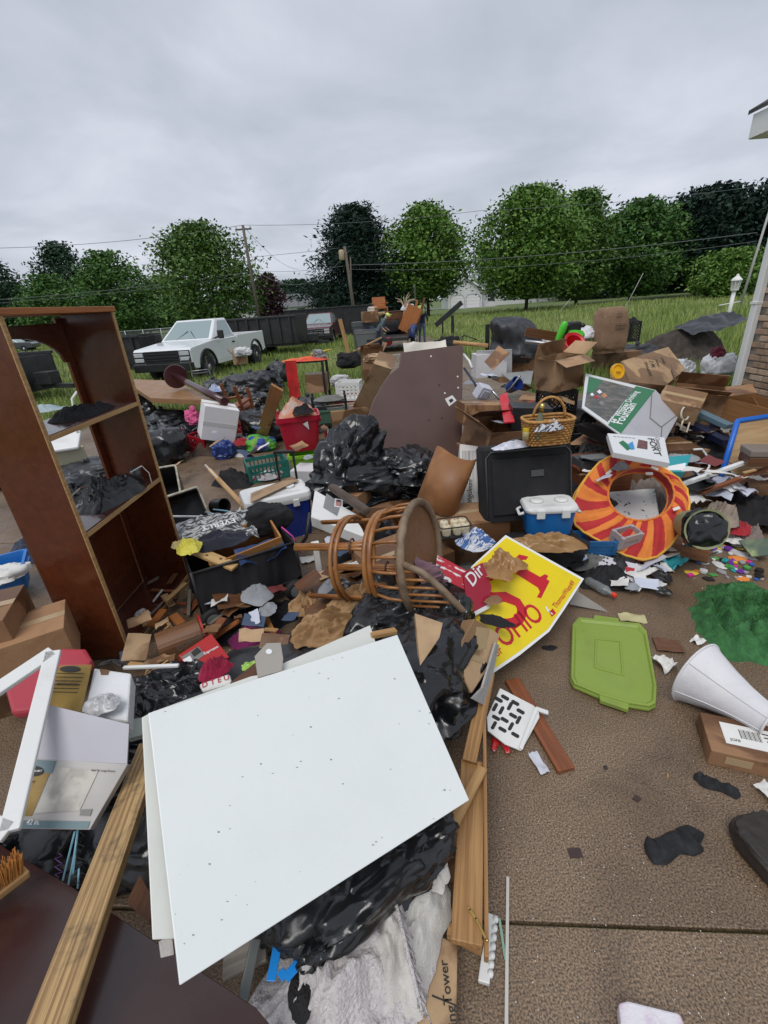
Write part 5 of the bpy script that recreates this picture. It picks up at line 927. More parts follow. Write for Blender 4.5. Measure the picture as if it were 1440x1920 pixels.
# long green fountain carton
pF = (G(1097, 765, .98), G(1168, 812, .90), A(1225, 735, 4.75)); fo = slab('fountain_carton', [(1098, 700), (1229, 731), (1162, 814), (1091, 764)], pF, .012, paint('carton_white', (.66, .68, .68), .45), 'white and green printed carton with garden fountain picture', 'carton', bevel=.003)
decal(fo, [(1104, 706), (1190, 728), (1140, 792), (1096, 761)], mat('photo_dark', (.05, .055, .045), .45, (.16, .14, .12), 14), .002, 'photo_panel'); decal(fo, [(1105, 707), (1130, 713), (1110, 738), (1100, 736)], INKG, .0035, 'leaf_patch'); decal(fo, [(1192, 724), (1228, 732), (1164, 813), (1140, 797)], INKG, .002, 'green_band')
for (x, y, r, m_) in ((1118, 745, 5, INKR), (1133, 742, 6, mat('photo_tan', (.5, .2, .08), .5)), (1124, 735, 5, INKW), (1110, 740, 4, INKW), (1128, 756, 6, INKGREY)): decal(fo, [(x-r, y), (x, y-r*.8), (x+r, y+1), (x, y+r*.8)], m_, .004, 'photo_patch')
textpx(fo, '33" Whiskey Drinking', (1152, 794), (1198, 735), INKW, hs=.6); textpx(fo, 'Fountain', (1166, 796), (1194, 758), INKW, hs=.55)
fe = slab('end_panel', [(1229, 731), (1274, 777), (1246, 828), (1162, 814)], (onp(FR[fo.name][4], 1229, 731), onp(FR[fo.name][4], 1162, 814), G(1246, 828, .66)), .006, paint('lilac_card', (.52, .52, .56), .6), parent=fo)
W4 = [onp(FR[fo.name][4], *q_) for q_ in ((1098, 700), (1229, 731), (1162, 814), (1091, 764))]; ev_ = G(1246, 828, .66)-W4[2]; iv = fo.matrix_world.inverted(); nf = FR[fo.name][3]
bb = [iv @ (p_-nf*.0125) for p_ in W4]+[iv @ (p_+ev_) for p_ in W4]; MB().add(bb, [(0, 1, 2, 3), (7, 6, 5, 4), (0, 4, 5, 1), (2, 6, 7, 3), (3, 7, 4, 0)]).build('carton_body', paint('lilac_card', (.52, .52, .56), .6), fo)
for q_ in ([(1221, 738), (1223, 738), (1220, 782), (1218, 782)], [(1218, 782), (1240, 800), (1239, 802), (1217, 784)], [(1239, 800), (1272, 775), (1272, 777), (1240, 802)], [(1240, 800), (1242, 800), (1240, 826), (1238, 826)]): decal(fe, q_, INKGREY, .002, 'seam')
carton('brown box under the fountain carton', G(1180, 838, .28), (.7, .5, .36), -15, k=3); plank('dark timber under the fountain carton', G(1092, 800, .75), G(1180, 838, .70), .12, .08, BLK, (0, 0, 1))
# open cartons, sawhorse, chest
carton('torn open brown carton beside the wooden chest', G(1300, 770, .58), (.5, .36, .26), -28, (6, 6), k=1, flaps=(60, 165, 150, 120)); carton('flattened dented carton on the sawhorse', G(1268, 775, .70), (.40, .30, .22), -40, (20, 10), k=0)
T = thing('wooden_chest', 'open wooden drawer chest against the brick house', 'chest', G(1385, 790, .45), (R_(8), R_(16), R_(-24))); M_DRW = wood('drawer', (.36, .18, .07), (.26, .12, .045), .5)
for s in (-1, 1): MB().box((0, s*.22, .14), (.62, .018, .28)).build('side', M_DRW, T); MB().box((s*.301, 0, .14), (.018, .42, .28)).build('end', M_DRW, T)
MB().box((0, 0, .012), (.58, .42, .012)).build('bottom', M_DRW, T); MB().box((.05, 0, .15), (.012, .42, .20)).build('divider', M_DRW, T); carton('dark navy box supporting the wooden chest', G(1385, 810, .0)+Vector((0, .1, 0)), (.8, .6, .44), -20, m=plastic('navy_box', (.012, .016, .05)), tape=False)
T = thing('cork', 'turned wooden stub standing in the chest', 'stub', G(1345, 762, .66)); MB().lathe([(.03, 0), (.03, .10), (.022, .14), (.005, .15)], 12).build('body', M_PINE, T, True); MB().lathe([(.035, 0), (.035, .02)], 12).build('ring', M_BRW, T)
plank('blue grey metal beam of a folded sawhorse', A(1238, 740, 5.2), A(1368, 800, 4.4), .10, .05, paint('steel_blue', (.12, .20, .25), .4), name='metal_beam', cat='beam'); plank('second navy beam of the folded sawhorse', A(1270, 782, 4.9), A(1362, 830, 4.2), .09, .06, plastic('navy_box', (.012, .016, .05)), name='metal_beam', cat='beam')
rod('bright blue rope knot tied round the beam', [A(1305+5*math.cos(k*1.3), 772+9*math.sin(k*1.7), 4.65) for k in range(12)], .010, plastic('rope_blue', (.05, .38, .62)), 'rope', 'rope'); T = thing('cream_clamp', 'cream plastic clamp hanging from the beam', 'clamp', A(1285, 775, 4.6), (R_(80), 0, R_(10))); CR_ = plastic('cream', (.62, .58, .46)); MB().tube([(.05*math.cos(R_(a)), .07*math.sin(R_(a)), 0) for a in range(0, 360, 30)], .010, 6, True).build('ring', CR_, T, True); MB().tube([(-.02, -.06, 0), (-.05, -.16, 0), (.03, -.2, 0), (.06, -.1, 0)], .009, 6).build('jaw', CR_, T, True)
cloth('black clothes heaped behind the folded sawhorse', G(1310, 850, .35), (.9, .6), 88, BLKF, 0, h=.35); bag('black sack below the open cartons', G(1290, 872, .1), (.9, .6, .55), 89, BAG, 0)
# blue framed table
bt = slab('folding_table', [(1382, 790), (1500, 772), (1500, 880), (1352, 892)], (G(1352, 892, .45), G(1470, 885, .45), A(1382, 790, 3.95)), .035, mat('oak_lam', (.40, .26, .125), .4, (.30, .18, .08), 2.2, (1.5, 12, 12), .35, .65), 'blue framed folding table with oak grain top stood on its edge', 'table', bevel=.003)
FB = plastic('frame_blue', (.01, .13, .55), .35); o_, x_, y_, n__, pl_ = FR[bt.name]
fr_ = [onp(pl_, *q_) for q_ in ((1352, 892), (1382, 790), (1500, 772))]; M_inv = bt.matrix_world.inverted(); MB().tube([M_inv @ (p_+n__*.006) for p_ in (fr_[0], fr_[0].lerp(fr_[1], .9), fr_[1], fr_[1].lerp(fr_[2], .1), fr_[2])], .024, 8).build('blue_frame', FB, bt, True); MB().tube([M_inv @ (p_+n__*.01-Vector((0, 0, .06))) for p_ in (fr_[0].lerp(fr_[1], .5), fr_[0]+Vector((.02, 0, -.1)))], .018, 8).build('leg', FB, bt, True)
T = thing('brown_case', 'grey brown hard case leaning on the blue framed table', 'case', A(1430, 845, 3.5), (0, 0, R_(-15))); MB().box((0, 0, 0), (.25, .2, .06)).build('lid', plastic('taupe', (.22, .18, .15)), T, None, .012); MB().box((0, 0, -.07), (.24, .19, .08)).build('body', M_BRW, T, None, .01)
plank('long white pole slanting over the papers', G(1268, 912, .50), G(1445, 850, .62), .035, .03, WHT, name='white_pole', cat='pole'); plank('long reddish brown stick below the white pole', G(1315, 924, .40), G(1445, 876, .52), .04, .03, M_RED, name='brown_stick', cat='stick')
# FORT carton and printed matter
ft = slab('game_carton', [(1139, 812), (1246, 820), (1256, 868), (1150, 848)], (G(1139, 812, .92), G(1246, 820, .88), G(1256, 868, .80)), .045, paint('fort_white', (.66, .67, .68), .4), 'white construction game carton lying flat with big block letters', 'carton', bevel=.003)
textpx(ft, 'FORT', (1214, 822), (1228, 854), INK, hs=.62); textpx(ft, 'Construct a', (1228, 820), (1234, 846), INKGREY); decal(ft, [(1160, 830), (1168, 826), (1186, 840), (1176, 845)], INKG, .002); decal(ft, [(1176, 834), (1186, 828), (1190, 842), (1184, 844)], INKB, .003); decal(ft, [(1197, 824), (1214, 828), (1214, 843), (1194, 840)], mat('brick_print', (.12, .05, .05), .6, (.2, .1, .1), 40), .002)
for k in range(6): decal(ft, [(1150+k*7, 818+k*.6), (1155+k*7, 818.5+k*.6), (1156+k*7, 819.6+k*.6), (1151+k*7, 819+k*.6)], INKGREY, .002, 'printed_line')
tb = slab('teal_carton', [(1234, 858), (1297, 852), (1284, 885), (1240, 884)], (G(1234, 858, .64), G(1297, 852, .64), G(1284, 885, .58)), .10, plastic('teal_box', (.03, .32, .36), .4), 'teal printed carton beneath the construction game carton', 'carton', bevel=.003); decal(tb, [(1244, 876), (1286, 868), (1284, 882), (1246, 882)], INKW, .002)
carton('low brown box under the game cartons', G(1215, 905, .1), (.7, .45, .42), -5, k=3)
rod('white curved cable looping out of the black clothes', [A(1300, 843, 3.9), A(1316, 842, 3.9), A(1328, 858, 3.9), A(1330, 875, 3.8), A(1322, 888, 3.7)], .010, WHTP, 'cable', 'cable'); T = thing('black_pan', 'flat black pan lying under the white pole', 'pan', G(1300, 910, .42), (R_(6), 0, R_(20))); MB().lathe([(.11, 0), (.13, .03), (.125, .03), (.105, .006)], 26, sx=1.4).build('body', BLK, T, 40); MB().tube([(.17, 0, .025), (.32, .03, .04)], .012, 6).build('handle', BLK, T, True)
T = crate('grey wire crate lying behind the red and orange tunnel', G(1118, 855, .42), (.36, .3, .26), plastic('grey_crate', (.22, .23, .23)), -25, (10, 20), name='grey_crate'); T = thing('grey_console', 'flat grey electronic case on a wooden box behind the tunnel', 'case', G(1110, 872, .53), (0, 0, R_(4))); MB().box((0, 0, .04), (.30, .2, .08)).build('body', plastic('dark_grey', (.07, .075, .08)), T, None, .012); MB().box((0, -.02, .085), (.22, .12, .01)).build('panel', plastic('grey_crate', (.22, .23, .23)), T, None, .004)
dresser('small wooden cabinet behind the red and orange tunnel', G(1115, 955, .06)+Vector((.02, .1, 0)), (.50, .35, .46), M_RED, 2, name='cabinet', dr=1)
# red and orange pop-up tunnel ring
pR = plane_of(G(1180, 1048, .10), G(1085, 975, .33), A(1200, 852, 3.55)); RO = [(1146, 855), (1166, 850), (1190, 853), (1215, 862), (1245, 878), (1272, 897), (1288, 918), (1293, 945), (1288, 972), (1274, 1000), (1255, 1025), (1232, 1044), (1205, 1050), (1175, 1042), (1148, 1030), (1120, 1012), (1095, 998), (1079, 985), (1073, 965), (1075, 940), (1086, 915), (1103, 890), (1124, 867)]
cx_, cy_ = 1202, 926
def rs_(poly, n):
    P_ = [Vector(q_+(0,)) for q_ in poly]; P_.append(P_[0]); ln = [0]
    for i in range(1, len(P_)): ln.append(ln[-1]+(P_[i]-P_[i-1]).length)
    out = []; j = 0
    for k in range(n):
        s = ln[-1]*k/n
        while ln[j+1] < s: j += 1
        out.append(P_[j].lerp(P_[j+1], (s-ln[j])/(ln[j+1]-ln[j])))
    return out
nR = 384; OU = rs_(RO, nR); IN = []
for p_ in OU: a = math.atan2(p_.y-cy_, p_.x-cx_); IN.append(Vector((cx_+62*math.cos(a), cy_+50*math.sin(a), 0)))
tn_o = onp(pR, cx_, cy_); nn = pR[1]; xx = (onp(pR, 1290, 926)-tn_o).normalized(); yy = nn.cross(xx); MR = Matrix((xx, yy, nn)).transposed().to_4x4(); MR.translation = tn_o; TN = thing('play_tunnel', 'red and orange striped pop up play tunnel ring with round opening', 'play tunnel', tn_o, MR.to_3x3()); inv = MR.inverted()
b = MB(); rows = []; nK = 25
for k in range(nK):
    t_ = k/(nK-1); row = []
    for i in range(nR): q_ = OU[i].lerp(IN[i], t_); p_ = inv @ onp(pR, q_.x, q_.y); p_.z += .020*math.sin(math.pi*t_)*(1+.35*math.sin(i*.175))+.003*math.sin(i*.47+k*.5); row.append(p_)
    rows.append(row)
fs = []; mi = []
for k in range(nK-1):
    for i in range(nR): fs.append((k*nR+i, k*nR+(i+1) % nR, (k+1)*nR+(i+1) % nR, (k+1)*nR+i)); ph = (i/nR*15+k*.035+.22*math.sin(i*.05+k*.06)) % 1; mi.append(0 if ph < .52+.10*math.sin(k*.16+i*.03) else 1)
b.add([p_ for r in rows for p_ in r], fs); b.m = mi; M_TR = fabric('tun_red', (.52, .022, .022), (.42, .014, .018), 6, .75); M_TO = fabric('tun_or', (.80, .24, .035), (.70, .19, .025), 6, .75); M_TY = fabric('tun_yel', (.85, .45, .06)); ob = b.build('front_fabric', [M_TR, M_TO], TN, True)
b = MB(); b.add([p_ for p_ in rows[0]]+[p_-Vector((0, 0, .10)) for p_ in rows[0]], [(i, nR+i, nR+(i+1) % nR, (i+1) % nR) for i in range(nR)]); b.build('outer_side', M_TR, TN, True); b = MB(); b.add([p_ for p_ in rows[-1]]+[p_-Vector((0, 0, .10)) for p_ in rows[-1]], [((i+1) % nR, nR+(i+1) % nR, nR+i, i) for i in range(nR)]); b.build('inner_side', M_TR, TN, True)
MB().tube(rows[0], .010, 7, True).build('outer_piping', M_TY, TN, True); MB().tube([p_-Vector((0, 0, .10)) for p_ in rows[0]], .009, 7, True).build('rear_piping', M_TY, TN, True); MB().tube(rows[-1], .009, 7, True).build('inner_piping', M_TO, TN, True); MB().tube([p_-Vector((0, 0, .10)) for p_ in rows[-1]], .009, 7, True).build('inner_rear_piping', M_TO, TN, True)
for q_, an in (((1137, 891), 40), ((1222, 883), -30), ((1262, 958), 20), ((1212, 893), 0)): p_ = inv @ onp(pR, *q_); MB().box(p_+Vector((0, 0, .05)), (.055, .022, .006), Matrix.Rotation(R_(an), 3, 'Z')).build('white_tab', WHTP, TN)
spb = slab('speckled_board', [(1141, 922), (1228, 915), (1236, 965), (1205, 990), (1150, 985)], (G(1150, 990, .16), G(1236, 968, .22), A(1185, 918, 3.75)), .03, mat('speckle', (.74, .74, .72), .5, (.03, .03, .03), 20, (1, 1, 1), .62, .635), 'white speckled board seen through the tunnel opening', 'board', bevel=.006)
carton('dark brown box behind the speckled board', G(1215, 945, .05)+Vector((.05, .25, 0)), (.5, .3, .42), 10, k=3)
# bucket and litter at the right
bk_ = G(1345, 1020, .02); T = thing('olive_bin', 'olive green waste bin lying on its side with black liner', 'bin', A(1300, 985, 2.95), (A(1350, 1000, 2.6)-A(1300, 985, 2.95)).to_track_quat('Z', 'Y').to_matrix()); OL = mat('olive', (.28, .30, .16), .5, (.24, .26, .14), 6, dirt=.35); MB().lathe([(.10, -.10), (.115, .0), (.135, .20), (.145, .205), (.13, .20), (.105, -.08)], 26).build('body', OL, T, 40)
pp, ff = crumple_mesh((.27, .27, .14), 90, 40, 20, .09, .12); npmesh('black_liner', pp+np.array([0, 0, .12]), ff, BAG, T, 50)
cloth('fluffy beige handbag behind the olive bin', G(1340, 972, .18), (.42, .32), 91, mat('fluffy', (.36, .29, .23), .95, (.26, .21, .17), 12, bump=.8, bscale=60), 20, h=.22, name='handbag', cat='handbag'); cloth('red fabric scrap beside the beige handbag', G(1385, 995, .12), (.22, .16), 92, fabric('red', (.42, .02, .03)), h=.1); cloth('taupe cloth lump next to the red scrap', G(1405, 1005, .08), (.2, .16), 93, fabric('taupe', (.3, .24, .21)), h=.12); cloth('black clothing heap right of the handbag', G(1420, 965, .1), (.7, .5), 94, BLKF, h=.3); cloth('crumpled white paper beside the olive bin', G(1378, 1010, .05), (.24, .2), 95, PAPER, h=.07, name='crumpled_paper', cat='paper')
for i, (x, y, z, a) in enumerate([(1330, 905, .40, 10), (1360, 915, .36, -15), (1385, 920, .34, 30), (1400, 900, .42, -5), (1345, 928, .32, 50), (1290, 940, .34, 15)]): sheet(['loose paper sheet under the white pole', 'folded paper sheet under the brown stick', 'creased paper sheet beside the black clothing', 'paper sheet behind the brown stick', 'paper sheet turned sideways above the handbag', 'paper sheet beside the black pan'][i], G(x, y, z), (.26, .20), PAPER if i % 2 else paint('bluish', (.55, .58, .68)), a, (random.uniform(-8, 8), 6), 10+i, .04)
carton('box under the loose papers by the blue table', G(1370, 965, 0)+Vector((.1, .25, 0)), (1.0, .6, .30), -8, k=3)
slab('greeting_card', [(1385, 1013), (1440, 1010), (1445, 1040), (1410, 1043)], (G(1385, 1013, .10), G(1440, 1010, .12), G(1410, 1043, .06)), .01, mat('card_print', (.10, .14, .11), .4, (.45, .50, .22), 4), 'glossy green picture card on the litter by the olive bin', 'card')
cloth('white nappy shaped padding by the greeting card', G(1390, 1040), (.2, .08), 96, fabric('white', (.62, .62, .62)), -60, h=.03)
plank('wet brown board lying flat under the olive bin', G(1235, 1020, .03), G(1330, 1040, .03), .28, .015, wood('wetboard', (.22, .105, .045), (.15, .065, .03), .3), name='wooden_board', cat='board')
sheet('white scrap on the wet brown board', G(1287, 1022, .042), (.06, .035), PAPER, 20, seed=2); rod('thin black cable looping beside the olive bin', [G(1300, 1000, .08), G(1305, 1025, .03), G(1330, 1040, .02), G(1345, 1035, .03)], .005, BLK, 'cable', 'cable')
tcol = [('pink', (.75, .05, .30)), ('purple', (.16, .04, .34)), ('teal', (.03, .35, .36)), ('white', (.74, .74, .72)), ('yellow', (.78, .55, .05)), ('blue', (.04, .14, .5)), ('black', (.02, .02, .02)), ('orange', (.75, .25, .04)), ('green', (.08, .35, .08)), ('grey', (.35, .35, .35))]; rr_ = random.Random(12)
nouns = [('shard', 'toy part'), ('block', 'toy block'), ('cap', 'bottle cap'), ('scrap', 'scrap')]; seen = set()
for i in range(70):
    x = rr_.uniform(1290, 1438); y = rr_.uniform(1012, 1088)+max(0, 1330-x)*.10; c = tcol[rr_.choice((0, 1, 2, 3, 3, 3, 4, 5, 6, 6, 7, 8, 9, 9, 9))]; k = rr_.randrange(4); p = G(x, y, .003); s = rr_.uniform(.016, .045); m_ = plastic('bit_'+c[0], c[1], .35, .08); yw = rr_.uniform(0, 360)
    if k == 0: o = MB().prism([(s, 0), (s*.2, s*.7), (-s, s*.3), (-s*.6, -s*.6), (s*.4, -s*.5)], 0, s*.25).build('toy_shard', m_, None, None, .002, loc=p, rot=(0, 0, yw))
    elif k == 1: b = MB(); b.box((0, 0, s*.3), (s*1.3, s*.9, s*.6)); b.lathe([(s*.2, s*.6), (s*.2, s*.78)], 8); o = b.build('toy_block', m_, None, None, .002, loc=p, rot=(0, 0, yw))
    elif k == 2: o = MB().lathe([(s*.6, 0), (s*.65, s*.1), (s*.6, s*.5), (s*.3, s*.55)], 14).build('bottle_cap', m_, None, 40, loc=p, rot=(0, 0, yw))
    else: o = cloth('x', p, (s*3, s*2), 200+i, m_, yw, h=s*.5, nr=5, nt=16, name='scrap')
    tag(o, c[0]+' '+['plastic shard', 'toy block', 'round cap', 'crumpled scrap'][k]+' among the small litter by the olive bin', nouns[k][1], 'small toys and litter by the green turf')
# ---------------------------------------------------------------- middle foreground
# blue and white cooler
def cooler(label, loc, size, yaw, body, lidm, scrap=False):
    sx, sy, sz = size; T = thing('cooler', label, 'cooler', loc, (0, 0, R_(yaw))); loft([rrect(sx*.9, sy*.88, .05, 0), rrect(sx, sy, .05, sz*.80)], body, 'body', T); loft([rrect(sx+.02, sy+.02, .06, sz*.80), rrect(sx+.03, sy+.03, .06, sz*.86), rrect(sx+.03, sy+.03, .06, sz*.90), rrect(sx+.01, sy+.01, .06, sz*.97), rrect(sx*.88, sy*.86, .06, sz), rrect(sx*.80, sy*.76, .05, sz*.985)], lidm, 'lid', T)
    for s in (-1, 1): MB().tube([(s*(sx/2+.01), -sy*.22, sz*.72), (s*(sx/2+.04), -sy*.2, sz*.66), (s*(sx/2+.04), sy*.2, sz*.66), (s*(sx/2+.01), sy*.22, sz*.72)], .012, 8).build('handle', lidm, T, True)
    for q in (-.25, .25): MB().box((sx*q, -sy/2-.018, sz*.80), (.06, .02, .07)).build('latch', lidm, T, None, .006); MB().lathe([(.045, 0), (.05, .012), (.04, .018)], 18, M=Matrix.Translation((sx*q, 0, sz*.99))).build('cup_ring', lidm, T, True)
    return T
ck = G(528, 1000, 0)+Vector((0, .02, 0)); cooler('large blue cooler with white lid on the drive', ck, (.60, .40, .46), 22, BLUE, WHTP); slab('brown_cardboard', [(470, 925), (548, 893), (560, 900), (520, 918), (470, 942)], (ck+Vector((0, 0, .485)), ck+Vector((.2, 0, .485)), ck+Vector((0, .2, .485))), .006, card(2), 'bent cardboard strip lying on the cooler lid', 'cardboard')
cooler('small white lidded cooler with blue body beside the suitcase', G(1024, 992, .33), (.36, .24, .24), -4, plastic('cool_blue', (.01, .14, .42)), WHTP)
crate('teal laundry basket with clutter in front of the red tote', G(503, 893, 0), (.52, .38, .24), TEAL, 22, diag=False, nx=9, nz=2, bw=.018, name='laundry_basket', cat='basket'); cloth('white and red wrappers inside the teal basket', G(503, 893, .03), (.42, .28), 100, mat('wrappers', (.55, .55, .56), .5, (.4, .03, .04), 14, lo=.55, hi=.6), 22, h=.12)
T = thing('luggage_handle', 'black pull up luggage handle standing in front of the lime tote', 'handle', G(545, 925, .1), (0, 0, R_(-8)));
for s in (-1, 1): MB().box((s*.10, 0, .24), (.022, .018, .48)).build('rail', BLK, T)
MB().box((0, 0, .49), (.24, .03, .035)).build('grip', BLK, T, None, .008); MB().box((0, .08, .0), (.3, .2, .12)).build('case', BLK, T, None, .02)
carton('white flat box behind the blue cooler', G(585, 925, 0)+Vector((0, .15, 0)), (.4, .3, .28), -15, m=paint('white_card', (.70, .69, .70)), tape=False)
# black open drawer bins left of the cooler
def openbin(label, loc, size, rot, m, rimm):
    sx, sy, sz = size; T = thing('storage_bin', label, 'bin', loc, rot); t_ = .008
    for s in (-1, 1): MB().box((s*(sx/2-t_/2), 0, sz/2), (t_, sy, sz)).build('side', m, T); MB().box((0, s*(sy/2-t_/2), sz/2), (sx-2*t_-.002, t_, sz)).build('end', m, T)
    MB().box((0, 0, t_/2), (sx-2*t_-.002, sy-2*t_-.002, t_)).build('bottom', m, T); MB().tube([Vector(q_) for q_ in rrect(sx, sy, .03, sz)], .013, 6, True).build('rim', rimm, T, True); return T
M_RIM = mat('rim_beige', (.50, .46, .36), .6, (.30, .27, .21), 10, dirt=.3); openbin('tall black open bin with beige rim tipped towards the cooler', G(362, 985, .02), (.34, .62, .36), (R_(62), R_(-6), R_(28)), BLK, M_RIM); openbin('second black open bin lying behind the bookcase', G(318, 945, .02), (.36, .5, .4), (R_(40), 0, R_(20)), BLK, M_RIM)
T = thing('black_canister', 'short black canister lying at the rim of the open bin', 'canister', G(402, 950, .15), (R_(78), 0, R_(60))); MB().lathe([(.075, 0), (.08, .02), (.08, .16), (.07, .16), (.065, .02)], 22).build('body', BLK, T, 40); MB().lathe([(.082, .14), (.082, .165)], 22, cap=False).build('rim', BLK, T)
plank('pale grooved trim board leaning on the cooler', G(392, 880, .12), G(462, 955, .35), .05, .03, M_RAW); cloth('black jacket on the drive behind the trim board', G(440, 905), (.6, .5), 102, BLKF, h=.18, name='jacket', cat='jacket'); plank('second pale strip beside the trim board', G(385, 872, .10), G(455, 948, .33), .022, .02, paint('off_white', (.62, .58, .48)), name='trim_strip', cat='strip')
plank('long thin white curtain rod lying across the wagon', G(322, 968, .42), G(548, 970, .46), .014, .014, WHT, name='curtain_rod', cat='rod')
bag('pale grey cushion behind the wagon', G(370, 1025, .12), (.36, .3, .34), 103, fabric('pale_grey', (.34, .36, .38)), folds=.03, knot=False, name='cushion', cat='cushion')
rod('light blue plastic hanger on the wagon load', [G(385, 960, .5), G(412, 966, .52), G(470, 972, .54), G(425, 958, .52), G(400, 955, .50)], .006, plastic('hang_blue', (.25, .5, .62)), 'coat_hanger', 'hanger')
# folding wagon with load
wg = G(468, 1118, .0); WY = 28; T = thing('folding_wagon', 'black fabric folding wagon full of drawers and clothes', 'wagon', wg, (0, 0, R_(WY))); wx, wy_, wz = .72, .46, .46
def wgp(x, y, z): c, s = math.cos(R_(WY)), math.sin(R_(WY)); return wg+Vector((x*c-y*s, x*s+y*c, z))
for s in (-1, 1):
    sp, sf = crumple_mesh((.06, wy_, .30), 104+s, 20, 14, .04, .1, 3, .2, .1)
    d_ = drape('side_cloth', wx, .30, BLKF, T, 7+s, .035, hang=.5); d_.location = (0, s*wy_/2, wz); d_.rotation_euler = (0, 0, 0 if s < 0 else math.pi); MB().box((s*wx/2, 0, .30), (.012, wy_-.03, .30)).build('end_cloth', BLKF, T); MB().tube([(-wx/2, s*wy_/2, wz), (wx/2, s*wy_/2, wz)], .010, 8).build('top_tube', BLK, T, True)
    for q in (-1, 1): MB().tube([(q*wx/2, s*wy_/2, .10), (q*wx/2, s*wy_/2, wz+.01)], .012, 8).build('corner_tube', BLK, T, True); wh = MB().lathe([(.06, -.025), (.085, -.02), (.085, .02), (.06, .025)], 18, M=Matrix.Translation((q*wx*.42, s*(wy_/2+.03), .085)) @ Matrix.Rotation(R_(90), 4, 'X')).build('wheel', RUBBER, T, True); MB().lathe([(.05, -.028), (.05, .028)], 12, M=Matrix.Translation((q*wx*.42, s*(wy_/2+.03), .085)) @ Matrix.Rotation(R_(90), 4, 'X')).build('hub', plastic('grey_crate', (.22, .23, .23)), wh)
MB().box((0, 0, .145), (wx, wy_, .012)).build('floor', BLKF, T); MB().tube([(wx/2, 0, .2), (wx/2+.16, 0, .35), (wx/2+.22, 0, .55)], .014, 8).build('pull_handle', BLK, T, True)
T = thing('drawer_box', 'orange brown wooden drawer sitting in the wagon', 'drawer', wgp(.06, .02, .30), (R_(6), R_(-8), R_(WY-3)))
for s in (-1, 1): MB().box((0, s*.17, .10), (.52, .014, .20)).build('side', wy, T); MB().box((s*.255, 0, .10), (.014, .32, .20)).build('end', wy, T)
MB().box((0, 0, .012), (.49, .32, .01)).build('bottom', wy, T); st = MB().box((.14, -.178, .11), (.05, .003, .06)).build('sticker', INKR, T); MB().box((.185, -.178, .12), (.025, .003, .05)).build('sticker', INKB, T)
kb = plank('pale knotty pine board lying on the wagon rim', wgp(-.34, .06, .53), wgp(-.08, -.25, .42), .085, .022, mat('knotty', (.58, .38, .16), .55, (.50, .31, .12), 2, (1, 9, 9)))
for x in (-.02, .08): MB().lathe([(.012, .011), (.010, .0125)], 10, M=Matrix.Translation((x, .01*(1 if x > 0 else -1), 0))).build('knot', mat('knot', (.12, .055, .02), .6), kb)
cloth('crumpled yellow tissue paper on the pine board', wgp(-.32, -.02, .55), (.17, .22), 106, mat('yellow_tissue', (.72, .66, .10), .7, (.66, .58, .08), 8), 30, h=.09, name='tissue_paper', cat='paper'); cloth('pale yellow wrapped block at the end of the pine board', wgp(-.36, .10, .53), (.12, .12), 107, mat('pale_yellow', (.62, .52, .24), .7), 30, h=.09, name='tissue_paper', cat='paper')
cz = sheet('grey zebra patterned cushion cover over the wagon', wgp(-.08, .18, .50), (.52, .30), mat('zebra_grey', (.56, .57, .56), .8, (.07, .075, .08), 22, (1, 3.2, 1), .46, .52), WY-4, (26, 0), 5, .09, 'cushion_cover', 'cushion', n=14)
ev = cloth('navy sweatshirt with white lettering in the wagon', wgp(-.10, .04, .50), (.44, .26), 108, fabric('navy_sweat', (.014, .017, .032)), WY, h=.12, name='sweatshirt', cat='sweatshirt', fold=.12); ev_t = text_on(ev, 'EVERLY', Matrix.Translation((.13, .07, .125)) @ Matrix.Rotation(R_(180), 4, 'Z') @ Matrix.Rotation(R_(-6), 4, 'X'), .24, INKW, 1.3)
bag('black padded bag leaning on the wagon end', wgp(.30, .20, .40), (.34, .24, .30), 109, BLKF, 30, knot=False, folds=.05); sheet('white printed leaflet in the wagon', wgp(-.02, -.12, .36), (.14, .10), PAPER, 40, seed=3); sheet('blue plastic sheet inside the wagon', wgp(.12, -.16, .40), (.34, .16), plastic('deep_blue', (.015, .04, .13)), WY, (20, 0), 6, .05, 'plastic_sheet', 'sheet')
rod('pink cable draped over the wagon corner', [wgp(.34, .0, .50), wgp(.40, -.05, .42), wgp(.42, -.12, .30)], .006, plastic('hotpink', (.6, .05, .3)), 'cable', 'cable')
cloth('magenta fabric scrap on the ground below the wagon', G(480, 1195, .03), (.32, .24), 110, fabric('magenta', (.20, .008, .10)), 10, h=.10); plank('short honey coloured stick under the wagon', G(492, 1140, .12), G(520, 1205, .10), .03, .02, wy, name='wooden_stick', cat='stick')
sheet('white paper square on the concrete by the rattan chair', G(578, 1050, .01), (.13, .10), PAPER, 20, seed=8); cloth('black fabric pooled under the wagon', G(470, 1165, .0), (.8, .4), 111, BLKF, 20, h=.16)
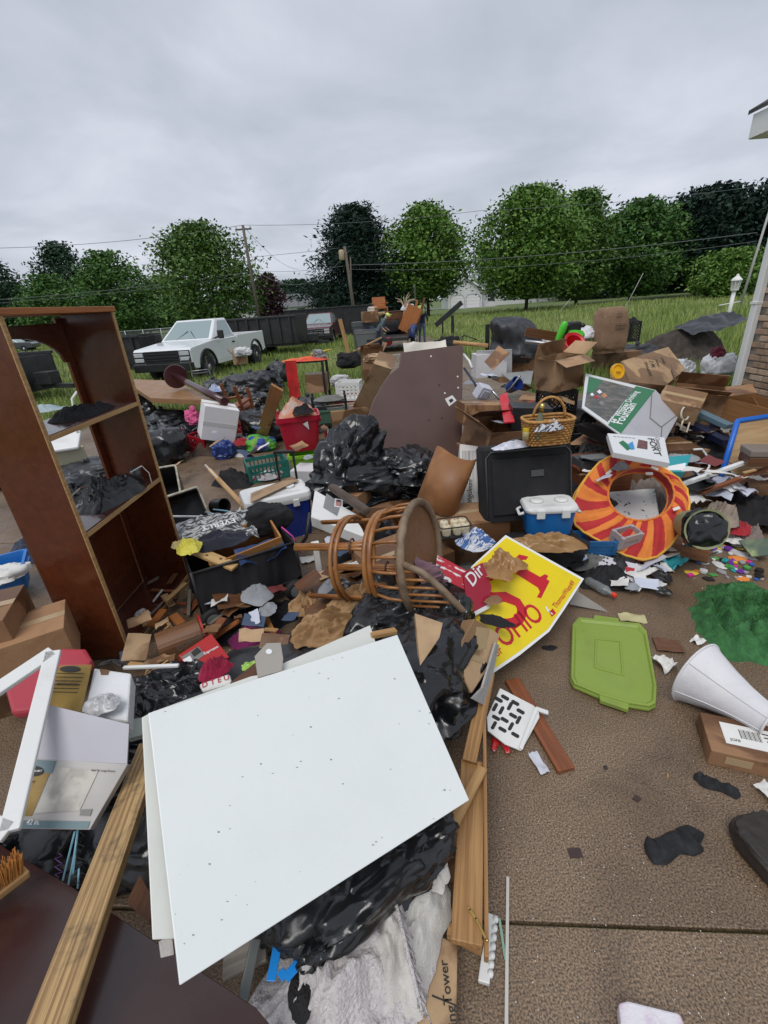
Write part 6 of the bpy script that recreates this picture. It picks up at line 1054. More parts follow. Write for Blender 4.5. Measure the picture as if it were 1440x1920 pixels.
# white drawer with photo
wd_ = slab('plastic_cabinet', [(590, 918), (700, 982), (680, 1005), (582, 968)], (G(590, 918, .50), G(700, 982, .44), G(582, 968, .46)), .10, WHTP, 'white plastic drawer front with a stuck on portrait photo', 'drawer', bevel=.008); decal(wd_, [(612, 925), (640, 945), (632, 968), (606, 952)], plastic('grey_crate', (.22, .23, .23)), .002); ph = decal(wd_, [(628, 935), (643, 938), (642, 953), (627, 950)], INKW, .004, 'photo', .003); decal(wd_, [(630, 937), (641, 940), (640, 951), (629, 949)], mat('portrait_bg', (.45, .22, .2), .4), .0055); decal(wd_, [(633, 941), (638, 941), (638, 947), (633, 947)], SKIN, .0065); decal(wd_, [(632, 938), (639, 939), (639, 942), (632, 942)], INK, .0075)
plank('brown wet roll lying on the white drawer', G(620, 912, .62), G(690, 960, .56), .07, .06, fabric('wet_brown', (.09, .06, .045)), name='carpet_roll', cat='roll', bevel=.025)
T = thing('white_post', 'white upright trim piece behind the rattan chair legs', 'trim', G(602, 1095, .0), (0, 0, .3)); MB().box((0, 0, .18), (.045, .03, .36)).build('body', WHTP, T, None, .004); MB().box((0, 0, .37), (.06, .04, .02)).build('cap', WHTP, T, None, .004)
# rattan chair lying on its side
M_RT = mat('rattan', (.36, .155, .042), .38, (.24, .085, .022), 5, (1, 1, 1), coat=.25, bump=.1, bscale=12, dirt=.35, dirtcol=(.10, .05, .02)); M_RG = mat('rattan_grey', (.24, .17, .11), .6, (.13, .085, .05), 9, dirt=.3)
rc = A(722, 1046, 2.42); rdir = (A(812, 1046, 2.30)-rc).normalized(); RT = thing('rattan_chair', 'round rattan chair tipped over on its side on the pile', 'chair', rc, Matrix((rdir, Vector((0, 0, 1)).cross(rdir).normalized(), rdir.cross(Vector((0, 0, 1)).cross(rdir).normalized()))).transposed())
def ring(x, r, n=36, sq=1.): return [(x, r*math.cos(2*math.pi*k/n)*sq, r*math.sin(2*math.pi*k/n)) for k in range(n)]
for i, (x, r, t_, m_) in enumerate([(0, .285, .017, M_RT), (.036, .292, .017, M_RT), (.24, .335, .024, M_RG)]): MB().tube(ring(x, r), t_, 9, True).build('seat_ring', m_, RT, True)
MB().lathe([(.32, .20), (.33, .215), (.32, .23)], 36, M=Matrix.Rotation(R_(90), 4, 'Y')).build('seat_disc', wood('plywood', (.26, .13, .055), (.18, .085, .035)), RT)
for k in range(24):
    a = 2*math.pi*k/24; MB().tube([(.03, .288*math.cos(a), .288*math.sin(a)), (.13, .322*math.cos(a), .322*math.sin(a)), (.24, .332*math.cos(a), .332*math.sin(a))], .0095, 7).build('spindle', M_RT, RT, True)
for j, a0 in enumerate((45, 135, 225, 315)):
    for o_ in (-.05, 0, .05):
        a = R_(a0)+o_*2.; MB().tube([(.02, .28*math.cos(a), .28*math.sin(a)), (-.12, .25*math.cos(a-o_), .25*math.sin(a-o_)), (-.50, .25*math.cos(a-o_), .25*math.sin(a-o_))], .0155 if o_ == 0 else .012, 8).build('leg', M_RT, RT, True)
    c, s = math.cos(R_(a0)), math.sin(R_(a0)); MB().tube([(-.40, .25*c+.034*math.cos(t_)*-s, .25*s+.034*math.cos(t_)*c) if False else (-.10, c*.255+c*.03*math.cos(t_)-s*.045*math.sin(t_), s*.255+s*.03*math.cos(t_)+c*.045*math.sin(t_)) for t_ in np.linspace(0, 6.28, 12, endpoint=False)], .006, 5, True).build('binding', M_BRW, RT, True)
for x, r in ((-.20, .262), (-.235, .262)): MB().tube(ring(x, r), .014, 8, True).build('leg_ring', M_RT, RT, True)
# back rest: half hoop beyond the seat on the lower right
hp = [(.24+.30*math.sin(R_(t_)), -.335*math.cos(R_(t_))*.2-.26*math.sin(R_(t_))*.9-.05, 0) for t_ in range(0, 1)]
BH = []
for k in range(17):
    a = R_(-205+125*k/16); u_ = math.sin(math.pi*k/16); BH.append((.24+.30*u_**.6, .335*math.cos(a), .335*math.sin(a)))
MB().tube(BH, .019, 9).build('back_hoop', M_RG, RT, True)
for k in range(1, 16):
    a = R_(-205+125*k/16); MB().tube([(.24, .332*math.cos(a), .332*math.sin(a)), BH[k]], .0085, 6).build('back_spindle', M_RT, RT, True)
cloth('dusty purple cloth caught in the rattan chair seat', rc+rdir*.25+Vector((0, -.06, -.12)), (.20, .30), 114, fabric('mauve', (.16, .085, .11), (.22, .13, .15), 6), 80, (70, 0), h=.14, nr=18)
carton('torn flat carton lying under the rattan chair legs', G(655, 1105, .05), (.42, .34, .12), 25, (6, -4), k=2, flaps=(20, 160, 170, None)); sheet('torn white wrapper on the flat carton', G(660, 1062, .24), (.10, .08), PAPER, 15, seed=9)
for i, (x, y, z, s) in enumerate([(610, 1180, .20, (.56, .26)), (690, 1122, .28, (.46, .22)), (575, 1135, .14, (.24, .3))]): cloth(['long crumpled brown packing paper below the rattan chair', 'crumpled brown packing paper under the rattan spindles', 'crumpled brown packing paper end by the wagon'][i], G(x, y, z), s, 116+i, mat('kraft_paper', (.40, .245, .115), .7, (.31, .175, .075), 6, bump=.4, bscale=18), 25-10*i, h=.14, name='packing_paper', cat='paper', fold=.9, fr=3.6, nr=44, nt=140, edge=.3, spread=1.1)
carton('carton buried under the packing paper', G(650, 1165, 0)+Vector((0, .1, 0)), (.6, .4, .20), 15, k=1); carton('low carton under the huge black sack', G(700, 985, 0)+Vector((0, .2, 0)), (1.0, .6, .24), -5, k=3)
carton('sunken carton under the rattan seat', G(760, 1120, .0)+Vector((0, .15, 0)), (.6, .5, .32), 30, k=3)
# jars, striped cloth
T = thing('jar_tray', 'wire tray of cream candles behind the rattan chair', 'tray', G(850, 1000, .42), (0, 0, .1)); MB().box((0, 0, .005), (.22, .16, .008)).build('base', BLK, T); MB().tube([Vector(q_) for q_ in rrect(.23, .17, .03, .09)], .005, 6, True).build('rim', BLK, T, True)
for x in (-.06, .02, .08):
    for y in (-.035, .04): c_ = MB().lathe([(.03, .01), (.032, .02), (.032, .085), (.025, .09)], 14, M=Matrix.Translation((x, y, 0))).build('candle', mat('wax', (.60, .52, .36), .4), T, True); MB().tube([(x, y, .09), (x, y, .10)], .002, 5).build('wick', INK, c_)
cloth('blue and white striped shirt beside the candle tray', G(888, 1015, .40), (.30, .30), 120, mat('stripes', (.62, .63, .66), .85, (.06, .14, .36), 12, (1, 5, 1), .47, .53), 30, h=.11, name='shirt', cat='shirt'); carton('box beneath the candle tray and striped shirt', G(880, 1050, 0)+Vector((0, .1, 0)), (.55, .45, .40), 8, k=1)
# campaign sign and plastic bags around it
PS = plane_of(G(1030, 1184, .16), G(1094, 1086, .25), G(955, 1010, .52)); SG = slab('yard_sign', [(948, 1003), (1095, 1085), (1060, 1140), (1030, 1184), (975, 1228), (922, 1264), (872, 1150), (884, 1062)], PS, .006, paint('sign_white', (.78, .78, .76), .4, .08), 'yellow campaign yard sign with red letters lying tilted', 'sign'); YSG = mat('sign_yellow', (.80, .62, .004), .38, (.76, .58, .004), 3, dirt=.08)
decal(SG, [(949, 1008), (1089, 1087), (1056, 1137), (1027, 1180), (973, 1222), (925, 1255), (876, 1148), (886, 1064)], YSG, .0018, 'yellow_panel')
SR = mat('sign_red', (.52, .008, .02), .4)
def deca(pts, m_=SR, z=.0035): return decal(SG, pts, m_, z, 'letter')
deca([(973, 1040), (990, 1044), (986, 1050), (979, 1050), (973, 1060), (1012, 1082), (1021, 1077), (1028, 1080), (1024, 1086), (1030, 1090), (1014, 1122), (1006, 1120), (1012, 1110), (1008, 1102), (962, 1073), (953, 1082), (949, 1092), (942, 1089), (950, 1062)])
# S: swept band
def band(pts, w0, m_=SR, z=.0035):
    b = MB(); P_ = [loc2(SG, *q_) for q_ in pts]; n = len(P_); vs_ = []
    for i in range(n):
        t_ = (P_[min(n-1, i+1)]-P_[max(0, i-1)]).normalized(); nv = Vector((-t_.y, t_.x)); wd = w0*(.55+.75*math.sin(math.pi*i/(n-1)))
        vs_ += [(*(P_[i]+nv*wd), z), (*(P_[i]-nv*wd), z)]
    b.add(vs_, [(2*i, 2*i+1, 2*i+3, 2*i+2) for i in range(n-1)]); return b.build('letter', m_, SG)
textpx(SG, 'S', (958, 1186), (996, 1146), SR, hs=1.0)
textpx(SG, 'OHIO', (946, 1216), (1021, 1158), SR, hs=1.15); textpx(SG, 'ThomasWest49', (1042, 1142), (1078, 1094), SR, hs=1.1); deca([(1029, 1148), (1036, 1141), (1042, 1150), (1034, 1157)]); textpx(SG, 'f', (1034, 1154), (1037, 1149), INKW, .005); textpx(SG, 'THOMAS', (893, 1120), (962, 1046), SR, hs=.9); textpx(SG, 'for', (928, 1236), (944, 1222), SR)
pR2 = slab('red_sign', [(868, 1075), (905, 1055), (922, 1100), (915, 1140), (880, 1160)], (G(880, 1160, .36), G(915, 1140, .36), G(905, 1055, .58)), .008, paint('crimson', (.36, .01, .035), .35), 'crimson and white sign partly under the rattan back', 'sign'); textpx(pR2, 'Dir', (886, 1100), (908, 1072), INKW, hs=1.2); decal(pR2, [(874, 1155), (917, 1132), (918, 1140), (880, 1160)], INKW, .002)
slab('striped_sign', [(820, 1040), (885, 1075), (880, 1110), (815, 1078)], (G(820, 1040, .52), G(885, 1075, .46), G(815, 1078, .46)), .006, mat('red_stripe', (.45, .012, .03), .4, (.7, .7, .7), 7, (1, 4, 1), .5, .53), 'red and white striped sign under the rattan back rest', 'sign')
M_TAN = mat('tan_bag', (.46, .26, .10), .30, (.36, .185, .065), 5, bump=.3, bscale=16, trans=.25)
cloth('translucent tan grocery bag lying over the yard sign', G(936, 1062, .45), (.30, .46), 124, M_TAN, -24, (-14, 0), h=.09, name='grocery_bag', cat='bag', fold=1.0, fr=4, nr=44, nt=140, edge=.3, spread=.7); cloth('long twisted tan grocery bag beside the small cooler', G(1018, 1024, .36), (.60, .20), 125, M_TAN, -14, h=.13, name='grocery_bag', cat='bag', fold=.8, fr=3.5, nr=40, nt=140, edge=.25, spread=.8); bag('dark sack under the twisted grocery bag', G(1020, 1050, .1), (.6, .4, .3), 126, BLKF, knot=False); carton('box propping up the yard sign', G(970, 1120, 0)+Vector((0, .15, 0)), (.45, .3, .22), 30, k=3)
cloth('black fabric scrap lying on the yard sign', G(930, 1165, .36), (.20, .10), 128, BLKF, -30, h=.03); cloth('wet brown leaf like scrap on the yard sign', G(925, 1125, .40), (.10, .08), 129, card(3), 20, h=.03); cloth('dark scrap on the concrete below the sign', G(1032, 1215), (.09, .05), 130, BLKF, 0, h=.015)
sbx = slab('taped_carton', [(890, 1160), (938, 1190), (918, 1250), (885, 1300), (858, 1250), (868, 1200)], (G(938, 1190, .40), G(885, 1300, .36), G(868, 1190, .56)), .16, card(2), 'tan carton with clear tape beside the black sack fold', 'carton', bevel=.004); decal(sbx, [(893, 1175), (915, 1178), (912, 1215), (886, 1222)], mat('tape', (.42, .30, .17), .2), .002, 'tape'); decal(sbx, [(872, 1220), (915, 1238), (912, 1247), (870, 1232)], mat('tape', (.42, .30, .17), .2), .003, 'tape')
slab('corrugated_board', [(905, 1290), (930, 1205), (936, 1210), (912, 1325), (886, 1310)], (G(905, 1290, .36), G(930, 1205, .42), G(912, 1325, .25)), .01, mat('grey_corr', (.42, .41, .40), .8, (.30, .29, .28), 20, (1, 8, 1)), 'grey corrugated board edge beside the taped carton', 'board')
# blue lattice baskets, papers, bottle
crate('blue plastic lattice basket in front of the tunnel', G(1110, 1030, .12), (.30, .16, .13), plastic('bask_blue', (.02, .13, .32)), -8, (8, 0), diag=False, nx=6, nz=3, bw=.012, name='lattice_basket', cat='basket'); crate('clear grey lattice basket leaning on the tunnel', G(1168, 1018, .18), (.20, .12, .12), plastic('bask_grey', (.40, .36, .36)), 18, (14, 0), diag=False, nx=4, nz=3, bw=.007, name='lattice_basket', cat='basket')
cloth('black tee shirt crumpled under the lattice baskets', G(1135, 1085, .01), (.46, .30), 131, BLKF, 10, h=.12); cloth('grey cloth heap behind the clear bottle', G(1095, 1050, .05), (.4, .3), 132, fabric('grey', (.16, .16, .15)), h=.18); cloth('light blue and lilac scrap by the sign corner', G(1085, 1045, .16), (.12, .1), 133, fabric('pale_blue', (.28, .36, .6), (.6, .62, .66)), h=.08)
lf_ = slab('leaflet', [(1124, 1040), (1196, 1058), (1190, 1092), (1122, 1066)], (G(1124, 1040, .12), G(1196, 1058, .09), G(1190, 1092, .03)), .004, paint('leaf_lilac', (.60, .58, .62), .5), 'printed leaflet with black shoe soles below the tunnel', 'leaflet')
for (x, y) in ((1160, 1050), (1158, 1064)): decal(lf_, [(x+11*math.cos(a), y+5.5*math.sin(a)) for a in np.linspace(0, 6.28, 14, endpoint=False)], INK, .002)
for (x, y) in ((1133, 1045), (1139, 1047), (1132, 1052), (1138, 1055)): decal(lf_, [(x-2, y-2), (x+2, y-1), (x+2, y+2), (x-2, y+1)], INK, .002)
decal(lf_, [(1172, 1062), (1190, 1066), (1188, 1084), (1174, 1076)], INKR, .002)
for i, (x, y, s, a) in enumerate([(1205, 1070, (.22, .16), -8), (1232, 1068, (.18, .14), 10), (1222, 1098, (.16, .08), -12), (1262, 1058, (.2, .12), 30), (1195, 1105, (.12, .06), 40)]): sheet(['white leaflet beside the shoe print leaflet', 'white page with red print at the tunnel edge', 'torn white wrapper on the concrete', 'teal striped wrapper below the tunnel', 'small torn white wrapper piece'][i], G(x, y, .012), s, [PAPER, PAPER, mat('white_bag', (.66, .67, .69), .35), plastic('teal_box', (.03, .32, .36), .4), PAPER][i], a, seed=20+i, wav=.03)
T = thing('plastic_bottle', 'clear crushed plastic bottle with red cap on the concrete', 'bottle', G(1122, 1100, .045), (R_(90), 0, R_(28))); MB().lathe([(.03, -.10), (.036, -.08), (.033, -.05), (.036, -.02), (.034, .03), (.036, .06), (.014, .10), (.013, .115)], 18).build('body', mat('clear_pet', (.62, .66, .66), .1, trans=.75, bump=.5, bscale=30), T, True); MB().lathe([(.018, .112), (.018, .14), (.015, .142)], 16).build('cap', plastic('cap_red', (.75, .06, .03)), T, 40)
b_ = slab('grey_wedge', [(1085, 1110), (1128, 1138), (1142, 1148), (1068, 1133), (1082, 1095)], (G(1085, 1110, .10), G(1142, 1148, .0), G(1068, 1133, .03)), .012, paint('wedge', (.30, .28, .25), .8), 'grey triangular board lying at the corner of the sign', 'board')
# green lid
PL = plane_of(G(1150, 1240, .035), G(1200, 1240, .035), G(1150, 1290, .035)); LO = [(1084, 1158), (1200, 1170), (1213, 1185), (1232, 1290), (1230, 1322), (1218, 1328), (1180, 1322), (1125, 1306), (1075, 1285), (1069, 1272), (1072, 1172)]
GL = plastic('lid_green', (.24, .34, .055), .38, .25); LD = slab('tote_lid', LO, PL, .03, GL, 'olive green tote lid lying flat on the concrete', 'lid', bevel=.012); lc = (1150, 1242)
def shr(poly, k, c): return [(c[0]+(x-c[0])*k, c[1]+(y-c[1])*k) for x, y in poly]
OI = [loc2(LD, *q_) for q_ in shr(LO, .90, lc)]
b = MB(); O2 = [loc2(LD, *q_) for q_ in shr(LO, .985, lc)]; I1 = [loc2(LD, *q_) for q_ in shr(LO, .93, lc)]; I2 = [loc2(LD, *q_) for q_ in shr(LO, .89, lc)]; n = len(LO)
b.add([(*p_, .001) for p_ in O2]+[(*p_, .012) for p_ in O2]+[(*p_, .012) for p_ in I1]+[(*p_, .001) for p_ in I2], [(k*n+i, k*n+(i+1) % n, (k+1)*n+(i+1) % n, (k+1)*n+i) for k in range(3) for i in range(n)]); b.build('rim', GL, LD, None, .003)
ip = [(1118, 1198), (1163, 1203), (1168, 1266), (1116, 1252)]; 
for i in range(4):
    a, c = loc2(LD, *ip[i]), loc2(LD, *ip[(i+1) % 4]); MB().bar((*a, .002), (*c, .002), .012, .008).build('moulded_ridge', GL, LD, None, .003)
MB().prism([loc2(LD, *q_) for q_ in ((1122, 1300), (1125, 1314), (1178, 1332), (1180, 1318))], -.02, .006).build('latch', GL, LD, None, .004); MB().prism([loc2(LD, *q_) for q_ in ((1112, 1162), (1114, 1154), (1160, 1160), (1160, 1168))], -.02, .006).build('latch', GL, LD, None, .004)
sheet('yellow note paper above the green lid', G(1185, 1160), (.16, .09), paint('note_yellow', (.50, .46, .24), .7), -14, seed=31); sheet('wet brown paper piece right of the green lid', G(1252, 1212), (.15, .12), mat('brown_wet', (.14, .065, .035), .5), -15, seed=32, wav=.01); sheet('crumpled receipt right of the green lid', G(1244, 1250), (.10, .11), PAPER, 15, seed=33, wav=.03); sheet('small white label scrap near the turf', G(1308, 1204), (.07, .06), PAPER, 30, seed=34)
# artificial turf and lampshade
tf = cloth('rumpled piece of green artificial turf on the concrete', G(1408, 1165), (.62, .80), 140, mat('turf', (.028, .12, .035), .9, (.05, .19, .055), 20, bump=1., bscale=90), -18, h=.20, name='artificial_turf', cat='turf', fold=1.3, edge=.3, fr=1.5)
def turf_blades():
    rs = np.random.RandomState(8); me = tf.data; co = np.zeros(len(me.vertices)*3); me.vertices.foreach_get('co', co); co = co.reshape(-1, 3); n = 15000; i = rs.randint(0, len(co)-73, n); t_ = rs.rand(n, 1); u_ = rs.rand(n, 1)
    base = co[i]*(1-t_)+co[i+72]*t_; base = base*(1-u_)+(co[i+1]*(1-t_)+co[np.minimum(i+73, len(co)-1)]*t_)*u_; ok = np.abs(base[:, 0]-co[i][:, 0]) < .06; base = base[ok]; n = len(base); a = rs.rand(n)*6.28; d = np.stack([np.cos(a)*.0014, np.sin(a)*.0014, 0*a], 1); tip = base+rs.normal(size=(n, 3))*np.array([.005, .005, .002])+np.array([0, 0, .012])
    g_ = npmesh('turf_pile', np.stack([base-d, base+d, tip], 1).reshape(-1, 3), np.arange(3*n).reshape(-1, 3), mat('turf_blade', (.045, .18, .05), .6, island=.6), tf); g_['kind'] = 'stuff'
turf_blades()
la, lb_ = G(1305, 1262, .14), G(1445, 1355, .13); ax = (lb_-la).normalized(); T = thing('lampshade', 'white fabric bell lampshade lying on its side by the turf', 'lampshade', la, ax.to_track_quat('Z', 'Y').to_matrix()); Ls = (lb_-la).length; M_SH = mat('shade', (.70, .69, .70), .75, (.64, .63, .65), 6, bump=.2, bscale=150, dirt=.15)
prof = [(.175, 0), (.155, Ls*.12), (.120, Ls*.38), (.092, Ls*.65), (.076, Ls*.88), (.070, Ls)]; MB().lathe(prof+[(r-.003, z) for r, z in prof[::-1]], 40, cap=False).build('fabric_cone', M_SH, T, True)
for r, z in ((.175, 0), (.071, Ls)): MB().tube([(r*math.cos(a), r*math.sin(a), z) for a in np.linspace(0, 6.283, 40, endpoint=False)], .006, 6, True).build('trim_ring', M_SH, T, True)
for k in range(6): a = k*1.047+.2; MB().tube([((r+.001)*math.cos(a), (r+.001)*math.sin(a), z) for r, z in prof], .0028, 5).build('seam', M_SH, T, True)
# parcel, socks, bag
cb = carton('small brown parcel with white shipping label on the concrete', G(1395, 1412), (.34, .22, .09), -22, k=3, tape=False); MB().box((.02, .01, .0912), (.24, .12, .002)).build('shipping_label', PAPER, cb)
b = MB()
for k in range(14): b.box((-.03+.006*k, .02, .0928), (.0015+.002*(k % 3 == 0), .05, .001))
b.build('barcode', INK, cb)
for k in range(4): MB().box((.09, .045-.02*k, .0928), (.07-.012*k, .006, .001)).build('printed_line', INK, cb)
text_on(cb, 'JGF8', Matrix.Translation((-.08, -.03, .093)), .04, INK)
MB().box((-.06, -.111, .05), (.10, .002, .04)).build('tape', mat('tape', (.42, .30, .17), .2), cb)
M_SOCK = mat('sock_black', (.012, .013, .014), .9, (.026, .027, .03), 25, bump=.6, bscale=120)
def sock(label, pts, w_, th, seed):
    P_ = [G(*q_) for q_ in pts]; c = P_[0].copy(); n = 26; L2 = []
    for i in range(n):
        t_ = i/(n-1)*(len(P_)-1); j = min(int(t_), len(P_)-2); L2.append(P_[j].lerp(P_[j+1], t_-j)-c)
    vs_ = []; fs = []; m_ = 14
    for i in range(n):
        tg = (L2[min(n-1, i+1)]-L2[max(0, i-1)]).normalized(); nv = Vector((-tg.y, tg.x, 0)); e = min(1, min(i, n-1-i)/2.2+.25); wd = w_*(.9+.13*math.sin(i*.4+seed))*e; hh = th*(.85+.3*math.sin(i*1.15+seed))*e
        for k in range(m_):
            a = 2*math.pi*k/m_; z = max(0, math.sin(a))*hh*(1+.15*math.sin(a*5+i*.5)); vs_.append(L2[i]+nv*math.cos(a)*wd+Vector((0, 0, z+.001)))
    for i in range(n-1):
        for k in range(m_): fs.append((i*m_+k, i*m_+(k+1) % m_, (i+1)*m_+(k+1) % m_, (i+1)*m_+k))
    fs += [tuple(range(m_-1, -1, -1)), tuple(range((n-1)*m_, n*m_))]
    o = MB().add(vs_, fs).build('sock', M_SOCK, None, 50, loc=c); return tag(o, label, 'sock', 'black socks on the concrete')
sock('black sock folded at the ankle lying on open concrete', [(1208, 1592), (1235, 1598), (1262, 1582), (1285, 1580), (1300, 1570), (1312, 1582)], .050, .032, 1); sock('black sock twisted near the brown parcel', [(1302, 1452), (1320, 1466), (1350, 1476), (1388, 1492)], .032, .028, 4)
bag('black leather pouch bag slumped at the edge of the drive', G(1448, 1612, 0), (.20, .26, .12), 145, mat('leather_blk', (.030, .024, .020), .45, (.045, .036, .03), 5, bump=.3, bscale=60), 14, knot=False, folds=.05, boxy=.3, lump=.12, an=(1, .35, 1), name='leather_bag'); sheet('white cloth corner beside the leather pouch', G(1442, 1490, .02), (.05, .10), PAPER, 10, seed=40)
# foam scrap at the bottom edge
T = slab('foam_block', [(1160, 1880), (1178, 1876), (1275, 1900), (1290, 1935), (1165, 1935)], (G(1160, 1880, .05), G(1275, 1900, .05), G(1165, 1935, .05)), .05, mat('foam', (.72, .70, .74), .9, (.55, .35, .5), 6, lo=.55, hi=.7, bump=.5, bscale=60), 'torn white foam block at the bottom of the drive', 'foam', bevel=.006)
plank('thin white trim strip lying straight on the concrete', G(952, 1645, .012), G(949, 1960, .012), .011, .012, paint('offwhite_trim', (.55, .53, .48)), name='trim_strip', cat='strip', bevel=.001); plank('pale green strip beside the white trim strip', G(936, 1722, .008), G(948, 1800, .008), .009, .006, paint('mint', (.25, .42, .32)), name='green_strip', cat='strip', bevel=.001)
p_ = slab('corrugated_plastic', [(914, 1710), (929, 1716), (918, 1845), (896, 1838)], (G(914, 1710, .03), G(929, 1716, .03), G(896, 1838, .03)), .02, WHTP, 'white scalloped plastic edging beside the timber', 'edging', bevel=.003)
for k in range(7): q_ = loc2(p_, 929-1.6*k, 1722+17*k); MB().lathe([(.010, -.019), (.010, .001)], 12, M=Matrix.Translation((*q_, 0))).build('scallop', WHTP, p_, True)
# slotted white tray, plank, wrappers
SLp = plane_of(G(930, 1330, .12), G(1010, 1320, .08), G(980, 1400, .02)); sp = slab('slotted_tray', [(938, 1290), (1000, 1322), (1010, 1332), (1012, 1345), (978, 1408), (948, 1396), (915, 1370), (913, 1345)], SLp, .012, WHTP, 'white slotted plastic tray lying against the timber', 'tray', bevel=.003)
for k, (x, y, a) in enumerate([(935, 1312, 30), (947, 1308, 30), (928, 1326, -62), (940, 1332, -62), (956, 1324, -62), (966, 1318, 30), (946, 1350, 30), (962, 1342, 30), (930, 1346, 30), (958, 1362, -62), (972, 1350, -62), (976, 1334, 30), (942, 1368, 30), (926, 1360, -62), (966, 1378, 30)]):
    c, s = math.cos(R_(a)), math.sin(R_(a)); decal(sp, [(x+c*dx-s*dy, y+s*dx+c*dy) for dx, dy in ((-6.5, -3.4), (6.5, -3.4), (9, 0), (6.5, 3.4), (-6.5, 3.4), (-9, 0))], mat('slot_dark', (.03, .028, .026), .9), .0012, 'slot')
o_, x_, y_, n_, pl_ = FR[sp.name]; T2 = MB(); e0, e1 = loc2(sp, 1005, 1328), loc2(sp, 975, 1405); T2.bar((*e0, -.02), (*e1, -.02), .02, .06); T2.build('side_wall', WHTP, sp, None, .004); e2 = loc2(sp, 1030, 1335); MB().bar((*e0, -.01), (*e2, -.02), .022, .022).build('peg', WHTP, sp, None, .004)
plank('reddish brown shelf board under the slotted tray', G(960, 1275, .015), G(1062, 1445, .015), .085, .02, M_RED, name='wooden_board', cat='board'); sheet('folded white receipt beside the shelf board', G(1010, 1432, .01), (.045, .11), paint('receipt', (.58, .6, .66)), 12, seed=41, wav=.012)
for i, q_ in enumerate(([(936, 1370), (928, 1392), (920, 1412)], [(944, 1374), (946, 1396), (952, 1418)])):
    o = cloth(['red shiny wrapper hanging from the slotted tray', 'second red wrapper twisted below the slotted tray'][i], G(q_[1][0], q_[1][1], .02), (.035, .10), 150+i, mat('wrapper_red', (.50, .02, .025), .25, (.7, .7, .7), 30, lo=.62, hi=.66), -25+35*i, h=.03, name='wrapper', cat='wrapper', nr=10, nt=30)
# white panels in front
P4 = [Vector((-.726, .973, .965)), Vector((.017, 1.448, .786)), Vector((.214, .964, .477))]; PP_ = plane_of(*P4); WP = mat('melamine', (.76, .79, .775), .32, (.73, .765, .75), 2, bump=.04, bscale=20, dirt=.05, dirtcol=(.45, .43, .40), rvar=.1)
wp = slab('melamine_board', [(278, 1337), (745, 1190), (880, 1500), (337, 1848)], PP_, .018, WP, 'big white melamine panel tilted on top of the front junk', 'panel', bevel=.002); rr_ = random.Random(3)
M_SC = mat('scuff', (.34, .34, .33), .7)
for k in range(46):
    u_, v_ = rr_.random(), rr_.random(); tx = (1-v_)*(278+u_*467)+v_*(337+u_*543); ty = (1-v_)*(1337-u_*147)+v_*(1848-u_*348); r = rr_.uniform(.7, 2.2); a = rr_.uniform(0, 3); e = rr_.uniform(.25, 1); decal(wp, [(tx+r*math.cos(a+t_)*(1 if j % 2 else 1.4), ty+r*e*math.sin(a+t_)) for j, t_ in enumerate(np.linspace(0, 6.28, 7, endpoint=False))], M_SC if k % 3 else INKGREY, .0006, 'scuff', .0004)
nP = PP_[1]; P2_ = (PP_[0]-nP*.035, nP)
slab('melamine_board', [(266, 1345), (290, 1332), (330, 1760), (286, 1762)], P2_, .016, paint('cream_white', (.66, .67, .62), .4), 'second off white panel poking out under the big panel', 'panel', bevel=.002)
slab('melamine_board', [(527, 1245), (694, 1172), (708, 1215), (530, 1268)], (PP_[0]-nP*.045, nP), .016, paint('cream_white', (.66, .67, .62), .4), 'short off white panel end poking out above the big panel', 'panel', bevel=.002); slab('melamine_board', [(284, 1335), (470, 1268), (500, 1262), (520, 1280), (300, 1345)], (PP_[0]-nP*.024, nP), .012, paint('cream_white', (.66, .67, .62), .4), 'thin cream panel edge along the top of the big panel', 'panel', bevel=.002)
tg_ = slab('cardboard_tag', [(478, 1230), (500, 1206), (526, 1205), (531, 1235), (528, 1258), (484, 1270)], (PP_[0]-nP*.018, nP), .008, paint('tag_grey', (.36, .33, .29), .7), 'grey hanging tag with a punched hole behind the panel', 'tag'); decal(tg_, [(504+6*math.cos(a), 1222+5*math.sin(a)) for a in np.linspace(0, 6.28, 14, endpoint=False)], INKW, .002, 'hole'); slab('torn_foam', [(298, 1766), (322, 1750), (326, 1790), (302, 1796)], (PP_[0]-nP*.05, nP), .02, mat('foam_grey', (.48, .45, .43), .9, bump=.6, bscale=40), 'torn grey foam under the corner of the panels', 'foam')
plank('pine batten behind the top corner of the big panel', onp((PP_[0]-nP*.05, nP), 694, 1192), onp((PP_[0]-nP*.05, nP), 742, 1183), .03, .02, M_PINE)
plank('pine batten under the wagon side of the panels', onp((PP_[0]-nP*.07, nP), 440, 1290), onp((PP_[0]-nP*.07, nP), 520, 1225), .05, .02, M_BRW)
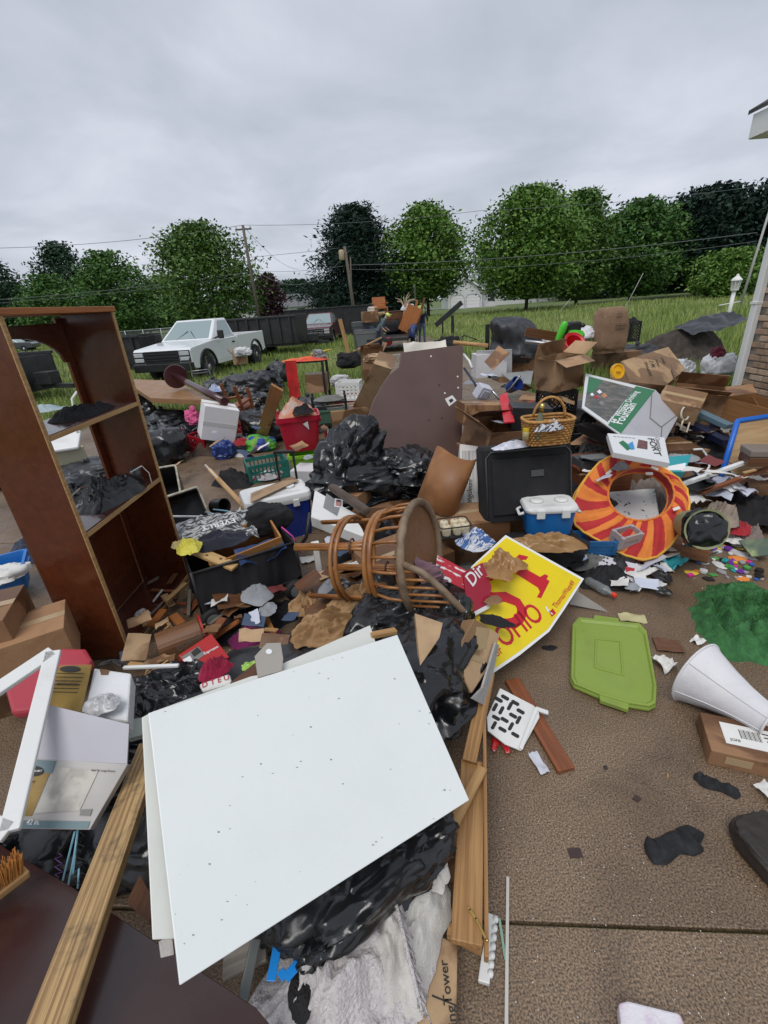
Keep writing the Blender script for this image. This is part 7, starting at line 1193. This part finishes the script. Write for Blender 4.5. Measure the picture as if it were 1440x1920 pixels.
# black plastic over and under the panels
bag('black plastic sack draped beside the white panel with carton inside', G(800, 1300, .22), (.48, .70, .44), 160, BAG, -25, folds=.11, nu=130, nv=74, knot=False, lump=.2); bag('black plastic hump behind the white panel', G(740, 1195, .20), (.58, .36, .38), 161, BAG, 20, folds=.10, nu=110, nv=60, knot=False); bag('black plastic peak between rattan chair and taped carton', G(842, 1200, .28), (.30, .24, .34), 162, BAG, 0, folds=.12, nu=90, nv=50, knot=False)
slab('carton_end', [(778, 1150), (830, 1168), (824, 1195), (788, 1248)], (G(778, 1150, .70), G(830, 1168, .66), G(788, 1248, .60)), .03, card(2), 'tan carton corner showing in the mouth of the black sack', 'carton')
bag('black torn sack spilling out below the white panel', G(690, 1665, .24), (.52, .26, .22), 163, BAG, 33, folds=.14, nu=120, nv=64, knot=False); bag('black torn sack tail on the white blanket', G(630, 1740, .28), (.26, .14, .10), 166, BAG, 30, folds=.16, nu=50, nv=26, knot=False); bag('black sack lying against the timber frame', G(800, 1590, .30), (.22, .16, .12), 167, BAG, 40, folds=.12, nu=50, nv=26, knot=False)
M_KN = mat('knit', (.74, .69, .68), .95, (.60, .55, .55), 60, bump=1., bscale=85, sheen=.3, bdist=.02); M_FL = mat('fleece', (.66, .64, .59), .95, (.57, .55, .50), 8, bump=.6, bscale=160, sheen=.3)
cloth('white knitted blanket spilling out below the panel', G(620, 1845, .12), (.60, .44), 170, M_KN, 30, h=.19, name='knitted_blanket', cat='blanket', nr=34, nt=110, fold=.5, fr=4); cloth('off white fleece blanket folded by the timber', G(762, 1735, .12), (.26, .50), 171, M_FL, -14, h=.22, name='fleece_blanket', cat='blanket', nr=30, nt=90, fold=.35, fr=3); cloth('white fleece corner under the black sack', G(815, 1625, .22), (.10, .16), 172, M_FL, 0, h=.10, name='fleece_corner', cat='blanket'); cloth('black scrap lying on the knitted blanket', G(565, 1865, .25), (.07, .11), 173, BLKF, 10, h=.02)
b = MB(); rr_ = random.Random(6)
FRN = thing('blanket_fringe', 'long white wool fringe hanging from the knitted blanket', 'fringe', G(760, 1800, .26))
for k in range(60):
    t_ = k/59; p0 = Vector((-.03+.06*t_, .16-.26*t_, .06)); p1 = p0+Vector((.012+rr_.uniform(-.008, .008), -.012+rr_.uniform(-.008, .008), -.02)); p2 = p1+Vector((.008+rr_.uniform(-.01, .01), -.024+rr_.uniform(-.01, .01), -.03)); b.tube([p0, p1, p2], .0025, 4)
b.build('yarn', M_KN, FRN, True); MB().tube([(-.03, .16, .06), (0, .03, .065), (.03, -.10, .06)], .006, 6).build('binding', M_KN, FRN, True)
for i, q_ in enumerate(([(522, 1745), (520, 1775), (508, 1840)], [(552, 1775), (565, 1800), (535, 1835), (525, 1820)])):
    pts = [G(x, y, .30) for x, y in q_]; b = MB(); c = pts[0].copy()
    for j in range(len(pts)-1): b.bar(pts[j]-c, pts[j+1]-c, .032-.006*j, .003+.0012*j)
    o = b.build('blue_strap', plastic('tape_blue', (.01, .24, .68), .4, .02), None, None, .001, loc=c); tag(o, ['wide blue plastic strap hanging below the panel', 'looped blue plastic strap on the knitted blanket'][i], 'strap')
# timber frame right of the panel
M_TIM = wood('timber', (.42, .235, .09), (.26, .125, .042), .5, 5, bump=.25)
T0 = plank('wide honey timber board standing along the right of the panel', G(886, 1430, .20), G(874, 1772, .20), .095, .03, M_TIM); T1 = plank('thin timber edge strip of the frame by the concrete', G(908, 1345, .24), G(912, 1800, .16), .014, .05, M_TIM, name='timber_strip', cat='strip'); plank('timber end block of the frame', G(840, 1745, .17), G(905, 1778, .17), .03, .04, M_TIM); plank('pale crossed timber under the panel corner', G(822, 1600, .24), G(905, 1440, .26), .04, .02, M_PINE); plank('brown timber rising beside the black sack', G(880, 1430, .22), G(916, 1262, .30), .06, .03, M_TIM)
p_ = G(887, 1715, .222); T = thing('brass_latch', 'small brass latch plate screwed to the timber', 'latch', p_, (0, 0, R_(-62))); MB().box((0, 0, 0), (.05, .009, .003)).build('plate', BRASS, T, None, .001); MB().box((.045, -.004, .004), (.06, .007, .004), Matrix.Rotation(R_(-8), 3, 'Z')).build('arm', BRASS, T, None, .001); MB().lathe([(.004, 0), (.006, .005), (.003, .009)], 10, M=Matrix.Translation((.074, -.008, .005))).build('knob', BRASS, T, True)
for x in (-.015, .012): MB().lathe([(.003, .001), (.002, .003)], 8, M=Matrix.Translation((x, 0, .001))).build('screw', INK, T)
carton('box standing under the timber frame', G(800, 1560, .0), (.22, .4, .17), 8, k=3); bag('black sack holding up the white panels', Vector((-.30, 1.12, 0)), (.75, .6, .48), 164, BAG, 20, nu=40, nv=24, knot=False)
tw = slab('tower_carton', [(805, 1745), (858, 1770), (855, 1960), (700, 1960), (760, 1850)], (G(805, 1745, .11), G(858, 1770, .11), G(760, 1850, .11)), .10, card(2), 'brown carton with bold black words below the timber', 'carton', bevel=.004); textpx(tw, 'Tower', (848, 1885), (838, 1800), INK, hs=1.); textpx(tw, 'Living', (862, 1965), (852, 1885), INK, hs=1.); decal(tw, [(810, 1865), (857, 1885), (857, 1888), (810, 1869)], INK, .002, 'printed_line')
plank('pine batten under the knitted blanket', G(690, 1925, .13), G(735, 1870, .13), .03, .03, M_PINE); plank('dark grey metal upright left of the blanket', G(455, 1875, .22), G(480, 1760, .26), .03, .02, paint('steel_grey', (.12, .13, .12)), (0, 1, 0)); plank('weathered grey board behind the panel bottom', G(420, 1800, .18), G(500, 1765, .2), .10, .02, wood('greyboard', (.26, .23, .19), (.16, .14, .11)))
# left foreground: timber and maroon panels
plank('long weathered timber plank with dark mould lying to the lower left', G(70, 1990, .62), G(285, 1395, .40), .095, .035, mat('mouldy', (.54, .36, .16), .6, (.30, .175, .075), 5, (.35, 26, 26), .36, .62, .5, 5, bstretch=(.4, 34, 34), dirt=.85, dirtcol=(.05, .043, .036), dscale=8), name='weathered_plank'); 
slab('maroon_board', [(-60, 1545), (20, 1595), (140, 1665), (480, 1888), (540, 1960), (-60, 1960)], (G(20, 1595, .42), G(480, 1888, .36), G(0, 1900, .52)), .025, M_MAR, 'dark maroon cabinet door under the mouldy plank', 'cabinet door', bevel=.003); bag('black sack between the mouldy plank and the panels', G(300, 1590, 0), (.4, .4, .3), 178, BAG, 0, nu=40, nv=24, knot=False); slab('brown_board', [(238, 1690), (262, 1640), (290, 1690), (280, 1730)], (G(238, 1690, .30), G(262, 1640, .3), G(290, 1690, .3)), .02, M_BRW, 'brown board piece between the plank and the panels', 'board')
for k in range(14):
    x, y = rr_.uniform(-10, 470), rr_.uniform(1640, 1900)
T = thing('straw_brush', 'orange bristle brush head at the left edge', 'brush', G(8, 1655, .52), (0, R_(12), R_(60))); b = MB(); rr_ = random.Random(9)
for k in range(160): x, y = rr_.uniform(-.045, .045), rr_.uniform(-.02, .02); b.tube([(x, y, 0), (x*1.15+rr_.uniform(-.006, .006), y*1.2, .05+rr_.uniform(0, .025))], .0012, 3)
b.build('bristles', mat('bristle', (.52, .22, .05), .7, island=.3), T); MB().box((0, 0, -.012), (.11, .05, .025)).build('block', M_PINE, T, None, .005)
rod('blue plastic coat hanger under the catalogue', [G(118, 1650, .3), G(140, 1560, .42), G(146, 1554, .42), G(140, 1600, .38), G(128, 1660, .3)], .0035, plastic('hang_blue', (.25, .5, .62)), 'coat_hanger', 'hanger'); rod('second blue coat hanger hooked beside the plank', [G(146, 1556, .42), G(136, 1640, .34), G(148, 1628, .36), G(146, 1665, .3)], .0035, plastic('hang_blue', (.25, .5, .62)), 'coat_hanger', 'hanger'); rod('tangled purple string below the catalogue', [G(110+8*math.sin(k*2.1), 1600+5*k, .36) for k in range(10)], .0018, plastic('string', (.14, .05, .2)), 'string', 'string'); rod('black wire hanger tangle beside the plank', [G(150+14*math.sin(k*2.3), 1560+9*k, .33) for k in range(12)], .002, BLK, 'wire_hanger', 'hanger')
bag('black sack under the grey catalogue', G(90, 1640, 0), (.5, .4, .30), 176, BAG, 0, nu=40, nv=24); bag('black sack under the lower left timber', G(250, 1480, 0), (.6, .4, .34), 177, BAG, 30, nu=40, nv=24, knot=False)
PCt = (G(0, 1552, .48), G(168, 1555, .46), G(240, 1360, .62)); ct = slab('fan_carton', [(62, 1420), (240, 1432), (168, 1556), (-4, 1553)], PCt, .03, paint('cat_grey', (.42, .40, .38), .5), 'ceiling fan carton with gold and grey printed front', 'carton', bevel=.003)
decal(ct, [(62, 1424), (104, 1427), (60, 1530), (8, 1530)], mat('gold_print', (.30, .19, .035), .5, (.25, .155, .03), 20), .002); decal(ct, [(62, 1424), (106, 1427), (98, 1450), (48, 1446)], mat('teal_grey', (.13, .20, .22), .5), .003); decal(ct, [(63+21*math.cos(a), 1446+10*math.sin(a)) for a in np.linspace(0, 6.28, 18, endpoint=False)], INK, .004); decal(ct, [(0, 1538), (170, 1540), (165, 1554), (-4, 1552)], mat('teal_grey', (.13, .20, .22), .5), .003); decal(ct, [(110, 1438), (185, 1446), (150, 1520), (64, 1525)], mat('photo_pale', (.50, .48, .42), .5, (.33, .31, .28), 16), .003); decal(ct, [(153, 1518), (174, 1517), (170, 1530), (150, 1529)], INKGREY, .004)
for k, (s_, x0, y0, x1, y1) in enumerate([('HAMPTON BAY', 46, 1449, 80, 1447), ('MIDDLETON', 34, 1470, 66, 1468), ('MIDDLETON', 20, 1506, 50, 1504), ('42 in.', 50, 1546, 75, 1546), ('Ideal For Large Rooms', 172, 1446, 216, 1448)]): textpx(ct, s_, (x0, y0), (x1, y1), INKW if k in (0, 3) else INK, .005)
ctop = slab('open_flap', [(75, 1318), (242, 1358), (238, 1432), (50, 1422)], (onp(FR[ct.name][4], 62, 1420), onp(FR[ct.name][4], 240, 1432), G(75, 1318, .70)), .006, paint('lilac_grey', (.47, .46, .50), .7), parent=ct)
# window frame, gold booklet, styrofoam, red chair
def frame(label, pxs, pl, w_, th, m_, name='picture_frame'):
    pl = plane_of(*pl); W = [onp(pl, *q_) for q_ in pxs]; T = thing(name, label, 'frame', W[0]); n = len(W)
    for i in range(n-1 if len(pxs) == 5 else n): MB().bar(W[i]-W[0], W[(i+1) % n]-W[0], w_, th, pl[1]).build('rail', m_, T, None, .004)
    return T
frame('white window frame propped at the left edge', [(100, 1222), (18, 1560), (-90, 1520), (-60, 1330)], (G(100, 1222, .80), G(18, 1540, .62), G(-60, 1330, .78)), .055, .022, WHTP, 'window_frame')
gb = slab('gold_booklet', [(112, 1248), (172, 1246), (150, 1340), (85, 1318)], (G(112, 1248, .66), G(172, 1246, .64), G(85, 1318, .62)), .008, mat('gold_print', (.30, .19, .035), .5), 'gold printed instruction booklet leaning in the fan carton', 'booklet'); decal(gb, [(132+20*math.cos(a), 1255+6*math.sin(a)) for a in np.linspace(0, 6.28, 16, endpoint=False)], INK, .002); textpx(gb, 'MIDDLETON', (106, 1285), (146, 1286), INK)
for k in range(6): decal(gb, [(106-k*1.5, 1262+k*7), (158-k*2.5, 1263+k*7), (158-k*2.5, 1264+k*7), (106-k*1.5, 1263+k*7)], INK, .002, 'printed_line')
sf = slab('styrofoam_tray', [(176, 1252), (246, 1262), (240, 1352), (156, 1340)], (G(176, 1252, .60), G(246, 1262, .58), G(156, 1340, .57)), .09, mat('styrofoam', (.74, .75, .76), .85, bump=.3, bscale=60), 'white styrofoam packing tray in the fan carton', 'styrofoam tray', bevel=.008); decal(sf, [(186, 1254), (206, 1257), (203, 1266), (190, 1266)], card(3), .002, 'cut_out'); cloth('clear plastic wrap lying in the styrofoam tray', G(192, 1320, .60), (.14, .12), 180, mat('clear_wrap', (.45, .45, .46), .2, (.6, .6, .62), 20), 0, h=.05, name='plastic_wrap', cat='wrap')
T = slab('stadium_chair', [(35, 1250), (70, 1232), (120, 1214), (160, 1215), (172, 1235), (165, 1250), (110, 1250), (70, 1330), (20, 1335), (8, 1290)], (G(70, 1232, .60), G(160, 1215, .60), G(20, 1335, .58)), .05, plastic('red_seat', (.42, .04, .06), .4), 'faded red plastic seat behind the white window frame', 'seat', bevel=.015); 
carton('brown carton with printed outline left of the bookcase foot', G(55, 1250, .28), (.50, .32, .26), 30, (0, 0), k=1); carton('darker carton stacked at the left edge', G(-15, 1205, .45), (.36, .36, .22), 20, k=3); carton('box beneath the stacked cartons at the left', G(30, 1290, 0), (.7, .5, .27), 20, k=3); tote('bright blue basket behind the bookcase left panel', G(10, 1105, .05), (.40, .32, .24), SKYB, 30, name='blue_basket', cat='basket'); bag('pale papers stuffed in the blue basket', G(10, 1085, .2), (.34, .26, .14), 181, PAPER, knot=False, name='bundle', cat='bundle', nu=30, nv=18)
# red boxed appliance and wooden mailbox
ab = slab('appliance_box', [(335, 1228), (396, 1188), (430, 1232), (362, 1262)], (G(335, 1228, .36), G(396, 1188, .36), G(362, 1262, .30)), .12, paint('box_red', (.45, .02, .02), .4), 'red printed appliance box with kitchen tool picture', 'box', bevel=.003); decal(ab, [(340, 1232), (372, 1212), (384, 1228), (356, 1248)], INKGREY, .002); decal(ab, [(358, 1224), (370, 1214), (378, 1222), (364, 1232)], INK, .004); decal(ab, [(342, 1238), (356, 1230), (362, 1240), (352, 1246)], INKW, .004); textpx(ab, 'DOWELL', (336, 1221), (386, 1190), INK); textpx(ab, 'Espresso', (384, 1228), (410, 1214), INKW)
T = thing('wooden_mailbox', 'brown arched wooden mailbox with red flag side', 'mailbox', G(305, 1238, .04), (0, R_(0), R_(30))); q_ = [(-.09, 0), (.09, 0), (.09, .12)]+[(.09*math.cos(R_(a)), .12+.07*math.sin(R_(a))) for a in range(20, 161, 20)]+[(-.09, .12)]; bd = MB(); bd.add([(.0, p_[0], p_[1]) for p_ in q_]+[(.26, p_[0], p_[1]) for p_ in q_], [tuple(range(len(q_)))[::-1], tuple(range(len(q_), 2*len(q_)))]+[(i, (i+1) % len(q_), len(q_)+(i+1) % len(q_), len(q_)+i) for i in range(len(q_))]); bd.build('body', wood('mail', (.20, .10, .05), (.14, .065, .03)), T, None, .004); rf = MB(); rf.add([(.262, p_[0]*1.1, p_[1]*1.1) for p_ in q_]+[(.275, p_[0]*1.1, p_[1]*1.1) for p_ in q_], [tuple(range(len(q_)))[::-1], tuple(range(len(q_), 2*len(q_)))]+[(i, (i+1) % len(q_), len(q_)+(i+1) % len(q_), len(q_)+i) for i in range(len(q_))]); rf.build('door', paint('mail_red', (.40, .02, .02)), T); MB().lathe([(.008, 0), (.01, .02)], 8, M=Matrix.Translation((.276, 0, .14)) @ Matrix.Rotation(R_(90), 4, 'Y')).build('knob', BRASS, T)
cloth('crimson cloth crumpled above the white panel', G(405, 1258, .36), (.18, .14), 183, fabric('crimson', (.40, .01, .06)), 30, h=.12); T = slab('rolled_newspaper', [(372, 1282), (430, 1262), (436, 1282), (380, 1298)], (G(372, 1282, .42), G(430, 1262, .42), G(380, 1298, .40)), .03, PAPER, 'rolled newspaper with red capitals above the panel', 'newspaper', bevel=.012); textpx(T, 'D T E U', (380, 1290), (430, 1274), INKR); cloth('black tarp crumpled between styrofoam and panel', G(310, 1300, .30), (.55, .40), 184, BAG, 20, h=.16, name='tarp', cat='tarp'); plank('white thin pole lying above the tarp', G(232, 1252, .40), G(335, 1248, .42), .018, .015, WHT, name='white_pole', cat='pole'); rod('black power cable coiled above the styrofoam', [G(185+18*math.sin(k*1.1)+k*4, 1243+6*math.cos(k*1.6), .62) for k in range(12)], .004, BLK, 'power_cable', 'cable'); plank('short timber under the black tarp', G(275, 1275, .33), G(320, 1245, .35), .06, .03, M_PINE); plank('pine stub below the mailbox', G(255, 1300, .28), G(300, 1268, .3), .05, .03, M_OLD)
sheet('yellow green leaflet above the panel', G(470, 1252, .62), (.07, .05), paint('lime_leaf', (.3, .5, .08)), 20, seed=44); slab('green_board', [(240, 1350), (268, 1345), (266, 1378), (240, 1385)], (G(240, 1350, .40), G(268, 1345, .4), G(240, 1385, .38)), .03, paint('green_white', (.5, .56, .5), .4), 'pale board with green edge left of the panel', 'board')
# plastic chair and lid seen through the bookcase
T = thing('plastic_table', 'white plastic folding table top behind the bookcase', 'table', G(95, 832, .55), (R_(18), 0, R_(20))); T.scale = (1.3, 1.3, 1.3); MB().box((0, 0, 0), (.55, .35, .04)).build('top', WHTP, T, None, .015); MB().box((.05, -.12, -.17), (.50, .03, .30), Matrix.Rotation(R_(-8), 3, 'X')).build('panel', plastic('beige_pl', (.52, .48, .34)), T, None, .01)
for s in (-1, 1): MB().tube([(s*.24, .1, -.02), (s*.3, .25, .35), (s*.36, .3, .4)], .012, 8).build('leg', WHTP, T, True)
cloth('pale blue tarp behind the plastic table', G(75, 770, .5), (1.0, .6), 186, mat('tarp_blue', (.25, .33, .36), .5, (.35, .42, .44), 4), 10, h=.12, name='tarp', cat='tarp'); bag('black sack seen under the plastic table', G(120, 950, 0), (.8, .6, .45), 187, BAG, 10); bag('black sack behind the left bookcase panel', G(40, 900, 0), (.9, .7, .5), 188, BAG, 60); bag('dull sack behind the middle bookcase shelf', G(175, 905, 0), (.8, .7, .42), 189, BAG2, 30); carton('brown carton behind the bookcase laths', G(60, 850, 0), (.8, .6, .4), 20, k=1); 
for i in range(9): p_ = G(70+rr_.uniform(0, 70), 905+rr_.uniform(-15, 40), .12+.02*i); plank(['broken grey lath', 'thin split lath', 'dark splintered lath'][i % 3]+' in the heap behind the bookcase number '.replace(' number ', ', ')+['bottom', 'crossed', 'short', 'upright', 'long', 'tilted', 'thin', 'half hidden', 'topmost'][i], p_, p_+Vector((rr_.uniform(-.3, .3), rr_.uniform(-.2, .3), rr_.uniform(.0, .12))), .04, .012, [wood('greyboard', (.26, .23, .19), (.16, .14, .11)), M_RAW, M_BRW][i % 3], name='wooden_lath', cat='lath', group='laths behind the bookcase')
# broken wood in front of the bookcase
wds = [M_RAW, M_RED, M_OLD, M_BRW, M_ORW, wood('greyboard', (.26, .23, .19), (.16, .14, .11))]; WG = 'broken wood scraps in front of the bookcase'
for i in range(26):
    x, y = rr_.uniform(255, 400), rr_.uniform(1085, 1205); p_ = G(x, y, .015+.006*i % .12); a = rr_.uniform(0, 3.1); l = rr_.uniform(.08, .30); plank('splintered '+['pale', 'reddish', 'weathered', 'dark brown', 'orange', 'grey'][i % 6]+' wood scrap on the floor by the bookcase', p_, p_+Vector((math.cos(a)*l, math.sin(a)*l, rr_.uniform(-.005, .05))), rr_.uniform(.015, .07), rr_.uniform(.008, .02), wds[i % 6], name='wood_scrap', cat='wood scrap', group=WG)
cloth('small pale cloth lump in the bottom of the bookcase', BCp(.42, .12, .05), (.10, .08), 190, PAPER, h=.05); plank('white strip fallen in the bookcase bottom', BCp(.55, .10, .06), BCp(.62, .04, .12), .02, .008, WHT, name='white_strip', cat='strip')
# ---------------------------------------------------------------- filling of the pile and fine litter
FG = 'crushed boxes and bags deep in the pile'
rf_ = random.Random(21); spots = [(.15, 4.6), (.6, 5.6), (-.1, 5.9), (1.2, 5.2), (1.9, 5.4), (2.6, 5.6), (3.3, 5.4), (2.2, 4.6), (1.6, 6.4), (2.4, 6.6), (3.2, 6.6), (.7, 6.8), (-.4, 6.9), (-1.9, 7.6), (-2.6, 7.2), (-3.3, 6.8), (-1.2, 8.0), (2.9, 4.5), (3.6, 4.6), (.35, 3.7), (.0, 3.4), (-.35, 4.2), (1.8, 3.9), (2.6, 3.9), (-3.1, 5.4), (-2.7, 4.2), (-3.2, 4.0), (.6, 2.9), (-.75, 1.9), (-.2, 2.1)]
for i, (x, y) in enumerate(spots):
    h = .22+.09*max(0, y-3)+rf_.uniform(0, .12); h = min(h, .62); near = y < 2.5
    if i % 3 == 0 and not (x < -1.5 or y < 3.8): carton('crushed %s carton deep in the pile' % ['tan', 'brown', 'pale', 'dark'][i % 4], (x, y, 0), (rf_.uniform(.5, .75), rf_.uniform(.4, .6), h), rf_.uniform(-40, 40), k=[0, 1, 2, 3][i % 4], group=FG)
    elif i % 3 == 1 or (x < -1.5 and i % 2): bag('black sack deep in the pile', (x, y, 0), (rf_.uniform(.6, .85), rf_.uniform(.5, .8), h*1.1), 300+i, BAG if i % 2 else BAG2, rf_.uniform(0, 180), group=FG, nu=40, nv=24)
    else: cloth(['black', 'navy', 'grey', 'taupe', 'brown'][i % 5]+' clothes heap deep in the pile', (x, y, 0), (rf_.uniform(.7, 1.0), rf_.uniform(.6, .9)), 300+i, [BLKF, NAVY, fabric('grey', (.16, .16, .15)), fabric('taupe', (.3, .24, .21)), fabric('wet_brown', (.09, .06, .045))][i % 5], 0, h=h, group=FG, name='clothes_heap', cat='clothes')
# scattered medium scraps on the pile, each one a thing
cols = [PAPER, card(3), card(0), card(2), paint('bluish', (.55, .58, .68)), mat('dull_red', (.16, .03, .03), .6), M_BRW, M_PINE, BLK, card(1), mat('dull_blue', (.05, .08, .14), .6), fabric('pale_grey', (.34, .36, .38))]; cn = ['white paper', 'wet dark cardboard', 'tan cardboard', 'pale cardboard', 'bluish paper', 'dull red paper', 'brown veneer', 'pine wood', 'black plastic', 'brown cardboard', 'dull blue paper', 'grey cloth']
zones = [((400, 640), (700, 860), .55, 'the sacks by the truck', 26), ((868, 1060), (690, 800), .85, 'the cartons by the table leaf', 26), ((1060, 1400), (790, 900), .62, 'the game cartons', 34), ((560, 900), (960, 1130), .30, 'the rattan chair', 26), ((240, 560), (1100, 1290), .22, 'the wagon', 30), ((1060, 1260), (990, 1110), .06, 'the play tunnel', 26), ((100, 330), (860, 1000), .25, 'the bookcase back', 14)]
for (xa, xb), (ya_, yb), z, nm, cnt_ in zones:
    for i in range(cnt_):
        k = rf_.choice((0, 0, 4, 8, 8, 11)) if nm == 'the play tunnel' else rf_.randrange(12); x, y = rf_.uniform(xa, xb), rf_.uniform(ya_, yb); p_ = G(x, y, z*rf_.uniform(.7, 1.05)); s = rf_.uniform(.05, .16)
        if k in (7,): plank('pine stick lying among the litter near '+nm, p_, p_+Vector((rf_.uniform(-.2, .2), rf_.uniform(-.1, .1), .02)), .03, .012, M_PINE, name='wooden_stick', cat='stick', group='loose litter near '+nm)
        elif k in (8, 11): cloth(cn[k]+' scrap among the litter near '+nm, p_, (s*2.2, s*1.6), 500+i, cols[k], rf_.uniform(0, 180), h=s*.5, nr=8, nt=28, name='scrap', cat='scrap', group='loose litter near '+nm)
        else: sheet(cn[k]+' piece among the litter near '+nm, p_, (s*1.6, s), cols[k], rf_.uniform(0, 180), (rf_.uniform(-25, 25), rf_.uniform(-25, 25)), i, .012, 'paper_scrap' if k in (0, 4, 5, 10) else 'cardboard_scrap', 'scrap', 'loose litter near '+nm, n=5)
def crumbs():
    rs = np.random.RandomState(4); n = 1500; P = []
    for k in range(n):
        if k < 420: x, y = rs.uniform(930, 1435), rs.uniform(1090, 1915)
        elif k < 900: x, y = rs.uniform(240, 640), rs.uniform(850, 1230)
        else: x, y = rs.uniform(560, 1420), rs.uniform(960, 1110)
        P.append(tuple(G(x, y, .002)))
    P = np.array(P); s = rs.uniform(.0012, .0042, n)*np.where(np.arange(n) < 420, .8, 1.6); a = rs.rand(n)*6.28; c, d = np.cos(a)*s, np.sin(a)*s; h = s*.6; T4 = [P+np.stack([c, d, 0*s], 1), P+np.stack([-d*.6, c*.6, 0*s], 1), P+np.stack([-c, -d, 0*s], 1), P+np.stack([d*.6, -c*.6, 0*s], 1)]; up = P+np.stack([0*s, 0*s, h], 1)
    Vt = np.stack(T4+[up], 1).reshape(-1, 3); b = np.arange(n)*5; F = np.concatenate([np.stack([b+i, b+(i+1) % 4, b+4], 1) for i in range(4)]); mi = np.tile(rs.choice(4, n, p=[.55, .2, .15, .1]), 4)
    o = npmesh('crumbs', Vt, F, [PAPER, M_PINE, INKGREY, card(1)], mi=mi.tolist()); tag(o, 'tiny pale crumbs and chips littering the concrete', 'crumbs', kind='stuff')
crumbs()
def leaves():
    for i, (x, y) in enumerate([(1078, 1600), (1194, 1498), (1252, 1455), (1135, 1440)]):
        sheet(['dark wet leaf stuck on the concrete', 'small purple brown leaf on the concrete', 'tan cigarette stub on the concrete', 'dark wet fleck on the concrete'][i], G(x, y), [(.05, .035), (.03, .025), (.018, .007), (.02, .015)][i], [mat('wet_leaf', (.05, .028, .026), .4), mat('wet_leaf', (.05, .028, .026), .4), M_PINE, INK][i], 30*i, seed=i, wav=.004, name=['leaf', 'leaf', 'cigarette_stub', 'leaf'][i], cat=['leaf', 'leaf', 'cigarette stub', 'leaf'][i], n=4)
leaves()
